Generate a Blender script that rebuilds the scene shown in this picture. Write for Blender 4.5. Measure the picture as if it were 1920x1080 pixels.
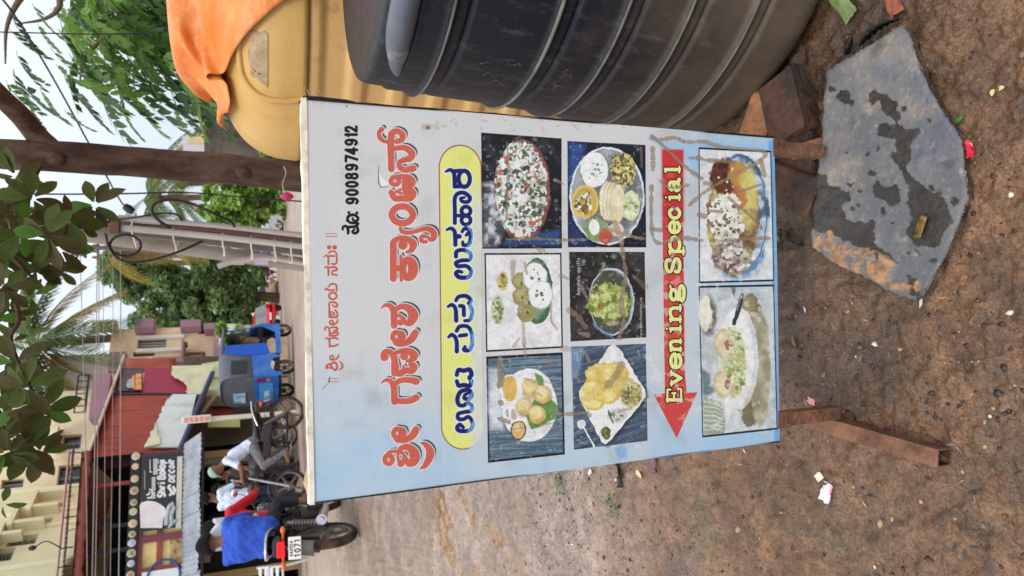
import bpy, bmesh, math, random
import numpy as np
from mathutils import Vector, Matrix, Euler, Quaternion
from math import sin, cos, pi, radians, atan2, hypot, sqrt
random.seed(7)
for o in list(bpy.data.objects): bpy.data.objects.remove(o)
SC = bpy.context.scene; COL = SC.collection
# ---------------------------------------------------------------- camera: a phone turned on its side (the picture's left is up)
F, PITCH, ROLL, CH = 1260.0, radians(21.0), radians(1.15), 1.17
_d = Vector((0, cos(PITCH), -sin(PITCH))); _u = Vector((0, sin(PITCH), cos(PITCH))); _r = Vector((1, 0, 0))
_r2 = _r*cos(ROLL) - _u*sin(ROLL); _u2 = _u*cos(ROLL) + _r*sin(ROLL)
cam = bpy.data.objects.new('camera', bpy.data.cameras.new('camera')); COL.objects.link(cam)
cam.data.sensor_fit = 'HORIZONTAL'; cam.data.sensor_width = 36; cam.data.lens = 36*F/1920
cam.data.clip_start = .05; cam.data.clip_end = 900
cam.matrix_world = Matrix(((-_u2.x, _r2.x, -_d.x, 0), (-_u2.y, _r2.y, -_d.y, 0), (-_u2.z, _r2.z, -_d.z, CH), (0, 0, 0, 1)))
cam.data.dof.use_dof = True; cam.data.dof.focus_distance = 1.15; cam.data.dof.aperture_fstop = 9
SC.camera = cam
# ---------------------------------------------------------------- overcast sky and a soft sun
SUN_EL, SUN_ROT = radians(58), radians(205)
W = bpy.data.worlds.new("World"); SC.world = W; W.use_nodes = True
nt = W.node_tree; nt.nodes.clear()
def N(t, k, **kw):
    n = t.nodes.new(k)
    for a, b in kw.items():
        if a in n.inputs: n.inputs[a].default_value = b
        else: setattr(n, a, b)
    return n
sky = N(nt, 'ShaderNodeTexSky', sky_type='NISHITA', sun_disc=False, sun_elevation=SUN_EL, sun_rotation=SUN_ROT, dust_density=3.0)
tc = N(nt, 'ShaderNodeTexCoord'); sx = N(nt, 'ShaderNodeSeparateXYZ'); nt.links.new(tc.outputs['Generated'], sx.inputs[0])
mr = N(nt, 'ShaderNodeMapRange'); mr.inputs[1].default_value = 0; mr.inputs[2].default_value = 1; nt.links.new(sx.outputs['Z'], mr.inputs[0])
cl = N(nt, 'ShaderNodeMix', data_type='RGBA')            # overcast layer: brighter towards the zenith, as cloud is
cl.inputs[6].default_value = (7.5, 8.6, 9.8, 1); cl.inputs[7].default_value = (21, 21, 20.8, 1); nt.links.new(mr.outputs[0], cl.inputs[0])
mx = N(nt, 'ShaderNodeMix', data_type='RGBA'); mx.inputs[0].default_value = .86
nt.links.new(sky.outputs[0], mx.inputs[6]); nt.links.new(cl.outputs[2], mx.inputs[7])
bg = N(nt, 'ShaderNodeBackground'); bg.inputs[1].default_value = .1; nt.links.new(mx.outputs[2], bg.inputs[0])
wo = N(nt, 'ShaderNodeOutputWorld'); nt.links.new(bg.outputs[0], wo.inputs[0])
sl_ = bpy.data.lights.new('sun', 'SUN'); sl_.energy = 1.1; sl_.angle = radians(14); sl_.color = (1, .96, .9)
sun = bpy.data.objects.new('sun', sl_); COL.objects.link(sun); sun.location = (0, 0, 30)
# the sun stands behind the photographer's left shoulder
_sv = Vector((sin(SUN_ROT)*cos(SUN_EL), cos(SUN_ROT)*cos(SUN_EL), sin(SUN_EL)))
sun.rotation_euler = _sv.to_track_quat('Z', 'Y').to_euler()
SC.view_settings.view_transform = 'Standard'; SC.view_settings.look = 'None'; SC.view_settings.exposure = 0.0; SC.view_settings.gamma = 1
SC.view_settings.use_curve_mapping = False
SC.cycles.max_bounces = 6; SC.cycles.transparent_max_bounces = 8
# ---------------------------------------------------------------- helpers
def at(x, y, Y):
    "world point seen at photograph position (x, y), at distance Y down the street"
    v = _d*F + _r2*((1080-y)-540) - _u2*(x-960); return Vector((0, 0, CH)) + v*(Y/v.y)
def atz(x, y, z=0.):
    v = _d*F + _r2*((1080-y)-540) - _u2*(x-960); return Vector((0, 0, CH)) + v*((z-CH)/v.z)
TERR = ([-60, -5, 1.8, 3, 5, 7, 9, 11, 14, 18, 25, 41, 63, 120, 400], [0, 0, 0, .04, .12, .2, .28, .33, .34, .23, .05, -.30, -.78, -2.0, -8])
def gz(Y): return float(np.interp(Y, TERR[0], TERR[1]))
def lin(c): return tuple((v/255/12.92 if v/255 <= .04045 else ((v/255+.055)/1.055)**2.4) for v in c)
MATS = {}
def mat(name, col, rough=.7, var=.18, scale=6., bump=0., bscale=40., metal=0., spec=.4, col2=None, th=.5, soft=.25, scale2=3., rvar=0., stretch=(1, 1, 1), emit=0, trans=0., sub=None):
    "procedural surface: base colour broken up by two noises, optional second colour in patches, fine relief"
    if name in MATS: return MATS[name]
    m = bpy.data.materials.new(name); m.use_nodes = True; t = m.node_tree; b = t.nodes['Principled BSDF']
    c = lin(col) if max(col) > 1 else tuple(col)
    t_c = N(t, 'ShaderNodeTexCoord'); mp = N(t, 'ShaderNodeMapping'); mp.inputs['Scale'].default_value = stretch; t.links.new(t_c.outputs['Object'], mp.inputs[0])
    n1 = N(t, 'ShaderNodeTexNoise', Scale=scale, Detail=6.0, Roughness=.62); t.links.new(mp.outputs[0], n1.inputs['Vector'])
    cr = N(t, 'ShaderNodeMapRange'); cr.inputs[1].default_value = .25; cr.inputs[2].default_value = .75; cr.inputs[3].default_value = 1-var; cr.inputs[4].default_value = 1+var; t.links.new(n1.outputs[0], cr.inputs[0])
    src = None
    if col2 is not None:
        c2 = lin(col2) if max(col2) > 1 else tuple(col2)
        n2 = N(t, 'ShaderNodeTexNoise', Scale=scale2, Detail=7.0, Roughness=.65); t.links.new(mp.outputs[0], n2.inputs['Vector'])
        r2 = N(t, 'ShaderNodeMapRange'); r2.inputs[1].default_value = th-soft/2; r2.inputs[2].default_value = th+soft/2; t.links.new(n2.outputs[0], r2.inputs[0])
        mixc = N(t, 'ShaderNodeMix', data_type='RGBA'); mixc.inputs[6].default_value = (*c, 1); mixc.inputs[7].default_value = (*c2, 1); t.links.new(r2.outputs[0], mixc.inputs[0]); src = mixc.outputs[2]
    mul = N(t, 'ShaderNodeMix', data_type='RGBA', blend_type='MULTIPLY'); mul.inputs[0].default_value = 1
    if src is None: mul.inputs[6].default_value = (*c, 1)
    else: t.links.new(src, mul.inputs[6])
    t.links.new(cr.outputs[0], mul.inputs[7]); t.links.new(mul.outputs[2], b.inputs['Base Color'])
    b.inputs['Roughness'].default_value = rough; b.inputs['Metallic'].default_value = metal; b.inputs['Specular IOR Level'].default_value = spec
    if rvar:
        rr = N(t, 'ShaderNodeMapRange'); rr.inputs[1].default_value = .3; rr.inputs[2].default_value = .7; rr.inputs[3].default_value = max(0, rough-rvar); rr.inputs[4].default_value = min(1, rough+rvar)
        t.links.new(n1.outputs[0], rr.inputs[0]); t.links.new(rr.outputs[0], b.inputs['Roughness'])
    if bump:
        n3 = N(t, 'ShaderNodeTexNoise', Scale=bscale, Detail=5.0); t.links.new(mp.outputs[0], n3.inputs['Vector'])
        bp = N(t, 'ShaderNodeBump', Strength=bump, Distance=.02); t.links.new(n3.outputs[0], bp.inputs['Height']); t.links.new(bp.outputs[0], b.inputs['Normal'])
    if emit: b.inputs['Emission Color'].default_value = (*c, 1); b.inputs['Emission Strength'].default_value = emit
    if trans: b.inputs['Transmission Weight'].default_value = trans
    if sub is not None:                                   # thin leaf: some light comes through
        tr = N(t, 'ShaderNodeBsdfTranslucent'); ms = N(t, 'ShaderNodeMixShader'); ms.inputs[0].default_value = sub
        t.links.new(mul.outputs[2], tr.inputs[0]); out = t.nodes['Material Output']
        t.links.new(b.outputs[0], ms.inputs[1]); t.links.new(tr.outputs[0], ms.inputs[2]); t.links.new(ms.outputs[0], out.inputs[0])
    MATS[name] = m; return m
class MB:
    "collects shapes for one mesh object"
    def __init__(s): s.v = []; s.f = []; s.m = []; s.sm = []
    def add(s, vs, fs, m=0, smooth=False):
        k = len(s.v); s.v += [tuple(v) for v in vs]; s.f += [tuple(i+k for i in f) for f in fs]; s.m += [m]*len(fs); s.sm += [smooth]*len(fs); return s
    def box(s, c, d, rz=0, R=None, m=0, tap=1.0):
        x, y, z = d[0]/2, d[1]/2, d[2]/2
        P = [Vector(p) for p in ((-x, -y, -z), (x, -y, -z), (x, y, -z), (-x, y, -z), (-x*tap, -y*tap, z), (x*tap, -y*tap, z), (x*tap, y*tap, z), (-x*tap, y*tap, z))]
        if R is None: R = Matrix.Rotation(rz, 3, 'Z')
        return s.add([R@p+Vector(c) for p in P], [(0, 3, 2, 1), (4, 5, 6, 7), (0, 1, 5, 4), (1, 2, 6, 5), (2, 3, 7, 6), (3, 0, 4, 7)], m)
    def bbox(s, c, d, b=.01, rz=0, R=None, m=0):
        "box with chamfered edges"
        bm = bmesh.new(); bmesh.ops.create_cube(bm, size=1)
        for v in bm.verts: v.co = Vector((v.co.x*d[0], v.co.y*d[1], v.co.z*d[2]))
        bmesh.ops.bevel(bm, geom=list(bm.edges), offset=min(b, min(d)*.45), segments=2, profile=.6, affect='EDGES')
        if R is None: R = Matrix.Rotation(rz, 3, 'Z')
        bm.verts.index_update(); vs = [R@v.co+Vector(c) for v in bm.verts]; fs = [[v.index for v in f.verts] for f in bm.faces]; bm.free()
        return s.add(vs, fs, m)
    def tube(s, pts, r, n=8, m=0, cap=True, closed=False, smooth=True):
        P = [Vector(p) for p in pts]; k = len(P); rs = r if isinstance(r, (list, tuple)) else [r]*k
        vs = []; up = None
        for i in range(k):
            a = P[i-1] if (i > 0 or closed) else P[i]; b = P[(i+1) % k] if (i < k-1 or closed) else P[i]
            t = (b-a); t = t.normalized() if t.length > 1e-9 else Vector((0, 0, 1))
            if up is None: up = Vector((0, 0, 1)) if abs(t.z) < .9 else Vector((0, 1, 0))
            e1 = t.cross(up); e1 = e1.normalized() if e1.length > 1e-6 else Vector((1, 0, 0)); e2 = t.cross(e1); up = -e2
            for j in range(n):
                q = 2*pi*j/n; vs.append(P[i]+(e1*cos(q)+e2*sin(q))*rs[i])
        fs = [(i*n+j, ((i+1) % k)*n+j, ((i+1) % k)*n+(j+1) % n, i*n+(j+1) % n) for i in range(k if closed else k-1) for j in range(n)]
        s.add(vs, fs, m, smooth)
        if cap and not closed: s.add(vs[:n], [tuple(range(n))], m); s.add(vs[-n:], [tuple(reversed(range(n)))], m)
        return s
    def lathe(s, prof, c=(0, 0, 0), n=20, axis='Z', m=0, smooth=True, a0=0, a1=2*pi):
        full = abs(a1-a0-2*pi) < 1e-6; cols = n if full else n+1; vs = []
        for r, h in prof:
            for j in range(cols):
                q = a0+(a1-a0)*j/n; p = (r*cos(q), r*sin(q), h)
                if axis == 'Y': p = (p[0], p[2], p[1])
                elif axis == 'X': p = (p[2], p[0], p[1])
                vs.append(Vector(p)+Vector(c))
        fs = []
        for i in range(len(prof)-1):
            for j in range(n):
                k = (j+1) % cols; fs.append((i*cols+j, i*cols+k, (i+1)*cols+k, (i+1)*cols+j))
        return s.add(vs, fs, m, smooth)
    def prism(s, pts, dvec, m=0, smooth=False):
        n = len(pts); P = [Vector(p) for p in pts]; D = Vector(dvec)
        return s.add(P+[p+D for p in P], [tuple(reversed(range(n))), tuple(range(n, 2*n))]+[(i, (i+1) % n, n+(i+1) % n, n+i) for i in range(n)], m, smooth)
    def grid(s, f, nu, nv, m=0, smooth=True):
        vs = [f(i/nu, j/nv) for j in range(nv+1) for i in range(nu+1)]
        return s.add(vs, [(j*(nu+1)+i, j*(nu+1)+i+1, (j+1)*(nu+1)+i+1, (j+1)*(nu+1)+i) for j in range(nv) for i in range(nu)], m, smooth)
    def ball(s, c, r, n=10, k=6, m=0, R=None):
        r = (r, r, r) if not isinstance(r, (tuple, list)) else r; R = R or Matrix.Identity(3)
        def f(u, v): return R@Vector((r[0]*cos(2*pi*u)*sin(pi*v), r[1]*sin(2*pi*u)*sin(pi*v), -r[2]*cos(pi*v)))+Vector(c)
        return s.grid(f, n, k, m)
    def mesh(s, name):
        me = bpy.data.meshes.new(name); me.from_pydata([tuple(v) for v in s.v], [], s.f)
        me.polygons.foreach_set('material_index', s.m); me.polygons.foreach_set('use_smooth', s.sm); me.update(); return me
    def build(s, name, ms, parent=None, loc=None, rot=None):
        me = s.mesh(name)
        for q in (ms if isinstance(ms, (list, tuple)) else [ms]): me.materials.append(q)
        return link(name, me, parent, loc, rot)
def link(name, me, parent=None, loc=None, rot=None):
    o = bpy.data.objects.new(name, me); COL.objects.link(o)
    if parent is not None: o.parent = parent
    if loc is not None: o.location = loc
    if rot is not None: o.rotation_euler = rot
    return o
def tag(o, label=None, cat=None, group=None, kind=None):
    for k, v in (('label', label), ('category', cat), ('group', group), ('kind', kind)):
        if v: o[k] = v
    return o
def thing(name, label, cat, loc=(0, 0, 0), rz=0, group=None, rot=None):
    o = bpy.data.objects.new(name, None); COL.objects.link(o); o.location = loc; o.rotation_euler = rot or (0, 0, rz); o.empty_display_size = .2
    return tag(o, label, cat, group)
def copy_tree(o, parent=None):
    c = o.copy(); COL.objects.link(c)
    if parent is not None: c.parent = parent
    for ch in list(o.children): copy_tree(ch, c)
    return c
def catmull(pts, n=8, closed=False):
    P = [Vector(p) for p in pts]; k = len(P); out = []
    for i in range(k if closed else k-1):
        a = P[i-1] if (i > 0 or closed) else P[0]*2-P[1]; b = P[i]; c = P[(i+1) % k]; d = P[(i+2) % k] if (i+2 < k or closed) else P[-1]*2-P[-2]
        for j in range(n):
            t = j/n; out.append(.5*((2*b)+(c-a)*t+(2*a-5*b+4*c-d)*t*t+(3*b-a-3*c+d)*t**3))
    if not closed: out.append(P[-1])
    return out
def U(a, b): return random.uniform(a, b)
# ---------------------------------------------------------------- print on the menu sign (flat ink, painted in memory)
def vnoise(x, y, seed=0):
    x = np.asarray(x, float); y = np.asarray(y, float)
    xi = np.floor(x).astype(np.int64); yi = np.floor(y).astype(np.int64); fx = x-xi; fy = y-yi
    fx = fx*fx*(3-2*fx); fy = fy*fy*(3-2*fy)
    def h(a, b):
        n = (a*374761393 + b*668265263 + seed*974711) & 0x7fffffff
        n = ((n ^ (n >> 13))*1274126177) & 0x7fffffff
        return ((n ^ (n >> 16)) & 0xffff)/65535.0
    return (h(xi, yi)*(1-fx)+h(xi+1, yi)*fx)*(1-fy) + (h(xi, yi+1)*(1-fx)+h(xi+1, yi+1)*fx)*fy
def fbm(x, y, seed=0, oct=4):
    s = 0; a = .5; t = 0
    for o in range(oct):
        s = s + a*vnoise(x*2**o, y*2**o, seed+o*17); t += a; a *= .5
    return s/t
SW, SH = .61, .901                                       # printed sheet, metres
TL, TR, BR, BL = (587, 945), (574, 187), (1451, 257), (1462, 827)   # sheet corners in the units the artwork was traced in
def homog(src, dst):
    A = []; b = []
    for (x, y), (u, v) in zip(src, dst):
        A.append([x, y, 1, 0, 0, 0, -u*x, -u*y]); b.append(u)
        A.append([0, 0, 0, x, y, 1, -v*x, -v*y]); b.append(v)
    return np.append(np.linalg.solve(np.array(A, float), np.array(b, float)), 1).reshape(3, 3)
def make_print():
    D = 2000.0                                           # pixels per metre
    W, H = int(SW*D), int(SH*D)
    M = homog([TL, TR, BR, BL], [(0, 0), (W, 0), (W, H), (0, H)]); MI = np.linalg.inv(M)
    jj, ii = np.mgrid[0:H, 0:W].astype(np.float32)
    q = MI[2, 0]*jj*0 + MI[2, 0]*ii + MI[2, 1]*jj + MI[2, 2]
    X = (MI[0, 0]*ii + MI[0, 1]*jj + MI[0, 2])/q; Y = (MI[1, 0]*ii + MI[1, 1]*jj + MI[1, 2])/q
    img = np.zeros((H, W, 3), np.float32)
    def win(x0, y0, x1, y1):
        P = np.array([[x0, y0, 1], [x1, y0, 1], [x1, y1, 1], [x0, y1, 1]], float)@M.T
        u = P[:, 0]/P[:, 2]; v = P[:, 1]/P[:, 2]
        a, b = max(0, int(u.min())-2), min(W, int(u.max())+3); c, d = max(0, int(v.min())-2), min(H, int(v.max())+3)
        return slice(c, max(c, d)), slice(a, max(a, b))
    def blend(sl, m, col, alpha=1.0):
        m = np.clip(m, 0, 1)*alpha; m = m[..., None]
        c = np.asarray(col, np.float32)/255 if not callable(col) else None
        if callable(col): c = col(X[sl], Y[sl])/255
        img[sl] = img[sl]*(1-m) + c*m
    def noisy(c, k=18, s=.25, seed=3):
        c = np.array(c, np.float32)
        return lambda x, y: np.clip(c + (fbm(x*s, y*s, seed, 3)-.5)[..., None]*2*k, 0, 255)
    def two(c1, c2, s=.3, seed=1, th=.5, soft=.08):
        c1 = np.array(c1, np.float32); c2 = np.array(c2, np.float32)
        def f(x, y):
            n = np.clip((fbm(x*s, y*s, seed, 3)-th)/soft+.5, 0, 1)[..., None]
            return c1*(1-n)+c2*n
        return f
    def poly(pts, col, alpha=1, soft=.6):
        P = np.array(pts, float); sl = win(P[:, 0].min(), P[:, 1].min(), P[:, 0].max(), P[:, 1].max())
        x = X[sl]; y = Y[sl]; ins = np.zeros(x.shape, bool); dmin = np.full(x.shape, 1e9, np.float32)
        for k in range(len(P)):
            (x0, y0), (x1, y1) = P[k], P[(k+1) % len(P)]
            if y0 != y1:
                c = ((y0 > y) != (y1 > y)) & (x < (x1-x0)*(y-y0)/(y1-y0)+x0); ins ^= c
            dx, dy = x1-x0, y1-y0; L = dx*dx+dy*dy+1e-9
            t = np.clip(((x-x0)*dx+(y-y0)*dy)/L, 0, 1)
            dmin = np.minimum(dmin, np.hypot(x-x0-t*dx, y-y0-t*dy))
        sd = np.where(ins, dmin, -dmin)
        blend(sl, sd/soft+.5, col, alpha)
    def ell(cx, cy, rx, ry, col, alpha=1, rag=0., ring=0, soft=.7, seed=5):
        m = 1.3; sl = win(cx-rx*m-2, cy-ry*m-2, cx+rx*m+2, cy+ry*m+2); x = X[sl]-cx; y = Y[sl]-cy
        rr = np.hypot(x/rx, y/ry)
        if rag: rr = rr + (fbm(X[sl]*.12, Y[sl]*.12, seed, 3)-.5)*rag
        s = (1-rr)*min(rx, ry)
        mm = np.clip(s/soft+.5, 0, 1)
        if ring: mm = mm*np.clip((ring-s)/soft+.5, 0, 1)
        blend(sl, mm, col, alpha)
    def crom(pts, n=8):
        P = np.array([tuple(p)+(0,)*(3-len(p)) for p in pts], float)
        if len(P) < 3: return P
        Q = np.vstack([2*P[0]-P[1], P, 2*P[-1]-P[-2]]); out = []
        for k in range(1, len(Q)-2):
            for t in np.linspace(0, 1, n, endpoint=False):
                a, b, c, d = Q[k-1:k+3]
                out.append(.5*((2*b)+(c-a)*t+(2*a-5*b+4*c-d)*t*t+(3*b-a-3*c+d)*t**3))
        out.append(P[-1]); return np.array(out)
    def strokes(lst, grow, col, alpha=1, soft=.7, off=(0, 0)):
        # lst: polylines of (x, y, width) in traced units
        A = np.vstack(lst); sl = win(A[:, 0].min()-A[:, 2].max()-grow+off[0], A[:, 1].min()-A[:, 2].max()-grow+off[1],
                                     A[:, 0].max()+A[:, 2].max()+grow+off[0], A[:, 1].max()+A[:, 2].max()+grow+off[1])
        x0s, y0s = X[sl], Y[sl]; best = np.full(x0s.shape, -1e9, np.float32)
        for P in lst:
            for k in range(max(1, len(P)-1)):
                a = P[k]; b = P[min(k+1, len(P)-1)]
                R = max(a[2], b[2])/2+grow+2
                s2 = win(min(a[0], b[0])-R+off[0], min(a[1], b[1])-R+off[1], max(a[0], b[0])+R+off[0], max(a[1], b[1])+R+off[1])
                r0, r1 = s2[0].start-sl[0].start, s2[0].stop-sl[0].start; c0, c1 = s2[1].start-sl[1].start, s2[1].stop-sl[1].start
                r0 = max(r0, 0); c0 = max(c0, 0)
                x = x0s[r0:r1, c0:c1]-off[0]; y = y0s[r0:r1, c0:c1]-off[1]
                if x.size == 0: continue
                dx, dy = b[0]-a[0], b[1]-a[1]; L = dx*dx+dy*dy+1e-9
                t = np.clip(((x-a[0])*dx+(y-a[1])*dy)/L, 0, 1)
                d = (a[2]+(b[2]-a[2])*t)/2+grow-np.hypot(x-a[0]-t*dx, y-a[1]-t*dy)
                best[r0:r1, c0:c1] = np.maximum(best[r0:r1, c0:c1], d)
        blend(sl, best/soft+.5, col, alpha)
    # ---- paper: pale grey fading to a cloudy blue
    n1 = fbm(X*.012, Y*.012, 11, 5); n2 = fbm(X*.03, Y*.05, 23, 4)
    t = np.clip((Y-640)/260, 0, 1)*.75 + np.clip((X-1180)/240, 0, 1)*.75
    t = np.clip(t*(.35+1.25*n1) + (n2-.5)*.35*np.clip(t*3, 0, 1), 0, 1)[..., None]
    img[:] = (np.array([205, 207, 209])*(1-t) + np.array([164, 196, 223])*t)/255
    poly([(1216, 262), (1450, 268), (1455, 400), (1440, 420), (1300, 330), (1285, 300)], (132, 182, 230), .5, 14)
    poly([(1440, 262), (1451, 262), (1462, 826), (1452, 826)], (70, 140, 210), .55, 5)
    poly([(1150, 838), (1172, 836), (1175, 858), (1158, 862)], (120, 170, 228), .7, 6)
    # ---- lettering. each glyph stroke: centre line with a pen width, in the zoomed tracing units of its own crop
    def K(o, s, lst):
        out = []
        for st in lst:
            if st[0] == 'o':                              # ring: cx, cy, rx, ry, w
                _, cx, cy, rx, ry, w = st; a = np.linspace(0, 2*np.pi, 25)
                P = np.stack([cx+rx*np.cos(a), cy+ry*np.sin(a), np.full(25, w)], 1)
            elif st[0] == 'b':                            # blob
                _, cx, cy, r = st; P = np.array([[cx, cy, 2*r], [cx+.5, cy, 2*r]], float)
            else: P = crom(st, 6)
            P = P.copy(); P[:, 0] = o[0]+P[:, 0]/s; P[:, 1] = o[1]+P[:, 1]/s; P[:, 2] /= s; out.append(P)
        return out
    Z = 1080/220
    def ee(dx, dy):
        return [('o', 205+dx, 500+dy, 34, 40, 42), [(178+dx, 520+dy, 30), (205+dx, 560+dy, 45), (275+dx, 562+dy, 50), (335+dx, 530+dy, 62), (365+dx, 490+dy, 66), (380+dx, 462+dy, 56)],
                [(215+dx, 462+dy, 36), (260+dx, 470+dy, 40), (272+dx, 505+dy, 36), (250+dx, 535+dy, 30)]]
    red = K((700, 230), Z, [
        [(75, 66, 44), (50, 100, 36), (62, 145, 40), (100, 175, 34), (150, 182, 26)],
        [(165, 110, 60), (158, 200, 58), (160, 300, 56), (163, 432, 54)],
        [(162, 120, 52), (180, 90, 50), (225, 84, 50), (265, 112, 52), (262, 158, 48), (215, 178, 42)],
        [(185, 245, 44), (230, 236, 44), (300, 240, 52), (350, 285, 60), (340, 330, 56), (285, 348, 46), (240, 365, 40), (240, 410, 46), (285, 438, 50), (365, 426, 56)],
        ('o', 196, 540, 38, 36, 38), [(180, 503, 36), (250, 500, 40), (320, 512, 58), (350, 555, 70), (300, 605, 70), (355, 655, 70), (330, 700, 58), (265, 700, 52), (195, 700, 52), (160, 645, 46)],
        [(288, 520, 50), (290, 600, 56), (320, 690, 56)], [(205, 640, 26), (250, 620, 22)], [(235, 650, 20), (262, 655, 20)],
        ('o', 262, 852, 96, 78, 56)])
    red += K((700, 370), Z, [
        [(245, 290, 30), (262, 318, 36), (330, 328, 36), (400, 310, 36), (480, 292, 42), (540, 315, 54), (552, 368, 52), (520, 394, 32), (490, 366, 24), (445, 362, 32), (432, 388, 36), (450, 410, 32), (482, 412, 26)],
        [(178, 425, 58), (178, 560, 58), (178, 750, 58)], [(180, 410, 50), (235, 380, 44), (310, 388, 52), (360, 430, 66), (345, 488, 46), (300, 508, 20)], ('b', 265, 442, 42),
        [(180, 655, 54), (262, 655, 54)], ('o', 318, 660, 56, 82, 62), [(340, 610, 60), (352, 660, 70), (340, 710, 60)], [(246, 545, 26), (250, 600, 28), (250, 690, 28), (252, 765, 28)]])
    red += K((700, 530), Z, [
        [(65, 240, 6), (98, 212, 26), (145, 215, 42), (178, 262, 56), (183, 340, 58), (184, 396, 56)], [(200, 245, 40), (260, 222, 48), (325, 245, 70), (360, 300, 90), (335, 365, 66), (290, 372, 40), (268, 330, 30), (225, 302, 26)], ('b', 243, 368, 28)]
        + ee(0, 0) + [('b', 95, 688, 36), [(78, 660, 36), (105, 634, 38), (150, 645, 48), (186, 700, 58), (188, 780, 60), (188, 838, 58)],
        [(200, 650, 34), (250, 632, 40), (320, 632, 54), (368, 672, 72), (345, 712, 44), (300, 726, 22)], ('b', 277, 678, 36),
        [(212, 770, 30), (205, 830, 50), (240, 836, 60), (290, 812, 54), (345, 812, 62), (365, 775, 66), (330, 752, 30)], [(270, 770, 18), (272, 800, 30)],
        [(65, 930, 6), (100, 902, 26), (148, 908, 40), (180, 960, 55), (186, 1040, 58), (187, 1100, 56)], [(195, 930, 46), (250, 902, 46), (330, 900, 52), (388, 912, 62)]])
    red += K((700, 680), Z, [
        [(200, 345, 50), (240, 358, 48), (320, 354, 54), (388, 326, 60)]] + ee(7, 155) + [
        ('o', 132, 897, 36, 40, 40), [(105, 872, 26), (135, 832, 28), (190, 820, 28), (250, 830, 28), (278, 870, 30), (262, 925, 32)], ('b', 245, 932, 32), [(222, 830, 24), (218, 880, 22), (232, 920, 26)],
        [(225, 815, 34), (260, 785, 46), (320, 785, 60), (365, 830, 88), (372, 885, 90), (350, 922, 76), (310, 935, 44), (285, 880, 40)],
        [(425, 742, 10), (470, 756, 40), (512, 810, 64), (508, 880, 66), (470, 950, 46), (425, 982, 12)]])
    strokes(red, 0, (62, 74, 84), 1, off=(4.2, -4.4)); strokes(red, 2.4, (222, 224, 226), .9); strokes(red, .5, noisy((200, 98, 84), 16, .6, 2))
    C1 = K((700, 230), Z, [
        [(662, 455, 22), (700, 438, 36), (735, 462, 40), (744, 530, 42), (744, 592, 40)], ('o', 832, 520, 52, 74, 42), [(744, 590, 40), (790, 590, 40)], [(745, 450, 40), (800, 445, 40)],
        [(745, 925, 40), (745, 800, 40), (745, 700, 40), (775, 655, 40), (835, 650, 40), (884, 692, 40), (866, 730, 38), (815, 728, 36), (800, 700, 32), (835, 690, 26)],
        ('o', 848, 815, 42, 40, 38), ('o', 848, 900, 42, 40, 38), [(752, 858, 34), (800, 858, 34)]])
    C1 += K((700, 370), Z, [
        [(670, 302, 24), (708, 288, 36), (740, 312, 40), (748, 370, 42), (750, 438, 42)], [(812, 318, 32), (835, 292, 38), (880, 300, 42), (892, 360, 42), (876, 432, 42), (825, 442, 36), (818, 412, 30)], [(755, 362, 50), (788, 362, 44)], [(870, 330, 40), (850, 350, 30)],
        [(755, 545, 42), (762, 500, 40), (825, 486, 40), (888, 520, 40), (880, 575, 38), (810, 582, 38), (755, 605, 40), (775, 636, 40), (850, 634, 38), (896, 680, 40), (870, 734, 40), (790, 738, 44), (755, 705, 42), (775, 682, 36), (810, 690, 30)]])
    C1 += K((700, 530), Z, [
        [(755, 165, 36), (782, 130, 38), (850, 125, 40), (894, 165, 40), (872, 190, 36)], [(682, 222, 28), (716, 206, 38), (750, 242, 40), (757, 350, 42)], [(790, 215, 36), (824, 225, 40), (828, 300, 40)], [(880, 195, 38), (904, 270, 42), (885, 342, 38), (835, 352, 30)],
        [(760, 445, 38), (790, 405, 38), (860, 405, 38), (898, 460, 40), (905, 560, 40), (880, 620, 40), (832, 620, 44), (838, 592, 34)], [(686, 502, 28), (716, 482, 38), (750, 508, 40), (762, 560, 40), (762, 634, 42)], [(790, 490, 38), (850, 482, 38)],
        [(762, 850, 40), (778, 806, 42), (828, 812, 44), (880, 802, 44), (898, 850, 44), (876, 876, 36), (898, 915, 44), (880, 952, 44), (828, 945, 44), (780, 950, 42), (762, 908, 38)]])
    C1 += K((700, 680), Z, [
        [(872, 282, 26), (840, 298, 34), (832, 330, 36), (875, 335, 42), (902, 292, 42), (870, 255, 40), (800, 268, 42), (768, 330, 42), (780, 388, 40), (822, 398, 38), (862, 376, 38), (900, 400, 40), (893, 445, 40), (830, 458, 38), (776, 474, 38), (776, 518, 40), (822, 524, 38), (870, 502, 38), (905, 545, 40), (902, 600, 40), (868, 630, 40), (790, 630, 44), (765, 602, 42), (790, 574, 40), (822, 598, 34)]])
    # yellow lozenge with a brown rule, then the blue words over it
    sl = win(815, 265, 915, 855); x = X[sl]; y = Y[sl]
    cx = 862+(y-300)*.008; d = np.hypot(x-cx, np.maximum(np.maximum(316-y, y-800), 0)*.92)
    mw = np.clip((39.5-d)/.8+.5, 0, 1)
    blend(sl, np.clip((40.5-d)/.7+.5, 0, 1), (152, 98, 78)); blend(sl, np.clip((38.3-d)/.7+.5, 0, 1), (222, 226, 130))
    fade = np.clip((x-cx-14+(fbm(x*.05, y*.02, 8, 3)-.5)*26)/7, 0, 1)*np.clip((y-330)/60, 0, 1)
    blend(sl, fade*np.clip((41-d)/.7+.5, 0, 1), noisy((206, 211, 214), 10, .05, 6), .85)
    strokes(C1, 2.6, (218, 226, 222), .95)
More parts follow.
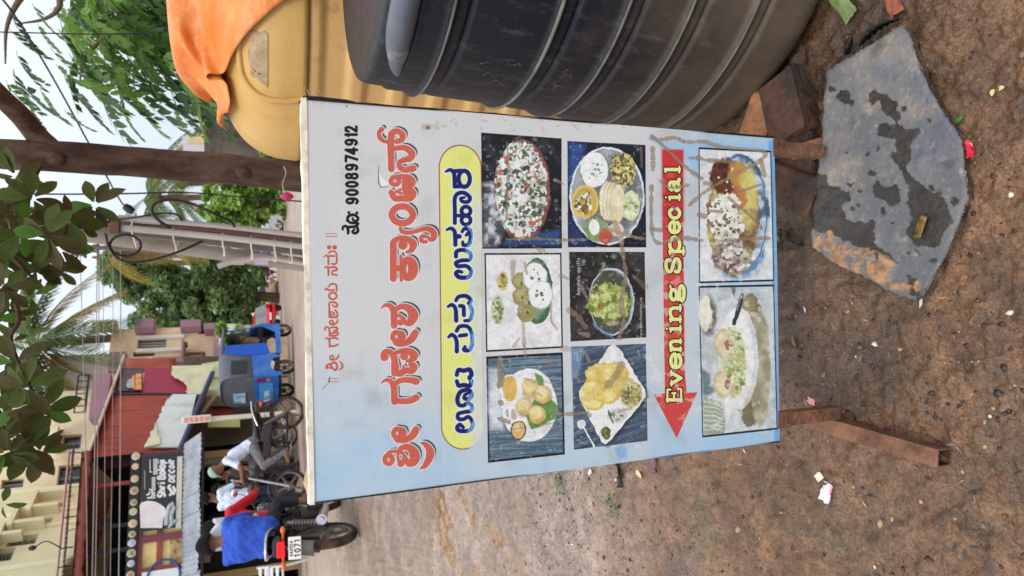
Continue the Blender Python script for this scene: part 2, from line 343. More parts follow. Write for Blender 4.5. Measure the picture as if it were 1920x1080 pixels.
    bl = lambda x, y: (lambda f: np.array([24, 34, 104])*(1-f)+np.clip(np.array([92, 134, 190])+(fbm(x*.5, y*.2, 4, 3)-.5)[..., None]*150, 20, 235)*f)(
        (np.clip((x-862-(y-300)*.008-12+6*np.sin(y*.11))/3, 0, 1)*np.clip((y-420)/6, 0, 1)*(np.abs(y-690) > 22))[..., None])
    strokes(C1, -.2, bl)
    small = K((590, 430), 7.2, [
        [(145, 66, 8), (295, 68, 9)], [(150, 103, 8), (295, 105, 9)], ('b', 188, 250, 28), ('b', 262, 250, 30),
        [(180, 332, 20), (212, 305, 22), (275, 312, 22), (290, 370, 24), (288, 450, 25), (262, 478, 24), (225, 470, 28)], [(115, 380, 14), (150, 360, 22), (176, 390, 25), (178, 480, 26)], [(190, 366, 24), (260, 368, 24)],
        [(125, 525, 14), (155, 510, 22), (176, 550, 26), (178, 625, 26)], [(190, 520, 24), (278, 520, 26), (288, 556, 26), (235, 572, 24), (228, 610, 24), (290, 624, 24)],
        [(185, 782, 22), (206, 748, 24), (272, 748, 24), (288, 790, 24), (284, 840, 24)], [(135, 822, 20), (152, 802, 20), (180, 826, 26), (250, 826, 24)], ('o', 237, 905, 52, 46, 26),
        [(190, 1080, 24), (190, 1005, 24), (235, 988, 24), (292, 1012, 28), (285, 1050, 24), (245, 1045, 22), (235, 1025, 20)]])
    small += K((590, 580), 7.2, [
        [(190, -10, 26), (190, 112, 26)], [(195, 112, 24), (285, 112, 26), (298, 60, 26), (265, 12, 22)], ('o', 220, 65, 20, 24, 20), [(262, 90, 18), (255, 50, 16)],
        ('o', 218, 180, 24, 24, 22), [(198, 200, 24), (240, 214, 24), (292, 184, 26), (300, 148, 20)],
        [(130, 285, 26), (138, 250, 24), (172, 248, 24), (190, 290, 28), (194, 362, 28)], [(210, 252, 24), (282, 250, 26), (296, 284, 26), (258, 294, 28)], [(205, 330, 24), (300, 320, 26), (288, 358, 26), (205, 362, 24)],
        [(130, 410, 14), (160, 392, 22), (190, 430, 26), (193, 512, 26)], [(200, 402, 24), (245, 390, 24), (302, 404, 24)], [(195, 502, 26), (258, 500, 24), (308, 478, 20)],
        ('o', 222, 655, 24, 24, 22), [(200, 684, 24), (262, 686, 24), (302, 656, 24), (312, 620, 18)],
        [(148, 800, 28), (155, 762, 24), (195, 742, 24)], ('b', 160, 790, 22), [(205, 765, 28), (240, 724, 28), (282, 740, 28), (292, 800, 30), (262, 826, 28), (230, 790, 24)], ('b', 210, 796, 20), [(322, 710, 12), (358, 740, 22), (362, 790, 24), (322, 828, 14)],
        [(190, 945, 8), (315, 938, 8)], [(182, 990, 8), (315, 980, 8)]])
    strokes(small, .5, (226, 214, 208), .8); strokes(small, .15, noisy((186, 98, 80), 26, .8, 9))
    # phone number: digits in a unit box, reading towards -Y
    DG = {'0': [[(.5 + .42*np.sin(a), .5+.5*np.cos(a)) for a in np.linspace(0, 2*np.pi, 19)]],
          '9': [[(.5+.4*np.sin(a), .7+.29*np.cos(a)) for a in np.linspace(0, 2*np.pi, 17)], [(.9, .7), (.92, .35), (.75, .08), (.4, .0), (.12, .12)]],
          '8': [[(.5+.36*np.sin(a), .76+.24*np.cos(a)) for a in np.linspace(0, 2*np.pi, 15)], [(.5+.42*np.sin(a), .26+.27*np.cos(a)) for a in np.linspace(0, 2*np.pi, 15)]],
          '7': [[(.02, 1), (.98, 1)], [(.95, .98), (.35, 0)]], '4': [[(.72, 0), (.72, 1)], [(.72, 1), (.03, .3)], [(.03, .27), (1, .27)]], '1': [[(.1, .74), (.66, .98)], [(.66, 1), (.66, 0)]],
          '2': [[(.06, .74), (.25, .97), (.7, .97), (.88, .72), (.7, .45), (.08, .02)], [(.08, .02), (.97, .02)]]}
    blk = []
    for ch, a, b in zip('9008974912', (760, 682, 606, 531, 450, 370, 300, 220, 136, 97), (690, 612, 538, 462, 380, 300, 232, 150, 98, 30)):
        for st in DG[ch]:
            P = np.array([(192 - v*102+(a-400)*.012, a-9-u*(a-b-18), 25) for u, v in st], float)
            P[:, 0] = 630+P[:, 0]/Z; P[:, 1] = 230+P[:, 1]/Z; P[:, 2] /= Z; blk.append(P)
    blk += K((630, 230), Z, [('b', 115, 832, 14), ('b', 188, 835, 14), [(100, 905, 26), (112, 865, 28), (160, 852, 26), (198, 880, 26), (188, 906, 22), (152, 900, 20), (150, 880, 16)],
        [(58, 988, 20), (62, 962, 22), (90, 958, 25), (106, 985, 28), (107, 1022, 26)], [(115, 965, 26), (175, 958, 26), (196, 930, 26), (130, 925, 24), (105, 905, 24)], [(186, 955, 24), (198, 1000, 28), (172, 1022, 26), (148, 1010, 24), (165, 985, 20)]])
    strokes(blk, 0, (22, 22, 26))
    # red arrow and the two English words
    poly([(1240, 280), (1280, 281), (1284, 700), (1287, 736), (1307, 735), (1268, 821), (1224, 738), (1246, 737)], two((203, 74, 70), (216, 128, 122), .07, 31, .68, .1))
    poly([(1240, 280), (1280, 281), (1282, 420), (1242, 430)], (192, 40, 50), .55, 10)
    LT = {'E': [[(.12, 0), (.12, 1)], [(-.02, 0), (.9, 0)], [(-.02, 1), (.85, 1)], [(.12, .52), (.6, .52)], [(.9, 0), (.92, .24)], [(.86, 1), (.86, .78)], [(.6, .4), (.6, .64)]],
          'v': [[(.1, .7), (.5, 0)], [(.5, 0), (.88, .7)], [(-.04, .7), (.3, .7)], [(.7, .7), (1.04, .7)]],
          'e': [[(.08, .38), (.92, .38), (.85, .62), (.5, .72), (.15, .6), (.06, .34), (.2, .08), (.55, 0), (.92, .14)]],
          'n': [[(.14, 0), (.14, .7)], [(-.02, .7), (.14, .7)], [(-.04, 0), (.34, 0)], [(.14, .5), (.4, .7), (.7, .7), (.82, .5), (.82, 0)], [(.64, 0), (1.02, 0)]],
          'i': [[(.5, 0), (.5, .7)], [(.1, .7), (.5, .7)], [(.05, 0), (.95, 0)], [(.48, .98), (.52, .98)]],
          'g': [[(.42+.3*np.sin(a), .47+.22*np.cos(a)) for a in np.linspace(0, 2*np.pi, 13)], [(.68, .62), (.95, .72)], [(.25, .26), (.14, .12), (.3, .04), (.8, .02), (.95, -.12), (.75, -.28), (.3, -.28), (.08, -.14), (.26, .02)]],
          'S': [[(.82, .72), (.8, .92), (.45, 1), (.12, .86), (.14, .62), (.5, .5), (.86, .34), (.84, .1), (.5, 0), (.12, .08), (.1, .3)]],
          'p': [[(.14, -.28), (.14, .7)], [(-.02, .7), (.14, .7)], [(-.04, -.28), (.36, -.28)], [(.14, .5), (.45, .72), (.8, .62), (.92, .36), (.8, .08), (.45, 0), (.14, .16)]],
          'c': [[(.88, .56), (.7, .7), (.4, .7), (.1, .5), (.1, .2), (.35, .01), (.7, .01), (.92, .16)], [(.82, .52), (.84, .56)]],
          'a': [[(.16, .56), (.35, .72), (.68, .68), (.74, .5), (.74, .1), (.95, .02)], [(.74, .42), (.3, .36), (.1, .18), (.28, .0), (.55, .06), (.74, .2)]],
          'l': [[(.5, 0), (.5, 1)], [(.1, 1), (.5, 1)], [(.05, 0), (.95, 0)]]}
    ev = []
    for ch, a, b in (('E', 754, 725), ('v', 723, 694), ('e', 692, 661), ('n', 659, 634), ('i', 624, 608), ('n', 604, 570), ('g', 567, 532),
                     ('S', 513, 480), ('p', 477, 440), ('e', 438, 413), ('c', 411, 388), ('i', 377, 362), ('a', 361, 333), ('l', 325, 310)):
        base = 1272.5+(a-300)*.009
        for st in LT[ch]:
            P = np.array([(base-v*26, a-1.5-u*(a-b-3), 7.4 if len(st) > 2 or abs(st[0][1]-st[1][1]) > .3 else 4.6) for u, v in st], float); ev.append(crom(P, 4) if len(st) > 2 else P)
    strokes(ev, 1.7, (30, 26, 20)); strokes(ev, -.3, (228, 230, 150))
    # ---- eight dish pictures (edges wobble as halftone print does)
    X0, Y0 = X, Y; XW = X+(fbm(X*.10, Y*.10, 301, 3)-.5)*4+(fbm(X*.45, Y*.45, 302, 2)-.5)*.9; YW = Y+(fbm(X*.10, Y*.10, 303, 3)-.5)*4+(fbm(X*.45, Y*.45, 304, 2)-.5)*.9
    FQ = []
    def frame(q, col, border=None, bw=1.5):
        nonlocal X, Y
        X, Y = X0, Y0; FQ.append(q)
        if border is not None:
            c = np.mean(q, 0); poly([tuple(c+(np.array(p)-c)*(1+bw/45)) for p in q], border, 1, 1.2)
        poly(q, col); X, Y = XW, YW
    def speck(cx, cy, rx, ry, cols, n, r, seed, clip=1.0):
        R = random.Random(seed)
        for k in range(n):
            a = R.random()*6.283; d = R.random()**.5*clip
            c = R.choice(cols); rr = r*(.5+R.random())
            ell(cx+rx*d*math.cos(a), cy+ry*d*math.sin(a), rr*(.6+.8*R.random()), rr*(.6+.8*R.random()), c, .9, .8, 0, .8, R.randrange(99))
    frame([(904, 253), (1050, 263), (1051, 462), (906, 463)], two((26, 28, 36), (46, 48, 56), .06, 3, .6, .2), (30, 30, 34))
    poly([(905, 345), (926, 340), (940, 380), (945, 440), (930, 462), (906, 463)], two((70, 78, 88), (214, 220, 226), .09, 41, .5, .3), .9, 10)
    poly([(950, 446), (1050, 428), (1051, 461), (940, 461)], (44, 78, 140), .9, 8)
    ell(979, 357, 53, 95, (134, 74, 62), 1); ell(977, 356, 49, 91, two((212, 220, 220), (122, 138, 128), .16, 5, .55, .15), 1, .25)
    speck(977, 356, 45, 86, [(228, 234, 236), (236, 240, 240), (98, 112, 76), (74, 88, 66), (206, 210, 208)], 260, 4, 1)
    speck(977, 356, 44, 84, [(186, 96, 66), (206, 140, 84), (196, 84, 66)], 26, 4.5, 2); speck(977, 356, 46, 86, [(84, 96, 62), (60, 70, 52)], 40, 4.5, 3); speck(977, 356, 45, 86, [(238, 242, 244)], 160, 2.2, 13)
    frame([(1065, 266), (1208, 273), (1210, 462), (1066, 462)], (26, 30, 44), (40, 44, 56), .6)
    poly([(1066, 267), (1100, 269), (1085, 330), (1066, 380)], (40, 74, 140), 1, 12); poly([(1066, 400), (1085, 430), (1110, 461), (1066, 461)], (34, 52, 100), 1, 8)
    ell(1138, 367, 70, 92, (198, 212, 224)); ell(1138, 367, 66, 88, two((120, 130, 140), (168, 176, 182), .03, 7, .5, .4)); ell(1138, 367, 68.5, 90, (236, 242, 246), .8, 0, 1.2)
    ell(1145, 372, 52, 72, (70, 66, 62), .5, .5, 0, 14)
    ell(1114, 318, 26, 33, (222, 228, 232)); ell(1114, 318, 24, 31, (238, 241, 243)); speck(1114, 318, 17, 22, [(96, 132, 96), (138, 160, 130)], 14, 2, 4)
    ell(1168, 320, 23, 33, two((206, 192, 120), (92, 80, 44), .25, 9, .55, .15), 1, .5); speck(1168, 320, 20, 28, [(226, 214, 150), (84, 74, 40), (120, 116, 60)], 60, 2.6, 5)
    for k in range(4): ell(1138+k*6.5, 376+k*1.5, 15, 37, (238-k*4, 228-k*5, 196-k*7)); ell(1138+k*6.5, 376+k*1.5, 15, 37, (160, 142, 104), .7, 0, .8)
    ell(1182, 386, 17, 29, (214, 216, 170), 1, .2); speck(1182, 386, 13, 24, [(130, 160, 84), (226, 230, 206), (166, 186, 120)], 34, 2.6, 6)
    ell(1097, 378, 25, 32, (222, 190, 92)); ell(1097, 378, 21, 27, (196, 166, 78)); speck(1095, 380, 16, 20, [(240, 240, 232), (86, 80, 60), (226, 226, 216)], 50, 2.4, 7); ell(1097, 392, 7, 9, (120, 76, 40), .8, .5)
    ell(1118, 430, 22, 22, (132, 154, 90), 1, .3); ell(1114, 426, 10, 15, (238, 241, 238)); ell(1134, 442, 13, 14, (192, 82, 66), 1, .6); ell(1155, 430, 14, 12, (224, 206, 186), .9, .6)
    frame([(910, 478), (1050, 477), (1052, 649), (913, 657)], (224, 224, 228), (26, 26, 28), 1.6)
    ell(1006, 545, 29, 62, (70, 110, 74)); ell(1010, 548, 26, 58, (50, 84, 60), .7, 0, 3); ell(1001, 545, 25, 57, (206, 214, 206), .4, .3, 0, 6)
    for cx, cy, a in ((976, 530, 16), (978, 556, 17), (986, 585, 17), (990, 566, 13)): ell(cx, cy, a, a*1.15, (150, 142, 88), 1, .25); ell(cx-2, cy-3, a*.6, a*.6, (182, 172, 116), .8, .4, 0, 4); ell(cx+2, cy+2, 3, 4, (96, 82, 50), .8)
    for cx, cy in ((1003, 519), (1014, 553)): ell(cx, cy, 23, 27, (176, 190, 188)); ell(cx-.5, cy-.5, 21.5, 25, (236, 240, 240)); speck(cx, cy, 12, 14, [(96, 116, 90), (70, 74, 60)], 9, 1.5, int(cx))
    ell(942, 527, 11, 18, (206, 192, 128)); speck(942, 527, 8, 13, [(122, 96, 48), (150, 150, 70)], 24, 2.2, 8); ell(932, 581, 12, 28, (190, 200, 168)); speck(932, 581, 9, 24, [(90, 124, 64), (150, 96, 70), (128, 156, 90)], 40, 2.4, 9)
    frame([(1067, 472), (1208, 472), (1211, 632), (1069, 640)], two((36, 34, 36), (56, 54, 54), .08, 6, .6, .2))
    for k in range(9): strokes([np.array([[1166+k*4, 475, 1.6], [1207, 528-k*6, 1.6]])], 0, (84, 84, 84), .5)
    ell(1146, 565, 43, 64, (150, 166, 180)); ell(1143, 566, 40, 60, (74, 78, 66)); ell(1146, 565, 42, 63, (206, 216, 224), .8, 0, 1.6)
    ell(1141, 567, 40, 38, two((166, 178, 84), (112, 130, 54), .1, 15, .5, .3), 1, .5); speck(1141, 567, 34, 32, [(190, 200, 112), (110, 130, 60), (146, 160, 72), (204, 210, 130)], 90, 4, 10); ell(1123, 572, 4, 4, (176, 84, 54)); ell(1126, 508, 4, 4, (90, 130, 84)); ell(1093, 490, 5, 5, (72, 100, 72)); ell(1150, 480, 6, 5, (72, 110, 72))
    strokes([np.array([[1112, 608, 5], [1130, 622, 6], [1150, 640-6, 4]])], 0, (96, 130, 170), .8)
    def wood(q, c1, c2, ang, seed):
        ca, sa = math.cos(ang), math.sin(ang)
        def f(x, y):
            u = x*ca+y*sa; v = -x*sa+y*ca
            n = (fbm(u*.02, v*.35, seed, 4)*1.3+.25*np.sin(v*1.9+fbm(u*.03, v*.05, seed+3)*6))
            n = np.clip(n-.15, 0, 1)[..., None]; return np.array(c1)*(1-n)+np.array(c2)*n
        return f
    q5 = [(914, 673), (1051, 665), (1054, 848), (917, 864)]
    frame(q5, wood(q5, (46, 66, 84), (128, 158, 180), -.06, 3), (24, 24, 28), 2.0)
    poly([(914, 690), (935, 690), (945, 805), (917, 808)], (200, 206, 212), .8, 12)
    ell(992, 761, 55, 71, (96, 112, 126), .6, 0, 0, 6); ell(991, 760, 52, 69, (226, 228, 232)); ell(991, 760, 44, 60, (206, 208, 212), .5, 0, 1.5); ell(930, 755, 16, 45, (216, 220, 226), .7, .4, 0, 8)
    poly([(1003, 700), (1015, 706), (1025, 740), (1044, 762), (1040, 785), (1010, 800), (994, 806), (985, 780), (1004, 740)], (96, 148, 78), 1, 2)
    for cx, cy in ((994, 727), (1016, 740), (982, 762), (1006, 778)): ell(cx+1, cy+2, 17, 18, (110, 92, 50), .5, 0, 0, 5); ell(cx, cy, 16, 17, (204, 172, 98)); ell(cx-2, cy-3, 12, 12, (232, 214, 156), .9, .2, 0, 6)
    ell(954, 729, 18, 27, (232, 232, 234)); ell(955, 729, 14, 24, (228, 182, 84)); ell(971, 807, 14.5, 18, (74, 58, 44)); ell(971, 807, 12.5, 16, (218, 176, 104)); ell(968, 803, 6, 7, (238, 226, 196), .6, .3, 0, 4)
    q6 = [(1071, 650), (1210, 644), (1213, 826), (1074, 843)]
    frame(q6, wood(q6, (34, 46, 60), (98, 124, 150), -.3, 8)); poly([(1071, 650), (1095, 652), (1085, 700), (1071, 715)], (112, 142, 178), .9, 7)
    dm = [(1140, 650), (1150, 646), (1160, 652), (1208, 730), (1210, 742), (1204, 752), (1140, 829), (1132, 833), (1125, 828), (1086, 750), (1083, 735), (1090, 725)]
    poly([(x+4, y+4) for x, y in dm], (20, 28, 38), .6, 8); poly(dm, (230, 232, 234)); poly([(1098, 742), (1175, 690), (1182, 700), (1108, 770)], (206, 208, 210), .6, 4)
    for cx, cy, a, b in ((1128, 706, 32, 26), (1152, 700, 26, 22), (1112, 742, 26, 28), (1136, 738, 26, 20), (1160, 716, 20, 20)): ell(cx, cy, a, b, (212, 178, 84), 1, .35); ell(cx-2, cy-1, a*.88, b*.86, two((236, 220, 136), (220, 190, 96), .05, int(cx), .5, .3), 1, .3, 0, 3)
    ell(1182, 738, 21, 26, (196, 188, 120), 1, .3); speck(1182, 738, 18, 22, [(176, 160, 80), (120, 140, 60), (216, 206, 140), (140, 110, 60)], 70, 3, 11); strokes([np.array([[1176, 726, 3], [1178, 750, 3]])], 0, (60, 96, 50))
    ell(1155, 778, 18, 14, (206, 206, 202), 1, .2); speck(1155, 778, 12, 10, [(110, 120, 90), (160, 160, 150)], 16, 2, 12); strokes([np.array([[1140, 770, 3], [1148, 792, 2]])], 0, (56, 86, 50)); ell(1134, 811, 9, 13, (104, 112, 60), 1, .3); speck(1134, 811, 7, 10, [(70, 84, 40), (150, 150, 90)], 24, 2, 14)
    ell(1089, 796, 8, 9, (222, 226, 230)); strokes([np.array([[1093, 802, 3], [1112, 837, 3.4]])], 0, (222, 226, 230))
    q7 = [(1311, 279), (1443.6, 285), (1448, 523), (1312.6, 527)]
    frame(q7, (214, 218, 222), (26, 28, 32), 1.2)
    ell(1385, 405, 57, 118, (150, 182, 212)); ell(1383, 403, 54, 114, (212, 222, 230)); ell(1392, 402, 50, 112, two((70, 96, 124), (176, 198, 216), .05, 21, .5, .2)); ell(1387, 400, 51, 112, (60, 90, 130), .8, 0, 2.4); poly([(1340, 480), (1360, 525), (1420, 515), (1436, 470), (1400, 500)], (110, 150, 190), .7, 7)
    ell(1374, 408, 48, 108, two((120, 84, 58), (206, 196, 120), .04, 19, .5, .25), 1, .2)
    ell(1358, 330, 28, 34, two((104, 56, 36), (66, 36, 26), .1, 3, .5, .2), 1, .4, 0, 4); ell(1383, 325, 18, 26, (200, 144, 66), .9, .5, 0, 5); ell(1402, 370, 18, 60, (214, 198, 104), .9, .3, 0, 8); ell(1385, 372, 16, 24, (182, 104, 62), .8, .7, 0, 4)
    ell(1368, 478, 34, 34, two((110, 92, 84), (168, 150, 140), .15, 5, .5, .2), 1, .3, 0, 4); speck(1362, 408, 34, 46, [(232, 232, 226), (240, 240, 236), (214, 216, 206)], 170, 4, 15); speck(1362, 412, 34, 46, [(84, 80, 64), (110, 106, 84)], 40, 2.2, 16); speck(1365, 335, 20, 22, [(230, 226, 220)], 6, 2, 17)
    speck(1378, 480, 34, 28, [(208, 200, 190), (96, 76, 66), (230, 228, 222), (150, 128, 112)], 70, 3, 18)
    q8 = [(1312, 539), (1448, 536), (1456, 801), (1318, 816)]
    frame(q8, two((204, 210, 214), (178, 190, 196), .02, 13, .5, .5), (28, 34, 40), 1.2)
    ell(1327, 590, 15, 36, (92, 84, 70), .9, .4, 0, 7); ell(1322, 585, 12, 34, (224, 222, 206), 1, .5, 0, 3); poly([(1370, 538), (1380, 538), (1376, 556)], (90, 96, 96), .9, 3)
    ell(1405, 675, 33, 124, (120, 116, 88), 1, .1); ell(1424, 690, 20, 108, two((146, 142, 110), (178, 176, 150), .05, 4, .5, .3), 1, .1, 0, 3); ell(1400, 585, 16, 30, (150, 142, 100), .9, .5, 0, 5)
    ell(1385, 672, 36, 96, (206, 210, 208)); ell(1379, 672, 33, 92, (226, 228, 226)); poly([(1358, 748), (1382, 752), (1366, 784), (1360, 776)], (228, 230, 228), 1, 2)
    ell(1375, 680, 22, 66, two((206, 204, 160), (178, 186, 118), .12, 12, .5, .2), 1, .35, 0, 2)
    for cy in (644, 718): ell(1358, cy, 20, 27, (206, 184, 134), 1, .2); ell(1357, cy, 15, 20, (226, 214, 178), .8, .5, 0, 5); ell(1364, cy+2, 6, 9, (150, 90, 66), .8, .6)
    speck(1380, 680, 17, 58, [(226, 228, 200), (160, 176, 96), (196, 200, 140), (130, 130, 80)], 90, 3, 19)
    strokes([np.array([[1376, 606, 7], [1382, 585, 9], [1390, 553, 8]])], 0, (52, 56, 66)); strokes([np.array([[1381, 580, 1.4], [1388, 556, 1.4]])], 0, (150, 158, 168))
    poly([(1318, 742), (1350, 752), (1360, 790), (1358, 812), (1319, 815)], (150, 162, 142), 1, 2)
    for k in range(7): strokes([np.array([[1320, 752+k*9, 3], [1340, 756+k*8, 3.4], [1357, 766+k*7, 2.4]])], 0, (196, 206, 186), .9)
    poly([(1314, 690), (1330, 700), (1340, 735), (1318, 742)], (70, 92, 104), .7, 6)
    X, Y = X0, Y0
    for k_, q in enumerate(FQ):                               # uneven ink: grain, fading, blown patches
        Q_ = np.array(q); sl = win(Q_[:, 0].min()+1, Q_[:, 1].min()+1, Q_[:, 0].max()-1, Q_[:, 1].max()-1); x, y = X[sl], Y[sl]
        ins = (x > Q_[:, 0].min()+2) & (x < Q_[:, 0].max()-2) & (y > Q_[:, 1].min()+4) & (y < Q_[:, 1].max()-4)
        g = 1+((fbm(x*.55, y*.55, 310+k_, 3)-.5)*.14+(fbm(x*.10, y*.10, 330+k_, 4)-.5)*.24+(vnoise(x*1.3, y*1.3, 350+k_)-.5)*.06)*ins
        v = np.clip(img[sl]*g[..., None], 0, 1); gr = v.mean(-1, keepdims=True); f_ = (.12+.3*np.clip(fbm(x*.05, y*.05, 370+k_, 4)-.5, 0, 1)[..., None])*ins[..., None]
        img[sl] = v*(1-f_)+(gr*.75+.2)*f_
    # small print on the dark picture
    LF = {'A': [[(0, 0), (.5, 1), (1, 0)], [(.2, .4), (.8, .4)]], 'v': [[(0, .6), (.5, 0), (1, .6)]], 'a': [[(.9, .6), (.2, .55), (.1, .1), (.8, .1), (.9, .6), (.95, 0)]], 'r': [[(.2, 0), (.2, .6)], [(.2, .4), (.8, .6)]], 'e': [[(.1, .3), (.9, .35), (.6, .6), (.1, .4), (.3, 0), (.9, .1)]],
          'k': [[(.1, 0), (.1, 1)], [(.8, .6), (.1, .3), (.9, 0)]], 'l': [[(.5, 0), (.5, 1)]], 'u': [[(.1, .6), (.15, .1), (.8, .1), (.9, .6)], [(.9, .6), (.9, 0)]], 'p': [[(.1, -.4), (.1, .6)], [(.1, .5), (.8, .55), (.8, .05), (.1, .05)]], 'i': [[(.5, 0), (.5, .6)], [(.5, .85), (.5, .9)]], 't': [[(.5, 0), (.5, .95)], [(.15, .6), (.9, .6)]],
          'g': [[(.8, .6), (.2, .5), (.2, .05), (.8, .1)], [(.85, .6), (.8, -.35), (.2, -.35)]], 'c': [[(.9, .55), (.2, .5), (.15, .1), (.9, .05)]], 's': [[(.9, .6), (.2, .5), (.8, .2), (.1, 0)]], 'o': [[(.5, .6), (.1, .3), (.5, 0), (.9, .3), (.5, .6)]], 'f': [[(.5, 0), (.5, .85), (.9, 1)], [(.2, .6), (.8, .6)]], 'n': [[(.15, 0), (.15, .6)], [(.15, .45), (.7, .6), (.85, 0)]], '.': [[(.5, 0), (.5, .05)]], 'm': [[(.05, 0), (.05, .6)], [(.05, .5), (.45, .6), (.5, 0)], [(.5, .5), (.9, .6), (.95, 0)]]}
    def line(txt, xb, y0, adv, h, w, col):
        o = []
        for k, ch in enumerate(txt):
            for st in LF.get(ch, []): o.append(np.array([(xb-v*h, y0-k*adv-u*adv*.75, w) for u, v in st], float))
        strokes(o, 0, col, .9)
    line('Avarekalu uppittu', 1087, 553, 4.1, 7, 1.0, (206, 206, 206)); line('vegrecipesofkarnataka.com', 1203, 634, 3.1, 5, .8, (196, 196, 196))
    # ---- mud runs, scuffs and torn print
    mud = (150, 134, 118)
    def run(o, s, pts, w=14, a=.72, col=mud, seed=0):
        R = random.Random(seed); P = crom([(x, y, w) for x, y in pts], 7); P = P.copy()
        P[:, 0] = o[0]+P[:, 0]/s; P[:, 1] = o[1]+P[:, 1]/s; P[:, 2] = [w/s*(.45+.95*R.random()) for _ in P]
        strokes([P], .5, (112, 92, 74), a*.5); strokes([P], -.3, noisy(col, 20, .3, seed), a*.8)
    o5, s5 = (1200, 230), 3.375
    for k, (pts, w) in enumerate([([(70, 85), (180, 180), (300, 290), (390, 350)], 20), ([(75, 155), (78, 225), (78, 295)], 26), ([(70, 405), (68, 520), (72, 650), (85, 735), (130, 762), (210, 738), (280, 728), (395, 742)], 22), ([(60, 100), (130, 108), (215, 95), (290, 122), (400, 118), (480, 142), (600, 160), (780, 180), (765, 232), (640, 305), (500, 380), (390, 450), (310, 520)], 20),
            ([(312, 222), (370, 222), (420, 235), (540, 242), (600, 250)], 22), ([(765, 232), (785, 330)], 24), ([(450, 742), (560, 742), (700, 730), (810, 728)], 20), ([(125, 365), (160, 400), (215, 410), (310, 392)], 16), ([(600, 520), (680, 570), (770, 670)], 18), ([(410, 380), (450, 385)], 30), ([(640, 430), (760, 390)], 16), ([(375, 580), (410, 590)], 34), ([(430, 555), (520, 560)], 18), ([(700, 550), (718, 560)], 30), ([(65, 670), (130, 680)], 26), ([(560, 470), (640, 540)], 14)]):
        run(o5, s5, pts, w, .75, (164, 142, 122) if k % 2 else mud, k)
    o3, s3 = (890, 230), 2.512
    for k, (pts, w, a) in enumerate([([(150, 90), (158, 200), (152, 330), (150, 450)], 10, .6), ([(150, 550), (250, 545), (330, 548), (420, 552), (530, 550)], 13, .75), ([(780, 120), (785, 210)], 14, .6), ([(690, 560), (700, 640), (710, 720), (690, 830), (700, 930), (680, 1010)], 20, .75), ([(620, 500), (690, 520), (760, 540), (800, 545)], 16, .75), ([(660, 470), (690, 560)], 30, .6), ([(180, 660), (178, 740)], 20, .6), ([(235, 660), (245, 710)], 14, .5), ([(500, 770), (530, 830)], 20, .6), ([(590, 720), (610, 660)], 18, .6),
            ([(225, 880), (228, 960), (232, 1070)], 15, .55), ([(360, 850), (360, 930), (385, 970)], 9, .6), ([(380, 270), (420, 290)], 14, .6), ([(300, 595), (320, 605)], 18, .7), ([(405, 720), (440, 735)], 14, .6), ([(440, 880), (480, 910), (520, 960)], 24, .5), ([(640, 945), (670, 940)], 22, .7), ([(490, 990), (530, 1000)], 26, .6), ([(150, 350), (200, 345)], 10, .6), ([(745, 720), (800, 770)], 22, .4)]):
        run(o3, s3, pts, w, a, (178, 152, 132) if k > 3 else mud, 40+k)
    o4, s4 = (890, 630), 4
    for k, (pts, w, a) in enumerate([([(185, 160), (190, 260), (195, 330), (180, 385)], 40, .8), ([(190, 500), (195, 505)], 44, .8), ([(170, 620), (220, 635), (255, 650)], 24, .8), ([(240, 560), (242, 600)], 14, .8), ([(285, 565), (290, 610)], 28, .5), ([(520, 180), (570, 200)], 50, .5), ([(600, 580), (700, 585), (820, 575), (860, 600)], 28, .65), ([(980, 380), (1050, 300), (1100, 210)], 50, .55), ([(1080, 560), (1170, 540)], 30, .5), ([(820, 110), (850, 180)], 30, .6), ([(740, 280), (780, 340)], 44, .5), ([(370, 320), (440, 345)], 34, .45), ([(450, 420), (500, 450)], 16, .4), ([(660, 90), (710, 100)], 36, .4), ([(280, 700), (370, 690)], 10, .6), ([(480, 670), (590, 650)], 14, .5), ([(370, 60), (375, 150)], 18, .5), ([(330, 20), (290, 80)], 22, .5), ([(1150, 470), (1180, 490)], 30, .6), ([(510, 340), (640, 380)], 16, .3)]):
        run(o4, s4, pts, w, a, mud if k < 8 else (176, 158, 146), 80+k)
    def scuff(x0, y0, x1, y1, th, col, a, sc, seed):
        sl = win(x0, y0, x1, y1); x = X[sl]; y = Y[sl]; m = np.clip((fbm(x*sc, y*sc, seed, 4)-th)/.05, 0, 1)
        e = np.minimum(np.minimum(x-x0, x1-x), np.minimum(y-y0, y1-y))/8; blend(sl, m*np.clip(e, 0, 1), col, a)
    scuff(900, 250, 1215, 870, .68, (200, 204, 208), .4, .16, 71); scuff(1225, 380, 1310, 800, .62, (216, 200, 200), .6, .1, 72); scuff(1300, 420, 1455, 815, .64, (222, 224, 222), .55, .09, 73); scuff(1190, 600, 1245, 800, .6, (222, 228, 232), .4, .1, 74)
    # dirt towards the edges, rust speck, tear
    scuff(790, 212, 1330, 250, .66, (170, 150, 122), .35, .11, 75); ell(802, 240, 4, 3, (96, 70, 44), .9, .8); ell(800, 238, 9, 6, (160, 138, 100), .5, .8, 0, 4); ell(650, 200, 1.4, 1.4, (40, 36, 30))
    poly([(709, 318), (712, 352), (722, 350), (728, 345), (720, 338), (714, 332)], (226, 230, 232)); strokes([np.array([[710, 310, .8], [709, 330, 1.6], [710, 345, 2], [714, 352, 1.6], [728, 351, .8]])], 0, (70, 64, 58), .9)
    strokes([np.array([[617, 716, 1.2], [603, 731, 1.6]])], 0, (130, 108, 70), .8); strokes([np.array([[617, 708, 2], [615, 716, 2]])], 0, (70, 56, 40))
    RR = random.Random(4)
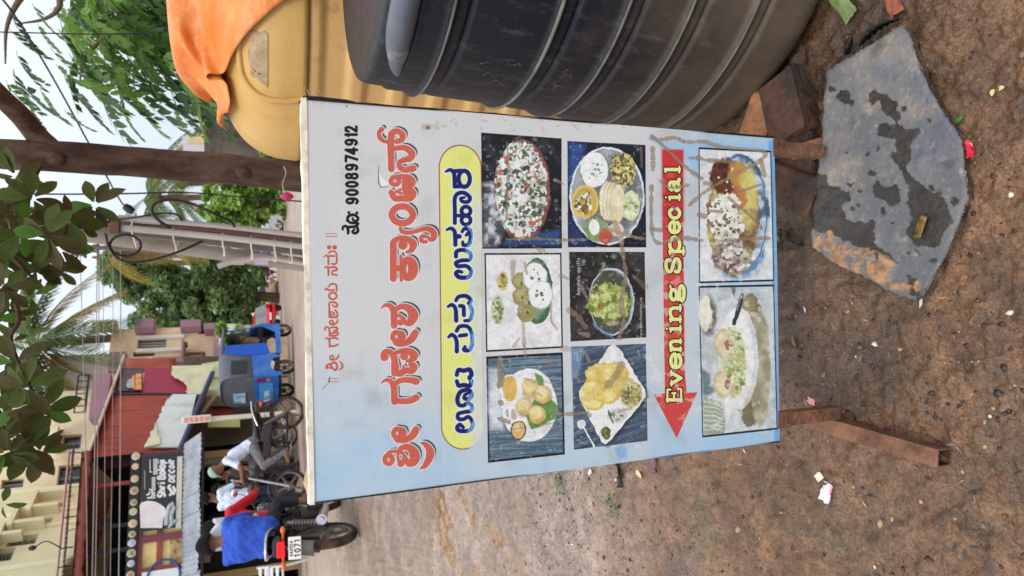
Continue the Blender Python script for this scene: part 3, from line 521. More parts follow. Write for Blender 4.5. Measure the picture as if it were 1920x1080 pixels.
    for k in range(150):
        x, y = RR.uniform(590, 1450), RR.uniform(215, 880); L = RR.uniform(.5, 4); a = RR.uniform(0, 6.28)
        strokes([np.array([[x, y, .7], [x+L*math.cos(a), y+L*math.sin(a), .5]])], 0, (96, 90, 82), RR.uniform(.3, .8))
    n = fbm(X*.02, Y*.02, 55, 5)[..., None]; img *= (1-np.clip(n-.6, 0, 1)*.4*np.array([.6, .75, 1.0]))
    rib = .5+.5*np.cos(2*np.pi*jj/(D*.00295)); img *= (1-.085*rib**2)[..., None]      # fluted sheet: fine darker lines along the flutes
    return np.clip(img, 0, 1)
# ---------------------------------------------------------------- ground
def smooth01(a, b, t):
    t = np.clip((t-a)/(b-a), 0, 1); return t*t*(3-2*t)
def gh(x, y):
    x = np.asarray(x, float); y = np.asarray(y, float)
    z = np.interp(y, TERR[0], TERR[1])
    near = np.clip(1.6-y/9, .0, 1)
    z = z + near*((fbm(x*2.2+9, y*2.2+4, 3, 3)-.5)*.035*smooth01(.9, 2.2, np.hypot(x, y-1.2)+.4) + (fbm(x*14, y*14, 5, 4)-.5)*.015 + np.clip(fbm(x*45, y*45, 6, 3)-.47, 0, 1)*.028 + (fbm(x*110, y*110, 8, 2)-.5)*.006)
    return z
def g1(x, y): return float(gh(np.array([x]), np.array([y]))[0])
def ground_mat():
    m = bpy.data.materials.new('wet_red_dirt'); m.use_nodes = True; t = m.node_tree; b = t.nodes['Principled BSDF']
    c = N(t, 'ShaderNodeTexCoord'); P = c.outputs['Object']; sp = N(t, 'ShaderNodeSeparateXYZ'); t.links.new(P, sp.inputs[0])
    def noise(s, d=6, r=.6, v=P):
        n = N(t, 'ShaderNodeTexNoise', Scale=s, Detail=d, Roughness=r); t.links.new(v, n.inputs['Vector']); return n.outputs[0]
    def mr(src, a, b_, c_=0., d_=1.):
        n = N(t, 'ShaderNodeMapRange'); n.interpolation_type = 'SMOOTHSTEP'; t.links.new(src, n.inputs[0])
        for i, v in enumerate((a, b_, c_, d_)): n.inputs[i+1].default_value = v
        return n.outputs[0]
    def mix(f, A, B, mode='MIX'):
        n = N(t, 'ShaderNodeMix', data_type='RGBA', blend_type=mode)
        for s, i in ((f, 0), (A, 6), (B, 7)):
            if isinstance(s, (int, float)): n.inputs[i].default_value = s
            elif isinstance(s, tuple): n.inputs[i].default_value = (*s, 1)
            else: t.links.new(s, n.inputs[i])
        return n.outputs[2]
    def mth(op, a, b_):
        n = N(t, 'ShaderNodeMath', operation=op)
        for s, i in ((a, 0), (b_, 1)):
            if isinstance(s, (int, float)): n.inputs[i].default_value = s
            else: t.links.new(s, n.inputs[i])
        return n.outputs[0]
    red = mix(mr(noise(5, 8, .7), .38, .62), (.205, .104, .050), (.104, .056, .030))
    red = mix(mr(noise(2.3, 4), .55, .68), red, (.138, .094, .050))
    road = mix(mr(noise(3.5, 8, .7), .35, .65), (.35, .26, .215), (.23, .168, .137))
    far = mth('ADD', sp.outputs['Y'], mth('MULTIPLY', mth('SUBTRACT', noise(1.6, 6, .65), .5), 2.2))
    base = mix(mr(far, 1.55, 2.6), red, road)
    base = mix(mr(far, 4.5, 9.0), base, (.37, .27, .215))
    base = mix(mr(noise(70, 4, .7), .6, .72), base, (.060, .044, .034))            # dark grit
    base = mix(mr(noise(110, 3, .7), .66, .76), base, (.42, .33, .25))             # pale grit
    base = mix(1.0, base, mr(noise(26, 6, .7), .25, .75, .62, 1.34), 'MULTIPLY'); base = mix(1.0, base, mr(noise(1.7, 5, .65), .3, .7, .72, 1.2), 'MULTIPLY'); base = mix(1.0, base, mr(noise(170, 4, .75), .3, .7, .5, 1.5), 'MULTIPLY')
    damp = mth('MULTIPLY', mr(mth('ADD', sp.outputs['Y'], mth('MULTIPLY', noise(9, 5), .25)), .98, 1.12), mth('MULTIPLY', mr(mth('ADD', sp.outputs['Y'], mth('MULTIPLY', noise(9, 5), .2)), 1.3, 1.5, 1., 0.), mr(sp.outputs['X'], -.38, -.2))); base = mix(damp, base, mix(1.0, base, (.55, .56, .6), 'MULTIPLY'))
    vo = N(t, 'ShaderNodeTexVoronoi', Scale=95.0); t.links.new(P, vo.inputs['Vector']); pit = mth('MULTIPLY', mr(vo.outputs['Distance'], .10, .22, 1., 0.), mr(noise(12, 4), .5, .62)); base = mix(pit, base, (.035, .024, .018))
    reg = mth('MULTIPLY', mr(sp.outputs['Y'], 2.7, 3.1), mth('MULTIPLY', mr(sp.outputs['Y'], 4.1, 4.8, 1., 0.), mr(sp.outputs['X'], -.75, -.5, 1., 0.)))
    mpp = N(t, 'ShaderNodeMapping'); mpp.inputs['Scale'].default_value = (1, .75, 1); t.links.new(P, mpp.inputs[0]); pud = mth('MULTIPLY', reg, mr(noise(4.2, 7, .66, mpp.outputs[0]), .535, .56)); base = mix(pud, base, (.27, .155, .075))
    t.links.new(base, b.inputs['Base Color'])
    wet = mr(noise(2.0, 7, .68), .40, .66)
    ro = mr(mth('SUBTRACT', mth('ADD', wet, mth('MULTIPLY', noise(60, 4), .35)), mth('MULTIPLY', damp, .7)), .15, 1.1, .15, .62); t.links.new(mth('MULTIPLY', ro, mr(pud, 0., 1., 1., .3)), b.inputs['Roughness'])
    b.inputs['Specular IOR Level'].default_value = .6
    h = mth('MULTIPLY', mth('ADD', mth('MULTIPLY', noise(60, 6, .75), 1.0), mth('SUBTRACT', mth('MULTIPLY', noise(240, 4, .7), .45), mth('MULTIPLY', pit, .3))), mr(pud, 0., 1., 1., .04))
    bp = N(t, 'ShaderNodeBump', Strength=.55, Distance=.007); t.links.new(h, bp.inputs['Height']); t.links.new(bp.outputs[0], b.inputs['Normal'])
    return m
def make_ground():
    rows = np.concatenate([np.linspace(-25, .3, 10), np.geomspace(.34, 4.2, 430), np.geomspace(4.25, 380, 110)])
    s = np.concatenate([-np.geomspace(60, 1.06, 16), np.linspace(-1.03, 1.03, 400), np.geomspace(1.06, 60, 16)])
    S, Yg = np.meshgrid(s, rows); X = S*(.42+.46*np.clip(Yg, .3, 1e9)); Z = gh(X, Yg)
    nv, nu = X.shape; me = bpy.data.meshes.new('ground')
    co = np.stack([X, Yg, Z], -1).reshape(-1, 3).astype(np.float32)
    i = (np.arange(nv-1)[:, None]*nu+np.arange(nu-1)[None]).ravel(); q = np.stack([i, i+1, i+nu+1, i+nu], 1).astype(np.int32)
    me.vertices.add(len(co)); me.vertices.foreach_set('co', co.ravel()); me.loops.add(q.size); me.loops.foreach_set('vertex_index', q.ravel())
    me.polygons.add(len(q)); me.polygons.foreach_set('loop_start', np.arange(0, q.size, 4, dtype=np.int32)); me.polygons.foreach_set('use_smooth', np.ones(len(q), bool)); me.update(); me.validate()
    me.materials.append(ground_mat()); tag(link('ground', me), kind='structure')
make_ground()
# ---------------------------------------------------------------- gravel: one mass of grit, plus the larger stones one by one
def stone_mesh(seed, sub=1, k=.35):
    bm = bmesh.new(); bmesh.ops.create_icosphere(bm, subdivisions=sub, radius=1); rr = random.Random(seed); sc = (1, rr.uniform(.6, .95), rr.uniform(.4, .7))
    for v in bm.verts:
        w = 1+rr.uniform(-k, k)*.6; v.co = Vector((v.co.x*sc[0]*w, v.co.y*sc[1]*w, v.co.z*sc[2]*w))
    vs = [tuple(v.co) for v in bm.verts]; fs = [tuple(v.index for v in f.verts) for f in bm.faces]; bm.free(); return vs, fs
PEB = [mat('pebble_dark', (48, 44, 44), .4, .35, 30, spec=.5), mat('pebble_grey', (116, 106, 98), .55, .3, 30), mat('pebble_brown', (116, 78, 52), .6, .3, 30), mat('pebble_tan', (168, 138, 104), .65, .25, 30), mat('pebble_white', (214, 206, 196), .6, .15, 30)]
rg = random.Random(12); mb = MB(); SM = [stone_mesh(i, 1) for i in range(6)]
def on_things(x, y):
    if hypot(x-.9, y-1.5) < .55: return True
    return -.02 < x < .52 and .83 < y < 1.16
RS = np.random.RandomState(4); nC = 26000
cY = .62+3.8*RS.rand(nC)**1.6; cX = RS.uniform(-1, 1, nC)*(.3+.48*cY); dn = fbm(cX*2.5, cY*2.5, 77, 3); band_ = ((cX < -.05) & (cY > 1.95) & (cY < 2.8)).astype(float)
okm = RS.rand(nC) < .10+1.5*np.clip(dn-.45, 0, 1)+.62*band_*np.clip(1.6*fbm(cX*4, cY*4, 78, 3)-.2, 0, 1); cX, cY, band_ = cX[okm], cY[okm], band_[okm]; cZ = gh(cX, cY)
for n, (X, Y, Zs, bd) in enumerate(zip(cX, cY, cZ, band_)):
    if on_things(X, Y): continue
    r = rg.choice((.0013, .0016, .0022, .003, .0045))*(.7+.6*rg.random())*(1.5 if bd else 1)
    vs, fs = SM[n % 6]; a = rg.uniform(0, 6.28); ca, sa = cos(a), sin(a); z = float(Zs)
    mb.add([(X+r*(v[0]*ca-v[1]*sa), Y+r*(v[0]*sa+v[1]*ca), z+r*.05+r*.7*v[2]) for v in vs], fs, rg.choices(range(5), (40, 26, 28, 5, 1))[0], True)
for k in range(900):                                          # flat chips, stalks and leaf crumbs trodden into the wet dirt
    Y = .8+2.6*rg.random()**1.3; X = rg.uniform(-1, .5)*(.3+.48*Y)
    if on_things(X, Y): continue
    a = rg.uniform(0, 6.28); l = rg.uniform(.003, .012)*(1+.5*(Y > 1.8)); w = l*rg.uniform(.2, .6); ca, sa = cos(a), sin(a); z = g1(X, Y)+.002
    mb.add([(X+ca*l*u-sa*w*v, Y+sa*l*u+ca*w*v, z+.002*rg.random()) for u, v in ((-1, 0), (-.2, -.6), (1, .1), (.1, .7))], [(0, 1, 2, 3)], rg.choices(range(5), (40, 14, 26, 9, 2))[0])
tag(mb.build('gravel', PEB), kind='stuff')
def put_stones(lst, name, label, grp, lbl_cat='stone'):
    for k, (x, y, r, mi) in enumerate(lst):
        p = atz(x, y, gz(2)); p = atz(x, y, gz(p.y)); vs, fs = stone_mesh(400+k, 1, .55); m_ = MB(); m_.add([(r*v[0], r*v[1], r*v[2]) for v in vs], fs, 0, True)
        o = m_.build(name, PEB[mi], None, (p.x, p.y, g1(p.x, p.y)-r*.02), (0, 0, U(0, 6))); tag(o, label, lbl_cat, grp)
rs = random.Random(5)
put_stones([(rs.uniform(1490, 1900), rs.uniform(560, 800), rs.uniform(.005, .0085), 0) for _ in range(26)], 'dark_pebble', 'small dark pebble pressed into the wet dirt in front of the menu sign', 'dark pebbles in front of the menu sign')
put_stones([(rs.uniform(1180, 1900), rs.uniform(880, 1075), rs.uniform(.005, .009), rs.choice((0, 1, 2))) for _ in range(22)], 'loose_stone', 'small loose stone on the red dirt left of the menu sign', 'loose stones left of the menu sign')
put_stones([(1640, 645, .008, 4)], 'white_pebble', 'pale white pebble with a split face on the dirt in front of the menu sign', None)
put_stones([(1895, 587, .007, 4)], 'shell_pebble', 'smooth pinkish white pebble near the lower frame edge', None)
put_stones([(1651, 981, .010, 3)], 'tan_stone', 'tan yellow stone on the red dirt in front of the sign foot', None)
put_stones([(1790, 990, .013, 2)], 'red_stone', 'half buried reddish brown stone on the red dirt', None)
put_stones([(1385, 993, .012, 3)], 'tan_chip', 'pale tan stone chip on the dirt left of the sign', None)
put_stones([(1742, 1048, .009, 0)], 'slate_pebble', 'flat dark grey pebble on the red dirt at the far left foreground', None)
# ---------------------------------------------------------------- the menu sign
def sign_mat():
    A = make_print(); h, w = A.shape[:2]
    L = np.where(A <= .04045, A/12.92, ((A+.055)/1.055)**2.4)/.86                # ink reflectance
    L = np.clip(L, 0, .92); A = np.where(L <= .0031308, L*12.92, 1.055*np.power(L, 1/2.4)-.055)
    im = bpy.data.images.new('menu_print', w, h); px = np.ones((h, w, 4), np.float32); px[..., :3] = A[::-1]; im.pixels.foreach_set(px.ravel()); im.update(); im.pack()
    m = bpy.data.materials.new('printed_fluted_sheet'); m.use_nodes = True; t = m.node_tree; b = t.nodes['Principled BSDF']
    tx = N(t, 'ShaderNodeTexImage'); tx.image = im; tx.extension = 'EXTEND'; uv = N(t, 'ShaderNodeUVMap'); t.links.new(uv.outputs[0], tx.inputs[0])
    t.links.new(tx.outputs[0], b.inputs['Base Color']); b.inputs['Specular IOR Level'].default_value = .3
    c = N(t, 'ShaderNodeTexCoord'); n = N(t, 'ShaderNodeTexNoise', Scale=7.0, Detail=5.0); t.links.new(c.outputs['Object'], n.inputs['Vector'])
    r = N(t, 'ShaderNodeMapRange'); r.inputs[3].default_value = .38; r.inputs[4].default_value = .6; t.links.new(n.outputs[0], r.inputs[0]); t.links.new(r.outputs[0], b.inputs['Roughness'])
    bp = N(t, 'ShaderNodeBump', Strength=.25, Distance=.004); t.links.new(n.outputs[0], bp.inputs['Height']); t.links.new(bp.outputs[0], b.inputs['Normal'])
    return m
SX, SY, SZ = -.014, 1.062, .641; LEAN = -.014
white_edge = mat('white_sheet_edge', (222, 214, 198), .6, .12, 30, bump=.2, col2=(150, 130, 108), th=.62, scale2=22)
black_tape = mat('dark_edge_strip', (26, 24, 24), .6, .3, 20)
rust = mat('rusty_iron', (134, 94, 72), .75, .35, 26, bump=.4, bscale=120, col2=(92, 64, 50), th=.55, scale2=14, metal=.15)
rust_dark = mat('dark_rusty_iron', (70, 48, 40), .75, .3, 22, bump=.25, bscale=90)
sign = thing('menu_sign', 'white and blue printed canteen menu board with eight dish pictures standing on rusty iron legs', 'sign', (SX, SY, 0), -.002)
def sgl(x, z, off=0.):                                       # sheet coordinates -> sign local
    zz = z; return Vector((x, sin(LEAN)*zz*1.0+off, SZ+cos(LEAN)*zz))
nx, nz = 24, 36; mb = MB()
def warp(x, z): return .0012*sin(x*9+1)*sin(z*6+2)+.0008*sin(z*17+x*5)
mb.grid(lambda u, v: sgl((u-.5)*SW, (v-.5)*SH, warp((u-.5)*SW, (v-.5)*SH)), nx, nz)
me = mb.mesh('printed_sheet'); uvl = me.uv_layers.new(name='UVMap')
for p in me.polygons:
    for li, vi in zip(p.loop_indices, p.vertices): j, i = divmod(vi, nx+1); uvl.data[li].uv = (i/nx, j/nz)
me.materials.append(sign_mat()); link('printed_sheet', me, sign)
mb = MB(); R_ = Matrix.Rotation(-LEAN, 3, 'X')
mb.box(sgl(0, 0, .0085), (SW-.006, .012, SH-.006), R=R_); mb.build('backing_board', mat('backing_board', (150, 140, 126), .8), sign)
# folded white sheet along the top, dark strip along the right, thin dark rule on the left
mb = MB()
k = 60
def torn(t, a=.004, s=0): return a*(fbm(np.array([t*18.+s]), np.array([3.3]), 5, 4)[0]-.35)
vs = []
for i in range(k+1):
    x = (i/k-.5)*(SW+.004)
    vs += [sgl(x, SH/2-.001, -.0006), sgl(x, SH/2+.0065+torn(i/k, .005), .0015), sgl(x, SH/2+.007+torn(i/k, .006, 4), .012)]
mb.add(vs, [(3*i+j, 3*i+j+3, 3*i+j+4, 3*i+j+1) for i in range(k) for j in range(2)]); mb.build('folded_top_edge', white_edge, sign)
mb = MB()
for sx_, w_, nm in ((1, .0042, 'dark_side_strip'), (-1, .0022, 'dark_side_strip')):
    m2 = MB(); vs = []
    for i in range(k+1):
        z = (i/k-.5)*SH; e = SW/2+w_*(.35+1.0*max(0, torn(i/k, 1.0, 7*sx_))+(.8 if (sx_ > 0 and i > k*.93) else 0))
        vs += [sgl(sx_*(SW/2-.0015), z, -.0007), sgl(sx_*e, z, .001), sgl(sx_*e, z, .024)]
    m2.add(vs, [(3*i+j, 3*i+j+3, 3*i+j+4, 3*i+j+1) for i in range(k) for j in range(2)]); m2.build(nm, black_tape, sign)
mb = MB(); mb.prism([sgl(SW/2-.004, SH/2+.010, .004), sgl(SW/2+.005, SH/2+.004, .004), sgl(SW/2+.006, SH/2-.03, .006), sgl(SW/2+.002, SH/2-.09, .006), sgl(SW/2-.002, SH/2-.11, .006)], (0, .012, 0)); mb.build('torn_corner', mat('torn_wrap', (54, 40, 34), .8, .3, 40, bump=.5), sign)
# stray fibres along the torn corner
mb = MB()
for i in range(9):
    z = SH/2-.005*i*i*.4; p = sgl(SW/2+.004, z, .008); mb.tube([p, p+Vector((U(.004, .012), 0, U(.0, .008))), p+Vector((U(.008, .018), 0, U(-.004, .014)))], .0004, 4)
mb.build('frayed_fibre', mat('fibre', (196, 180, 160), .8), sign)
# legs: square posts welded to hollow square feet
def sq_tube(mb, p0, p1, w, open_end=False, m=0):
    p0, p1 = Vector(p0), Vector(p1); t = (p1-p0).normalized(); s = t.cross(Vector((0, 0, 1))); s = s.normalized() if s.length > 1e-4 else Vector((1, 0, 0)); n_ = s.cross(t)
    cs = [(-1, -1), (1, -1), (1, 1), (-1, 1)]
    A = [p0+(s*a+n_*b)*w/2 for a, b in cs]; B = [p1+(s*a+n_*b)*w/2 for a, b in cs]
    mb.add(A+B, [(i, (i+1) % 4, 4+(i+1) % 4, 4+i) for i in range(4)]+[(3, 2, 1, 0)], m)
    if open_end:
        w2 = w*.82; D = t*(-.09); Bi = [p1+(s*a+n_*b)*w2/2 for a, b in cs]; Ci = [p+D for p in Bi]
        mb.add(B+Bi, [(i, (i+1) % 4, 4+(i+1) % 4, 4+i) for i in range(4)], m); mb.add(Bi+Ci, [((i+1) % 4, i, 4+i, 4+(i+1) % 4) for i in range(4)]+[(4, 5, 6, 7)], m+1)
    else: mb.add(B, [(0, 1, 2, 3)], m)
zb = SZ-SH/2
for sx_ in (-1, 1):
    x = -.262 if sx_ < 0 else .285
    mb = MB(); sq_tube(mb, (x, .018, zb-.02), (x, .018, .030 if sx_ < 0 else .06), .026); mb.box((x, .006, zb-.012), (.034, .004, .03)); leg = mb.build('leg', rust, sign)
    mb = MB(); fx0 = (x-.036 if sx_ < 0 else x+.03)
    if sx_ < 0: sq_tube(mb, (x-.028, .10, .020), (x-.044, -.212, .019), .033, True)
    else: sq_tube(mb, (x+.02, .12, .020), (x+.02, -.02, .019), .033, True)
    mb.build('foot', [rust, rust_dark], sign)
# ---------------------------------------------------------------- black water tank
def tank_mat():
    m = bpy.data.materials.new('dusty_black_plastic'); m.use_nodes = True; t = m.node_tree; b = t.nodes['Principled BSDF']
    c = N(t, 'ShaderNodeTexCoord'); sp = N(t, 'ShaderNodeSeparateXYZ'); t.links.new(c.outputs['Object'], sp.inputs[0])
    n = N(t, 'ShaderNodeTexNoise', Scale=5.0, Detail=7.0, Roughness=.7); t.links.new(c.outputs['Object'], n.inputs['Vector'])
    n2 = N(t, 'ShaderNodeTexNoise', Scale=38.0, Detail=6.0, Roughness=.75); mp = N(t, 'ShaderNodeMapping'); mp.inputs['Scale'].default_value = (1, 1, .35); t.links.new(c.outputs['Object'], mp.inputs[0]); t.links.new(mp.outputs[0], n2.inputs['Vector'])
    # dust and mud splashed up from the ground
    ad = N(t, 'ShaderNodeMath', operation='MULTIPLY_ADD'); ad.inputs[1].default_value = -.75; ad.inputs[2].default_value = .62; t.links.new(n.outputs[0], ad.inputs[0])
    sm = N(t, 'ShaderNodeMath', operation='ADD'); t.links.new(sp.outputs['Z'], sm.inputs[0]); t.links.new(ad.outputs[0], sm.inputs[1])
    r = N(t, 'ShaderNodeMapRange'); r.inputs[1].default_value = .15; r.inputs[2].default_value = .74; r.inputs[3].default_value = 1; r.inputs[4].default_value = 0; t.links.new(sm.outputs[0], r.inputs[0])
    m1 = N(t, 'ShaderNodeMix', data_type='RGBA'); m1.inputs[6].default_value = (.011, .012, .018, 1); m1.inputs[7].default_value = (.135, .095, .062, 1); t.links.new(r.outputs[0], m1.inputs[0])
    r2 = N(t, 'ShaderNodeMapRange'); r2.inputs[1].default_value = .54; r2.inputs[2].default_value = .74; r2.inputs[4].default_value = .5; t.links.new(n2.outputs[0], r2.inputs[0])
    m2 = N(t, 'ShaderNodeMix', data_type='RGBA'); m2.inputs[7].default_value = (.13, .12, .115, 1); t.links.new(m1.outputs[2], m2.inputs[6]); t.links.new(r2.outputs[0], m2.inputs[0])
    t.links.new(m2.outputs[2], b.inputs['Base Color'])
    r3 = N(t, 'ShaderNodeMapRange'); r3.inputs[3].default_value = .34; r3.inputs[4].default_value = .62; b.inputs['Specular IOR Level'].default_value = .3; t.links.new(n.outputs[0], r3.inputs[0]); t.links.new(r3.outputs[0], b.inputs['Roughness'])
    bp = N(t, 'ShaderNodeBump', Strength=.18, Distance=.01); t.links.new(n2.outputs[0], bp.inputs['Height']); t.links.new(bp.outputs[0], b.inputs['Normal']); return m
TM = tank_mat(); TX, TY = .9, 1.5
tank = thing('water_tank', 'black ribbed plastic water tank dusty at its base right of the menu sign', 'tank', (TX, TY, 0))
def tr(z): return float(np.interp(z, [0, .02, .2, .32, .47, .6, .85], [.50, .507, .490, .476, .456, .446, .432]))
prof = [(.0, .004), (.44, .004), (.475, .012), (.497, .034), (.503, .06)]
ribs = [.18, .32, .452, .588, .80]
z = .075
while z < .855:
    e = 0
    for rz_ in ribs:
        d = z-rz_
        e += .011*math.exp(-(d/.0065)**2) - .008*math.exp(-((d+.036)/.005)**2)
    prof.append((tr(z)+e, z)); z += .0025
prof += [(.432, .858), (.427, .861), (.427, .864)]
mb = MB(); mb.lathe(prof, n=96)
for i_, f_ in enumerate(mb.f):                              # rib crests painted pale: wear and caught light together in the colour
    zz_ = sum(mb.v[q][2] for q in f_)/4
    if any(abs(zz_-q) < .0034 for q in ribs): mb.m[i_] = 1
mb.build('body', [TM, mat('worn_rib_highlight', (116, 114, 108), .6, .35, 14, bump=.1, col2=(82, 80, 78), th=.55, scale2=12)], tank)
mb = MB(); mb.lathe([(.430, .862), (.425, .868), (.423, .90), (.421, .914), (.417, .922), (.408, .926), (.20, .929), (0, .93)], n=96); mb.build('collar', TM, tank)
def oncyl(x, y, r, cx, cy):
    v = _d*F + _r2*((1080-y)-540) - _u2*(x-960); a = v.x**2+v.y**2; b = -2*(cx*v.x+cy*v.y); c = cx*cx+cy*cy-r*r; D = b*b-4*a*c
    k = -b/(2*a) if D < 0 else (-b-sqrt(D))/(2*a); p = Vector((0, 0, CH))+v*k; return atan2(p.y-cy, p.x-cx), p.z
a0, z0 = oncyl(783, 146, .428, TX, TY)
# leaf-shaped moulded bulge on the collar
def bulge(u, v):
    a = a0+u*(1.25); w = math.sin(min(u*3.0, 1)*pi/2)**.65
    zl = .862; zh = zl+.056*w; zz = zl+(zh-zl)*v; e = .006+.026*math.sin(pi*min(max(v, 0), 1))**.5*w
    if v in (0, 1) or u == 0: e = -.004
    r = .4215+e; return Vector((r*cos(a), r*sin(a), zz))
a_cam = atan2(-TY, -TX) % (2*pi); a0 = a0 % (2*pi)
mb = MB(); mb.grid(bulge, 40, 12); mb.build('moulded_panel', mat('worn_grey_plastic', (92, 97, 108), .4, .3, 9, bump=.1, col2=(170, 160, 136), th=.64, scale2=16, soft=.2, stretch=(1, 1, .4)), tank)
# chalk scribbles low on the flank
rr = random.Random(3); CHALK = mat('chalk', (120, 118, 116), .9)
for bx, by in ((905, 132), (905, 152), (920, 168), (950, 130), (1052, 148), (1040, 160), (1035, 172), (1060, 140)):
    pts = []
    x, y = bx, by
    for k in range(9):
        x += rr.uniform(-4, 7); y += rr.uniform(-4, 4); a, z = oncyl(x, y, .458, TX, TY); rdd = tr(z)+.0015; pts.append((rdd*cos(a), rdd*sin(a), z))
    mb = MB(); mb.tube(catmull(pts, 3), .00045, 4); mb.build('chalk_scribble', CHALK, tank)
# ---------------------------------------------------------------- ochre water tank behind it, with a tarpaulin
YM = mat('ochre_plastic', (204, 162, 92), .42, .10, 4, bump=.06, bscale=120, col2=(190, 134, 66), th=.68, scale2=7, soft=.3, spec=.4)
YX, YY = .985, 2.53
yt = thing('storage_tank', 'ochre yellow plastic tank with rounded shoulder standing behind the black tank', 'tank', (YX, YY, 0))
prof = [(0, .01), (.46, .01), (.485, .03)]; z = .05
while z < 1.0:
    ph = (z % .135)/.135; e = .014*float(smooth01(.05, .2, ph)-smooth01(.45, .6, ph)); prof.append((.478+e, z)); z += .009
prof += [(.478, 1.0), (.474, 1.004)]
mb = MB(); mb.lathe(prof, n=80); mb.build('body', mat('ochre_ribbed_plastic', (212, 168, 108), .45, .12, 5, bump=.08, bscale=100, col2=(150, 104, 58), th=.66, scale2=9, soft=.2), yt)
prof = [(.476, 1.002), (.502, 1.006), (.504, 1.02)]+[(.20+.302*cos(t)**.82, 1.03+.235*sin(t)**.9) for t in np.linspace(0.02, pi/2-.02, 18)]+[(.26, 1.262), (.26, 1.29), (.235, 1.375), (.19, 1.392), (0, 1.396)]
mb = MB(); mb.lathe(prof, n=80); mb.build('domed_top', YM, yt)
catmull_px = lambda L_: [(p.x, p.y) for p in catmull([(x, y, 0) for x, y in L_], 6)]
aP, zP = oncyl(520, 188, .5, YX, YY); aP %= 2*pi
def panel(u, v):
    a = aP+.0+u*1.5; zz = 1.045+v*.20; w = math.sin(pi/2*min(1, u*4.5+.0)); zt = 1.05+.2*w
    zz = 1.035+v*(zt-1.035); t = min(1, max(0, (zz-1.03)/.235)); rd = .20+.302*(1-t**2.2)**.41
    e = .03 if (0 < u and 0 < v < 1) else -.006
    rr_ = max(rd, .30)+e; return Vector((rr_*cos(a), rr_*sin(a), zz))
rib_ = []
for x_, y_ in catmull_px([(449, 60), (449, 95), (453, 130), (464, 156), (482, 175), (505, 186), (540, 189), (572, 185)]):
    rr_ = .5
    for _ in range(6):
        a_, z_ = oncyl(x_, y_, rr_, YX, YY); t = min(1, max(0, (z_-1.03)/.235)); rr_ = max(.20+.302*(1-t**2.2)**.41, .30)
    rib_.append((rr_*cos(a_), rr_*sin(a_), z_))
mb = MB(); mb.tube(rib_, .0115, 8); mb.build('moulded_ridge', YM, yt)
def sticker(u, v):
    a1, z1 = oncyl(468+34*v+3*sin(u*9+v*3)*(1-v), 168-16*(1-v)*(u < .2)-(168-62)*u+3*sin(v*14), .505, YX, YY); t = min(1, max(0, (z1-1.03)/.235)); rd = max(.20+.302*(1-t**2.2)**.41, .30)+.003
    return Vector((rd*cos(a1), rd*sin(a1), z1))
mb = MB(); mb.grid(sticker, 24, 6); mb.build('peeled_sticker', mat('sticker_residue', (186, 160, 128), .75, .2, 20, col2=(150, 122, 92), th=.5, scale2=24), yt)
# orange tarpaulin: a sheet let fall over the tank lid, settled with a small cloth relaxation
TMt = mat('orange_tarpaulin', (222, 116, 30), .42, .22, 5, bump=.22, bscale=45, col2=(228, 156, 92), th=.6, scale2=9, soft=.35, spec=.5)
def drape(n=64, size=1.16, c=(1.165, 2.42), rot=.70, steps=420):
    g = np.linspace(-.5, .5, n)*size; u, v = np.meshgrid(g, g); ca, sa = cos(rot), sin(rot)
    X = np.stack([c[0]+u*ca-v*sa, c[1]+u*sa+v*ca, 1.47+.02*(fbm(u*5+3, v*5, 3, 3)-.5)+0*u], -1); Vp = X.copy(); L = size/(n-1)
    offs = [(0, 1, L), (1, 0, L), (1, 1, L*1.4142), (1, -1, L*1.4142), (0, 2, 2*L), (2, 0, 2*L)]
    pr = np.array([(0, 1.405), (.20, 1.40), (.245, 1.385), (.27, 1.30)]+[(.215+.302*cos(t)**.82, 1.04+.235*sin(t)**.9) for t in np.linspace(pi/2-.25, .02, 16)]+[(.524, .6)])
    for it in range(steps):
        vel = (X-Vp)*.965; Vp = X.copy(); X = X+vel; X[..., 2] -= .00042
        for k in range(5):
            for di, dj, l in offs:
                w_ = .5 if max(abs(di), abs(dj)) == 1 else .12
                a = X[:n-di, (0 if dj >= 0 else -dj):(n-dj if dj >= 0 else n)]; b = X[di:, (dj if dj >= 0 else 0):(n if dj >= 0 else n+dj)]
                for ph in (0, 1):                         # alternate rows so neighbours do not fight
                    sel = (slice(ph, None, 2), slice(None)) if di else (slice(None), slice(ph, None, 2))
                    A, B = a[sel], b[sel]; d = B-A; ln = np.linalg.norm(d, axis=-1, keepdims=True)+1e-9; q = d*(1-l/ln)*.5*w_; A += q; B -= q
            rx, ry = X[..., 0]-YX, X[..., 1]-YY; r = np.hypot(rx, ry)+1e-9; h = np.interp(r, pr[:, 0], pr[:, 1])+.010; ins = (X[..., 2] < h) & (r < .522)
            up = h-X[..., 2]; side = .526-r; useside = ins & (side < up); top_ = ins & ~useside
            X[..., 2] = np.where(top_, h, X[..., 2]); k_ = np.where(useside, .526/r, 1.); X[..., 0] = YX+rx*k_; X[..., 1] = YY+ry*k_
            hit = ins[..., None]; Vp = np.where(hit, Vp+(X-Vp)*.35, Vp)
            db = np.hypot(X[..., 0]-TX, X[..., 1]-TY)
    return X
Xc = drape(); n_ = Xc.shape[0]
me = bpy.data.meshes.new('tarpaulin'); me.from_pydata((Xc-np.array([1.1, 2.4, 1.2])).reshape(-1, 3).tolist(), [], [(j*n_+i, j*n_+i+1, (j+1)*n_+i+1, (j+1)*n_+i) for j in range(n_-1) for i in range(n_-1)])
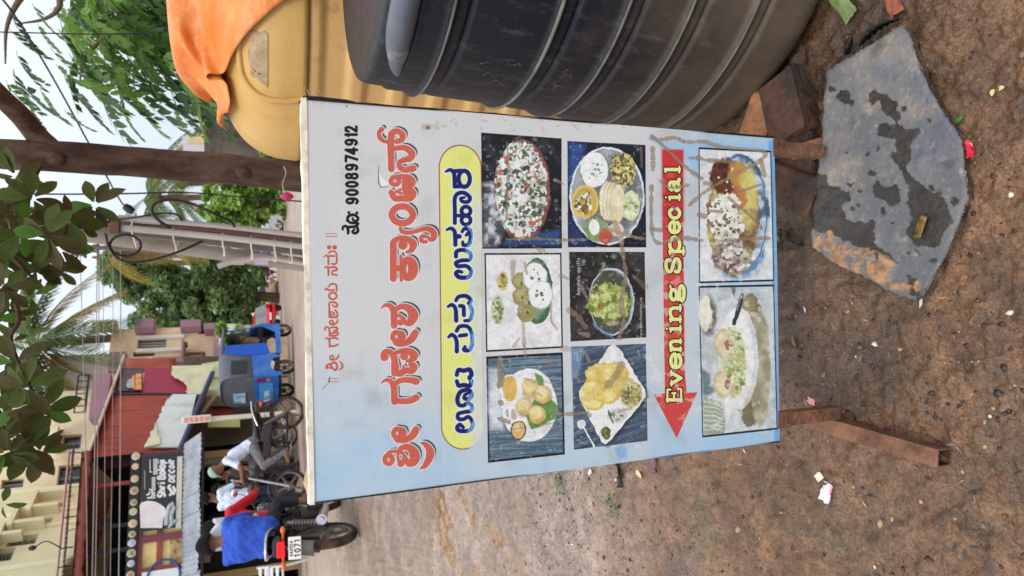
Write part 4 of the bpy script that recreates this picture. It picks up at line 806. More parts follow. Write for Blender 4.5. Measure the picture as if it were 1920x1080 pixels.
me.polygons.foreach_set('use_smooth', np.ones(len(me.polygons), bool)); me.materials.append(TMt); to = link('tarpaulin', me, None, (1.1, 2.4, 1.2)); to.modifiers.new('s', 'SUBSURF').render_levels = 1; to.modifiers.new('thick', 'SOLIDIFY').thickness = .003
tag(to, 'crumpled orange tarpaulin draped over the ochre tank', 'tarpaulin')
# ---------------------------------------------------------------- stone slab and bricks
def slab_mat():
    m = mat('blue_grey_stone', (104, 106, 116), .55, .14, 9, bump=.3, bscale=55, col2=(140, 128, 116), th=.58, scale2=6, soft=.2, spec=.4); return m
SLAB = [(1690, 45), (1655, 68), (1600, 102), (1550, 132), (1545, 180), (1541, 240), (1532, 320), (1522, 400), (1520, 440), (1523, 465), (1560, 490), (1610, 515), (1660, 545), (1690, 556), (1722, 564), (1745, 530), (1780, 460), (1815, 372), (1808, 320), (1803, 262), (1770, 215), (1742, 170), (1722, 120), (1708, 75)]
ztop = lambda k: .085
SLA, SLB = .026-.82*.085, .085                           # the slab's top is a plane tipped towards the camera
def slab_pt(x, y, dz=0.):
    v = _d*F + _r2*((1080-y)-540) - _u2*(x-960); return Vector((0, 0, CH)) + v*((SLA+dz-CH)/(v.z-SLB*v.y))
P = [slab_pt(x, y) for x, y in SLAB]
sc_ = sum(P, Vector())/len(P)
slab = thing('stone_slab', 'broken blue grey stone slab with wet patches lying in front of the black tank', 'stone slab', (sc_.x, sc_.y, 0))
inv = lambda p: (p.x-sc_.x, p.y-sc_.y)
def dense(L_, k): return [L_[i].lerp(L_[(i+1) % len(L_)], t/k) for i in range(len(L_)) for t in range(k)]
rr = random.Random(8)
OUT = [Vector((p.x+rr.uniform(-.0016, .0016), p.y+rr.uniform(-.0016, .0016), 0)) for p in dense(P, 6)]
def pip_sd(px_, py_, poly_):
    ins = np.zeros(px_.shape, bool); dm = np.full(px_.shape, 9., np.float32); n = len(poly_)
    for k in range(n):
        x0, y0 = poly_[k][:2]; x1, y1 = poly_[(k+1) % n][:2]
        if y0 != y1: ins ^= ((y0 > py_) != (y1 > py_)) & (px_ < (x1-x0)*(py_-y0)/(y1-y0)+x0)
        dx, dy = x1-x0, y1-y0; t = np.clip(((px_-x0)*dx+(py_-y0)*dy)/(dx*dx+dy*dy+1e-12), 0, 1); dm = np.minimum(dm, np.hypot(px_-x0-t*dx, py_-y0-t*dy))
    return np.where(ins, dm, -dm)
outl = [(p.x-sc_.x, p.y-sc_.y) for p in OUT]; xs_ = [q[0] for q in outl]; ys_ = [q[1] for q in outl]
gx, gy = np.meshgrid(np.arange(min(xs_)-.004, max(xs_)+.004, .0022), np.arange(min(ys_)-.004, max(ys_)+.004, .0022))
wx = gx+(fbm(gx*60, gy*60, 5, 3)-.5)*.016+(fbm(gx*220, gy*220, 6, 2)-.5)*.004; wy = gy+(fbm(gx*60, gy*60, 7, 3)-.5)*.016+(fbm(gx*220, gy*220, 8, 2)-.5)*.004
o8 = lambda lst: [(1380+x/2.7, 200+y/2.7) for x, y in lst]
def dot(x, y, r, n=9, q=.25): return [(x+r*(1+U(-q, q))*cos(2*pi*k/n), y+r*(1+U(-q, q))*sin(2*pi*k/n)) for k in range(n)]
def mask(loops, soft, warp=1):
    m = np.full(gx.shape, -9., np.float32)
    for lp in loops: m = np.maximum(m, pip_sd(wx if warp else gx, wy if warp else gy, [inv(slab_pt(x, y)) for x, y in lp]))
    return np.clip(m/soft+.5, 0, 1)
wet_ = mask([[(1626, 172), (1640, 168), (1660, 178), (1678, 192), (1682, 205), (1690, 208), (1692, 222), (1685, 232), (1700, 238), (1720, 240), (1722, 250), (1708, 268), (1706, 290), (1700, 315), (1715, 340), (1725, 352), (1718, 362), (1705, 345), (1690, 318), (1672, 300), (1668, 290), (1682, 285), (1680, 262), (1658, 258), (1644, 252), (1648, 238), (1660, 228), (1668, 240), (1682, 230), (1670, 212), (1650, 205), (1645, 190), (1632, 196), (1625, 186)],
    o8([(870, 480), (885, 395), (930, 385), (960, 420), (1030, 440), (1070, 520), (1100, 570), (1060, 620), (1040, 690), (980, 715), (910, 690), (860, 650), (880, 600), (900, 560)]),
    o8([(405, 325), (460, 350), (470, 390), (520, 410), (575, 425), (580, 470), (540, 500), (560, 560), (610, 590), (680, 570), (705, 620), (690, 690), (730, 720), (780, 745), (820, 790), (720, 780), (640, 720), (560, 680), (480, 650), (420, 640), (370, 600), (370, 500), (385, 430)]),
    o8([(690, 400), (720, 370), (760, 405), (800, 395), (838, 430), (830, 480), (790, 505), (760, 480), (720, 470), (695, 455)]),
    o8([(735, 520), (760, 510), (770, 545), (745, 555)]), o8([(900, 700), (925, 740), (935, 775), (905, 730)]), o8([(860, 850), (900, 880), (940, 930), (920, 990), (870, 940)])]
    + [dot(1561, 165, 7), dot(1583, 182, 13), dot(1595, 190, 7), dot(1696, 203, 7), dot(1742, 229, 6), dot(1545, 277, 3), dot(1588, 286, 3), dot(1625, 288, 4), dot(1644, 280, 4.5), dot(1638, 324, 8), dot(1611, 357, 5), dot(1593, 343, 5), dot(1743, 349, 7), dot(1757, 362, 7), dot(1789, 380, 9), dot(1674, 418, 5), dot(1600, 395, 4), dot(1609, 386, 4), dot(1705, 476, 3), dot(1706, 520, 4), dot(1752, 490, 6)], .0022)
mud_ = mask([o8([(370, 690), (420, 630), (470, 620), (500, 650), (560, 690), (600, 690), (680, 730), (760, 755), (830, 800), (860, 810), (855, 850), (890, 880), (920, 900), (930, 930), (870, 945), (800, 930), (740, 900), (690, 870), (600, 850), (520, 810), (430, 770), (360, 740)])], .004)*np.clip((fbm(gx*70+3, gy*70, 31, 4)-.42)/.10, 0, 1)
soot_ = mask([[(1640, 85), (1655, 72), (1662, 82), (1650, 100), (1640, 112), (1630, 98)], o8([(1030, 290), (1075, 255), (1120, 270), (1105, 300), (1060, 320)])], .012)*.7
rim_ = np.clip(1-pip_sd(gx, gy, outl)/.006, 0, 1)
inside = pip_sd(gx, gy, outl)
hz_ = SLA+SLB*(gy+sc_.y)+(fbm(gx*40, gy*40, 41, 4)-.5)*.004+(fbm(gx*230, gy*230, 43, 2)-.5)*.0012+mud_*.0035*(.4+fbm(gx*120, gy*120, 44, 3))-rim_*.0035*(.3+fbm(gx*90, gy*90, 45, 2))
idm = -np.ones(gx.shape, int); keep = inside > -.0016; idm[keep] = np.arange(keep.sum())
qs = np.stack([idm[:-1, :-1], idm[:-1, 1:], idm[1:, 1:], idm[1:, :-1]], -1).reshape(-1, 4); qs = qs[(qs >= 0).all(1)]
me = bpy.data.meshes.new('slab_top'); me.from_pydata(np.stack([gx[keep], gy[keep], hz_[keep]], -1).tolist(), [], qs.tolist())
for nm, arr in (('wet', wet_), ('mud', mud_), ('soot', soot_)): at_ = me.attributes.new(nm, 'FLOAT', 'POINT'); at_.data.foreach_set('value', arr[keep].astype(np.float32))
me.polygons.foreach_set('use_smooth', np.ones(len(me.polygons), bool)); me.update()
def slab_top_mat():
    m = bpy.data.materials.new('wet_stained_stone'); m.use_nodes = True; t = m.node_tree; b = t.nodes['Principled BSDF']
    c = N(t, 'ShaderNodeTexCoord')
    def noise(s, d=6, r=.6):
        n = N(t, 'ShaderNodeTexNoise', Scale=s, Detail=d, Roughness=r); t.links.new(c.outputs['Object'], n.inputs['Vector']); return n.outputs[0]
    def mr(src, a, b_, c_=0., d_=1.):
        n = N(t, 'ShaderNodeMapRange'); t.links.new(src, n.inputs[0])
        for i, v in enumerate((a, b_, c_, d_)): n.inputs[i+1].default_value = v
        return n.outputs[0]
    def mix(f, A, B, mode='MIX'):
        n = N(t, 'ShaderNodeMix', data_type='RGBA', blend_type=mode)
        for s, i in ((f, 0), (A, 6), (B, 7)):
            if isinstance(s, (int, float)): n.inputs[i].default_value = s
            elif isinstance(s, tuple): n.inputs[i].default_value = (*s, 1)
            else: t.links.new(s, n.inputs[i])
        return n.outputs[2]
    def att(nm): n = N(t, 'ShaderNodeAttribute'); n.attribute_name = nm; return n.outputs['Fac']
    a = mix(mr(noise(7, 7, .7), .4, .62), (.108, .112, .126), (.185, .174, .165)); a = mix(mr(noise(14, 7, .78), .55, .66), a, (.28, .215, .16)); a = mix(mr(noise(4.5, 6), .54, .66), a, (.088, .100, .138)); a = mix(mr(noise(55, 5, .8), .58, .7), a, (.28, .26, .24)); a = mix(mr(noise(80, 5, .8), .62, .72), a, (.07, .07, .08))
    a = mix(1.0, a, mr(noise(150, 5, .75), .2, .8, .7, 1.25), 'MULTIPLY'); a = mix(att('soot'), a, (.05, .05, .055))
    wetc = mix(mr(noise(30, 6, .7), .35, .7), (.018, .017, .016), (.050, .042, .035)); a = mix(att('wet'), a, wetc)
    mudc = mix(mr(noise(45, 6, .75), .4, .62), (.42, .235, .125), (.17, .10, .06)); a = mix(att('mud'), a, mudc); t.links.new(a, b.inputs['Base Color'])
    rg_ = mix(att('wet'), (.55, .55, .55), (.16, .16, .16)); rg_ = mix(att('mud'), rg_, (.85, .85, .85)); t.links.new(rg_, b.inputs['Roughness'])
    bp = N(t, 'ShaderNodeBump', Strength=.4, Distance=.004); t.links.new(noise(120, 6, .75), bp.inputs['Height']); t.links.new(bp.outputs[0], b.inputs['Normal']); return m
me.materials.append(slab_top_mat()); link('top_face', me, slab)
mb = MB(); k = len(OUT); R3_ = [random.Random(i) for i in range(4)]; vs = []
for lev in range(4):
    for i, p in enumerate(OUT):
        z0_ = SLA+SLB*p.y; f_ = (0, .25, .65, 1)[lev]; w_ = R3_[lev].uniform(-.0016, .0016); ox = (p.x-sc_.x)*(1-.004*lev)+w_; oy = (p.y-sc_.y)*(1-.006*lev)+w_+(.0012 if lev in (1, 2) else 0)
        vs.append((ox, oy, z0_-.001-.019*f_))
mb.add(vs, [(l*k+i, l*k+(i+1) % k, (l+1)*k+(i+1) % k, (l+1)*k+i) for l in range(3) for i in range(k)])
mb.build('broken_edge', mat('slab_broken_edge', (120, 92, 70), .85, .4, 30, bump=.9, bscale=90, col2=(58, 48, 42), th=.5, scale2=22), slab)
# ends and pieces under and around it
BR = mat('stained_brick', (104, 70, 54), .85, .35, 12, bump=.6, bscale=60, col2=(52, 40, 36), th=.46, scale2=10)
BR2 = mat('orange_brick', (176, 124, 84), .85, .25, 12, bump=.5, bscale=60, col2=(104, 68, 48), th=.5, scale2=10)
def brick(x, y, z0, d, rz, label, m, tilt=(0, 0)):
    p = atz(x, y, z0+d[2]); b_ = MB(); b_.bbox((0, 0, 0), d, .006)
    for i, v in enumerate(b_.v): b_.v[i] = (v[0]+U(-.003, .003), v[1]+U(-.003, .003), v[2]+U(-.002, .002))
    o = b_.build('brick', m, None, (p.x, p.y, z0+d[2]/2), (tilt[0], tilt[1], rz)); return tag(o, label, 'brick', 'bricks under the tank and slab')
brick(1462, 200, .0, (.15, .11, .055), .25, 'dark stained brick wedged between the black tank and the stone slab', BR)
brick(1418, 222, .0, (.11, .09, .055), -.5, 'pale orange brick partly under the rim of the black tank', BR2)
brick(1470, 350, .0, (.085, .19, .045), -.42, 'long reddish brown brick behind the right leg of the menu sign', BR, (0, .05))
brick(1490, 300, .0, (.11, .1, .03), .1, 'dark brick half hidden under the edge of the slab', BR)
# black rubbish strip, papers, wrappers, leaves
def crumple(name, label, cat, x, y, w, h, m, z=.004, rz=0., amp=.006, seed=1, n=12, curl=.0, shape=None):
    p = atz(x, y, 0); base = g1(p.x, p.y); rr = random.Random(seed); s = rr.uniform(0, 99)
    b_ = MB()
    def f(u, v):
        X_, Y_ = (u-.5)*w, (v-.5)*h
        if shape: X_, Y_ = shape(u, v, X_, Y_)
        zz = z+amp*(fbm(np.array([u*3.1+s]), np.array([v*3.1+s]), seed, 4)[0]*2-.5)+curl*(v-.5)**2
        return Vector((X_, Y_, zz))
    b_.grid(f, n, n); o = b_.build(name, m, None, (p.x, p.y, base), (0, 0, rz)); sdm = o.modifiers.new('thick', 'SOLIDIFY'); sdm.thickness = .0006
    return tag(o, label, cat)
pinkm = mat('pink_white_wrapper', (236, 226, 220), .35, .08, 20, col2=(214, 96, 150), th=.54, scale2=26, soft=.06)
crumple('sweet_wrapper', 'crumpled pink and white wrapper on the dirt left of the sign foot', 'wrapper', 1554, 922, .045, .026, pinkm, rz=-.25, amp=.014, seed=3)
crumple('paper_scrap', 'thin torn white paper scrap beside the pink wrapper', 'paper', 1537, 893, .018, .02, mat('white_paper', (226, 214, 196), .6, .1), rz=.7, amp=.008, seed=4, n=6)
crumple('red_wrapper', 'small red and silver sweet wrapper in front of the stone slab', 'wrapper', 1823, 281, .030, .018, mat('red_foil', (200, 30, 52), .25, .15, 20, col2=(232, 222, 222), th=.58, scale2=30, soft=.06, metal=.3), rz=.5, amp=.012, seed=5, n=8)
crumple('green_paper', 'green paper scrap at the foot of the black tank', 'paper', 1588, 12, .085, .035, mat('green_paper', (110, 126, 78), .6, .15, 14, col2=(150, 158, 112), th=.55), rz=.6, amp=.010, seed=6)
crumple('red_paper', 'reddish orange paper scrap at the right edge of the dirt', 'paper', 1682, 4, .06, .03, mat('red_paper', (150, 86, 64), .6, .15, 14), rz=.3, amp=.008, seed=7)
crumple('pink_tissue', 'faded pink tissue scrap on the wet dirt beneath the menu sign', 'paper', 1522, 752, .022, .014, mat('pink_tissue', (206, 140, 140), .7, .15), rz=1.3, amp=.005, seed=8, n=6)
crumple('white_chip', 'small white plastic chip on the dirt left of the menu sign', 'litter', 1116, 884, .03, .014, mat('white_plastic_chip', (226, 226, 222), .4, .06), rz=2.2, amp=.006, seed=9, n=6)
crumple('cream_paper', 'cream torn paper strip on the dirt left of the menu sign', 'paper', 1202, 888, .035, .016, mat('cream_paper', (214, 194, 150), .6, .1), rz=1.2, amp=.008, seed=10, n=6)
crumple('purple_wrapper', 'dull purple wrapper at the left edge of the menu sign', 'wrapper', 1230, 865, .07, .022, mat('purple_wrapper', (120, 82, 92), .4, .3, 14), rz=.5, amp=.018, seed=11, n=8)
crumple('black_wrapper', 'crushed dark plastic scrap on the dirt left of the menu sign', 'litter', 1170, 890, .08, .03, mat('black_wrapper', (40, 38, 38), .35, .3, 14), rz=.2, amp=.025, seed=12, n=8)
gold = mat('gold_foil', (150, 116, 66), .3, .35, 40, metal=.4, bump=.5, col2=(70, 54, 34), th=.52, scale2=60)
p = slab_pt(1728, 425, .0045); b_ = MB(); b_.grid(lambda u, v: Vector(((u-.5)*.016, (v-.5)*.042, .003+.004*fbm(np.array([u*4+2]), np.array([v*6]), 4, 3)[0])), 6, 10); o = b_.build('foil_sachet', gold, None, (p.x, p.y, p.z), (0, 0, 1.18)); o.modifiers.new('t', 'SOLIDIFY').thickness = .001
tag(o, 'small dirty gold foil sachet lying on the wet part of the stone slab', 'wrapper')
blk = mat('black_film', (24, 22, 22), .3, .3, 20, bump=.4)
mb = MB()
pts = catmull([atz(x, y, .03) for x, y in ((1612, 88), (1622, 72), (1640, 55), (1665, 42), (1692, 34))], 6)
vs = []
for i, p in enumerate(pts): w = .012*sin(pi*(i+.6)/(len(pts)+.2)); vs += [p+Vector((0, w*.3, w)), p+Vector((.002*sin(i*2), -w*.6, -w*.9))]
mb.add(vs, [(2*i, 2*i+1, 2*i+3, 2*i+2) for i in range(len(pts)-1)], 0, True); c_ = pts[4]
o = mb.build('plastic_strip', blk); o.modifiers.new('t', 'SOLIDIFY').thickness = .002; tag(o, 'crinkled black plastic strip curled behind the stone slab', 'litter')
mb = MB(); pts = [atz(1588, 98, .02), atz(1592, 80, .045), atz(1597, 66, .05)]
mb.tube(pts, [.007, .008, .002], 6); tag(mb.build('rubber_shard', blk), 'short black rubber shard poking up behind the stone slab', 'litter')
gl = mat('fresh_leaf', (74, 150, 50), .45, .2, 20, sub=.2); yl = mat('yellow_petal', (204, 196, 130), .5, .1, 20); dl = mat('dead_leaf', (136, 88, 48), .7, .3, 20); dk = mat('dark_wet_leaf', (40, 30, 26), .5, .3, 20)
def leaf_mesh(L_, W_, curl=.25, n=6, fold=.25):
    vs = []
    for i in range(n+1):
        t = i/n; w = W_/2*(sin(pi*t**.8)**.8 if 0 < t < 1 else 0.02); y = L_*t; z = -curl*L_*t*t
        vs += [(-w, y, z+fold*w), (0, y, z), (w, y, z+fold*w)]
    return vs, [(3*i+j, 3*i+j+1, 3*i+j+4, 3*i+j+3) for i in range(n) for j in range(2)]
def ground_leaf(x, y, L_, W_, m, rz, label, name='fallen_leaf', z=.005):
    p = atz(x, y, 0); vs, fs = leaf_mesh(L_, W_, .15); b_ = MB(); b_.add(vs, fs, 0, True); o = b_.build(name, m, None, (p.x, p.y, g1(p.x, p.y)+z), (.1, .1, rz)); return tag(o, label, 'leaf')
ground_leaf(1809, 218, .017, .008, gl, .6, 'tiny fresh green leaf on the dirt beside the stone slab')
ground_leaf(1872, 168, .012, .009, yl, 1.2, 'small round yellow petal on the wet dirt right of the slab', 'petal'); ground_leaf(1887, 163, .016, .008, yl, .1, 'longer pale yellow petal on the wet dirt right of the slab', 'petal')
ground_leaf(1461, 436, .035, .014, gl, 2.2, 'small green leaf in the shade under the menu sign', z=.012); ground_leaf(1487, 630, .028, .011, dl, 1.9, 'orange brown dead leaf on the wet dirt under the menu sign')
for k in range(9):
    x, y = U(1458, 1490), U(400, 480); ground_leaf(x, y, U(.03, .06), U(.008, .016), dk, U(0, 6.2), 'dark wet leaf in the litter heap behind the menu sign', 'wet_leaf', U(.004, .02))['group'] = 'dark wet leaves behind the menu sign'
for px_, py_, lab in ((1055, 905, 'small green weed on the dirt left of the menu sign'), (1152, 950, 'thin trailing green weed further from the menu sign')):
    p = atz(px_, py_, .02); wd = thing('weed', lab, 'plant', (p.x, p.y, g1(p.x, p.y)))
    st = MB(); lf = []
    for k in range(5):
        a = U(0, 6.28); tip = Vector((cos(a)*U(.03, .08), sin(a)*U(.03, .08), U(.01, .04))); st.tube([(0, 0, 0), tip*.5+Vector((0, 0, .015)), tip], .0012, 4)
        for q in range(4): lf.append((tip*(.4+.2*q)+Vector((0, 0, .008)), U(0, 6.28)))
    st.build('stem', gl, wd)
    vs, fs = leaf_mesh(.016, .008, .3, 3); lm = MB().add(vs, fs, 0, True).mesh('leaf'); lm.materials.append(mat('weed_leaf', (88, 104, 44), .5, .2, 20, sub=.2))
    for p_, a in lf: link('leaf', lm, wd, p_, (U(-.4, .6), U(-.4, .4), a))
# ---------------------------------------------------------------- near tree with broad leaves
BARK = mat('brown_bark', (104, 84, 72), .9, .4, 14, bump=.9, bscale=34, col2=(66, 48, 40), th=.5, scale2=9, spec=.15, stretch=(1, 1, .35))
Yt = 3.3
nt_ = thing('broadleaf_tree', 'slim brown tree trunk behind the menu sign with broad dark leaves hanging into the sky', 'tree', (at(560, 332, Yt).x, Yt, 0))
org = Vector(nt_.location)
pts = [at(x, y, Yt) for x, y in ((760, 350), (640, 340), (560, 332), (480, 322), (400, 315), (300, 307), (200, 300), (100, 293), (0, 288), (-140, 280), (-300, 276))]
pts = [Vector((pts[0].x+.02, Yt, -.02)), Vector((pts[0].x+.01, Yt, .35))]+pts
mb = MB(); cm = catmull(pts, 5)
def trunk_tube(mb, P, r, n=16, seed=1, a=.1):
    k0 = len(mb.v); mb.tube(P, r, n)
    for i in range(k0, len(mb.v)):
        v = Vector(mb.v[i]); c = P[min((i-k0)//n, len(P)-1)] if (i-k0)//n < len(P) else None
        if c is not None: w = 1+a*(fbm(np.array([v.x*22+v.y*31]), np.array([v.z*6]), seed, 3)[0]-.5)*2; mb.v[i] = tuple(Vector(c)+(v-Vector(c))*w)
trunk_tube(mb, [p-org for p in cm], [.078-.02*i/len(cm) for i in range(len(cm))])
for k, (x, y) in enumerate(((455, 323), (105, 296))): p = at(x, y, Yt-.06)-org; mb.ball(p, (.03, .02, .035), 10, 6)
mb.build('trunk', BARK, nt_)
def limb(name, pix, r, parent, o_, m=BARK, n=8, a=.06):
    P = [p-o_ for p in catmull([at(x, y, Y) for x, y, Y in pix], 5)]; b = MB(); k = len(P)
    trunk_tube(b, P, [r[0]+(r[1]-r[0])*i/(k-1) for i in range(k)], n, 3, a); return b.build(name, m, parent)
limb('branch', [(98, 282, Yt), (70, 255, Yt), (40, 218, Yt-.05), (0, 180, Yt-.1), (-60, 120, Yt-.2)], (.045, .036), nt_, org)
limb('branch', [(66, 300, Yt), (55, 325, Yt-.05), (30, 360, Yt-.15), (0, 402, Yt-.25), (-50, 470, Yt-.4), (-90, 560, Yt-.5)], (.034, .022), nt_, org)
limb('branch', [(10, 386, Yt-.2), (30, 395, Yt-.25), (60, 415, Yt-.3), (110, 420, Yt-.3), (180, 428, Yt-.3), (215, 406, Yt-.3)], (.012, .004), nt_, org)
limb('branch', [(-20, 440, Yt-.35), (0, 465, Yt-.35), (30, 490, Yt-.4), (60, 520, Yt-.4)], (.011, .005), nt_, org)
limb('branch', [(-60, 520, Yt-.45), (-5, 545, Yt-.45), (18, 545, Yt-.45), (32, 575, Yt-.45), (34, 605, Yt-.45), (20, 635, Yt-.45), (40, 690, Yt-.45), (62, 735, Yt-.45)], (.011, .005), nt_, org)
limb('branch', [(-60, 650, Yt-.5), (-20, 745, Yt-.5), (20, 800, Yt-.5), (52, 840, Yt-.5)], (.010, .005), nt_, org)
limb('branch', [(-60, 850, Yt-.5), (-30, 900, Yt-.5), (-5, 945, Yt-.5)], (.009, .004), nt_, org)
LM = [mat('broad_leaf_dark', (74, 86, 40), .55, .3, 14, sub=.25, spec=.15), mat('broad_leaf_olive', (76, 70, 40), .55, .3, 14, sub=.25, spec=.15), mat('broad_leaf_green', (76, 112, 38), .5, .2, 14, sub=.45, spec=.2)]
def broad_leaf(seed):
    r_ = random.Random(seed); L_, Wd = 1.0, r_.uniform(.42, .52); vs = []; n = 7
    for i in range(n+1):
        t = i/n; w = Wd/2*(max(0, sin(pi*min(1, t**1.25*.98+.02)))**.75) if i < n else .01; zz = -.22*t*t+r_.uniform(-.01, .01)
        vs += [(-w, t*L_, zz+.12*w+r_.uniform(-.01, .01)), (0, t*L_, zz-.02), (w, t*L_, zz+.12*w+r_.uniform(-.01, .01))]
    fs = [(3*i+j, 3*i+j+1, 3*i+j+4, 3*i+j+3) for i in range(n) for j in range(2)]; return MB().add(vs, fs, 0, True).mesh('leaf')
LMS = []
for s_ in range(4):
    for m_ in LM:
        q = broad_leaf(s_); q.materials.append(m_); LMS.append(q)
rl = random.Random(21)
def rosette(x, y, Y, n, size, spread=1.0, axis=None):
    c = at(x, y, Y)-org; ax = (axis or Vector((rl.uniform(-.35, .35), rl.uniform(-.5, .2), rl.uniform(-.9, .9)))).normalized()
    e1 = ax.orthogonal().normalized(); e2 = ax.cross(e1); a0_ = rl.uniform(0, 6)
    for k in range(n):
        a = a0_+2*pi*k/n+rl.uniform(-.3, .3); dirv = (e1*cos(a)+e2*sin(a)+ax*rl.uniform(-.35, .35)).normalized(); dirv.y *= .6
        nrm = (ax+Vector((rl.uniform(-.5, .5), rl.uniform(-.5, .5), rl.uniform(-.5, .5)))).normalized(); dirv.normalize()
        xx = dirv.cross(nrm).normalized(); zz = xx.cross(dirv); sc = size*rl.uniform(.75, 1.12)
        M = Matrix(((xx.x, dirv.x, zz.x), (xx.y, dirv.y, zz.y), (xx.z, dirv.z, zz.z))).to_4x4()*1
        o = link('leaf', LMS[rl.randrange(4)*3+rl.choices((0, 1, 2), (6, 5, 1.2))[0]], nt_); M = Matrix.Translation(c+dirv*.012) @ M @ Matrix.Diagonal((sc, sc, sc, 1)); o.matrix_local = M
S_ = Yt*.95/1260
for x, y, r in ((178, 384, 50), (128, 412, 50), (60, 372, 44), (30, 330, 42), (90, 440, 46), (150, 428, 34), (40, 430, 52), (18, 470, 46), (112, 468, 44), (40, 515, 44), (110, 506, 36), (10, 540, 40), (70, 505, 46), (12, 400, 44), (8, 575, 30), (22, 590, 26), (60, 555, 30),
             (30, 680, 46), (50, 725, 46), (8, 710, 44), (36, 765, 44), (80, 770, 46), (12, 790, 40), (50, 838, 54), (14, 850, 44), (75, 850, 40), (5, 945, 28), (20, 640, 22), (-10, 600, 40), (25, 815, 40)):
    rosette(x, y, Yt-.25-rl.random()*.45, 7 if r > 30 else 4, r*.86*S_, axis=Vector((rl.uniform(-.5, .5), -.85, rl.uniform(-.6, .6))))
# ---------------------------------------------------------------- neem tree, upper right
NG = [mat('neem_leaf_dark', (56, 86, 44), .5, .25, 12, sub=.3), mat('neem_leaf_mid', (84, 120, 58), .5, .25, 12, sub=.38), mat('neem_leaf_bright', (122, 158, 74), .5, .25, 12, sub=.45)]
Yn = 6.2; nb = at(560, -180, Yn); neem = thing('neem_tree', 'neem tree with drooping feathery green sprays filling the sky at upper right', 'tree', (nb.x, Yn, gz(Yn))); no = Vector(neem.location)
def spray(seed):
    "one compound leaf: curved stalk with paired pointed leaflets"
    r_ = random.Random(seed); mb = MB(); n = 6
    def sp(t): return Vector((0, t, -.38*t*t))
    mb.tube([sp(i/6) for i in range(7)], [.008*(1-i/8) for i in range(7)], 3, cap=False)
    for k in range(n):
        t = .14+.84*k/(n-1)
        for s in (-1, 1):
            L_ = .40*(1-.25*t)*r_.uniform(.85, 1.1); a = radians(52-18*t)+r_.uniform(-.15, .15); dr = Vector((s*sin(a), cos(a), -.35-.45*t+r_.uniform(-.15, .1))).normalized(); wv = dr.cross(Vector((0, 0, 1))).normalized()*L_*.24
            b = sp(t); mb.add([b, b+dr*L_*.3+wv*.9, b+dr*L_*.65+wv*.75+Vector((0, 0, -.01)), b+dr*L_, b+dr*L_*.6-wv*.6, b+dr*L_*.3-wv*.9], [(0, 1, 2, 3, 4, 5)])
    return mb.mesh('leaf_spray')
SPM = []
for s_ in range(5):
    for m_ in NG:
        q = spray(s_); q.materials.append(m_); SPM.append(q)
rn = random.Random(33)
def neem_spray(x, y, Y, size, dirv, tone):
    c = at(x, y, Y)-no; d = dirv.normalized(); up = Vector((rn.uniform(-.3, .3), rn.uniform(-.5, .3), 1)); xx = d.cross(up).normalized(); zz = xx.cross(d)
    o = link('leaf_spray', SPM[rn.randrange(5)*3+tone], neem); o.matrix_local = Matrix.Translation(c) @ Matrix(((xx.x, d.x, zz.x), (xx.y, d.y, zz.y), (xx.z, d.z, zz.z))).to_4x4() @ Matrix.Diagonal((size, size, size, 1))
# hanging fringe of single sprays at the crown's edge (start point, length)
for x, y, L_ in ((20, 20, 60), (60, 5, 55), (15, 50, 60), (30, 95, 60), (25, 130, 70), (45, 160, 70), (75, 165, 60), (95, 15, 60), (70, 45, 50), (110, 55, 75), (95, 90, 70), (130, 100, 80), (150, 120, 90), (165, 95, 80), (190, 110, 90), (120, 140, 70), (145, 165, 70), (190, 175, 85), (205, 130, 90), (215, 165, 80), (250, 160, 85), (240, 130, 90), (275, 150, 85), (285, 185, 70), (320, 170, 85), (330, 140, 90), (300, 120, 90), (350, 165, 70), (370, 150, 70), (385, 180, 70), (380, 210, 60), (400, 160, 60), (40, 120, 50), (105, 120, 60), (170, 140, 70), (225, 190, 60), (262, 195, 60), (10, 150, 60), (55, 190, 50), (345, 110, 80), (365, 120, 80), (120, 205, 45), (325, 205, 50)):
    Y = Yn+rn.uniform(-1.2, .8); neem_spray(x, y, Y, L_*1.0*Y*.95/1260, Vector((-1, rn.uniform(-.5, .5), rn.uniform(-.55, -.05))), rn.choices((0, 1, 2), (5, 5, 1))[0])
for k in range(170):
    while True:
        x, y = rn.uniform(60, 440), rn.uniform(-30, 175)
        core = 1-max(0, (y-80-.10*(x-100))/95); lim = 110 if y < 40 else 150
        if x < lim and rn.random() > .2: continue
        if rn.random() < core: break
    Y = Yn+rn.uniform(-1.0, 1.6); neem_spray(x, y-10, Y, rn.uniform(.28, .40), Vector((rn.uniform(-1, -.2), rn.uniform(-.8, .8), rn.uniform(-.8, .35))), rn.choices((0, 1, 2), (2, 5, 5))[0])
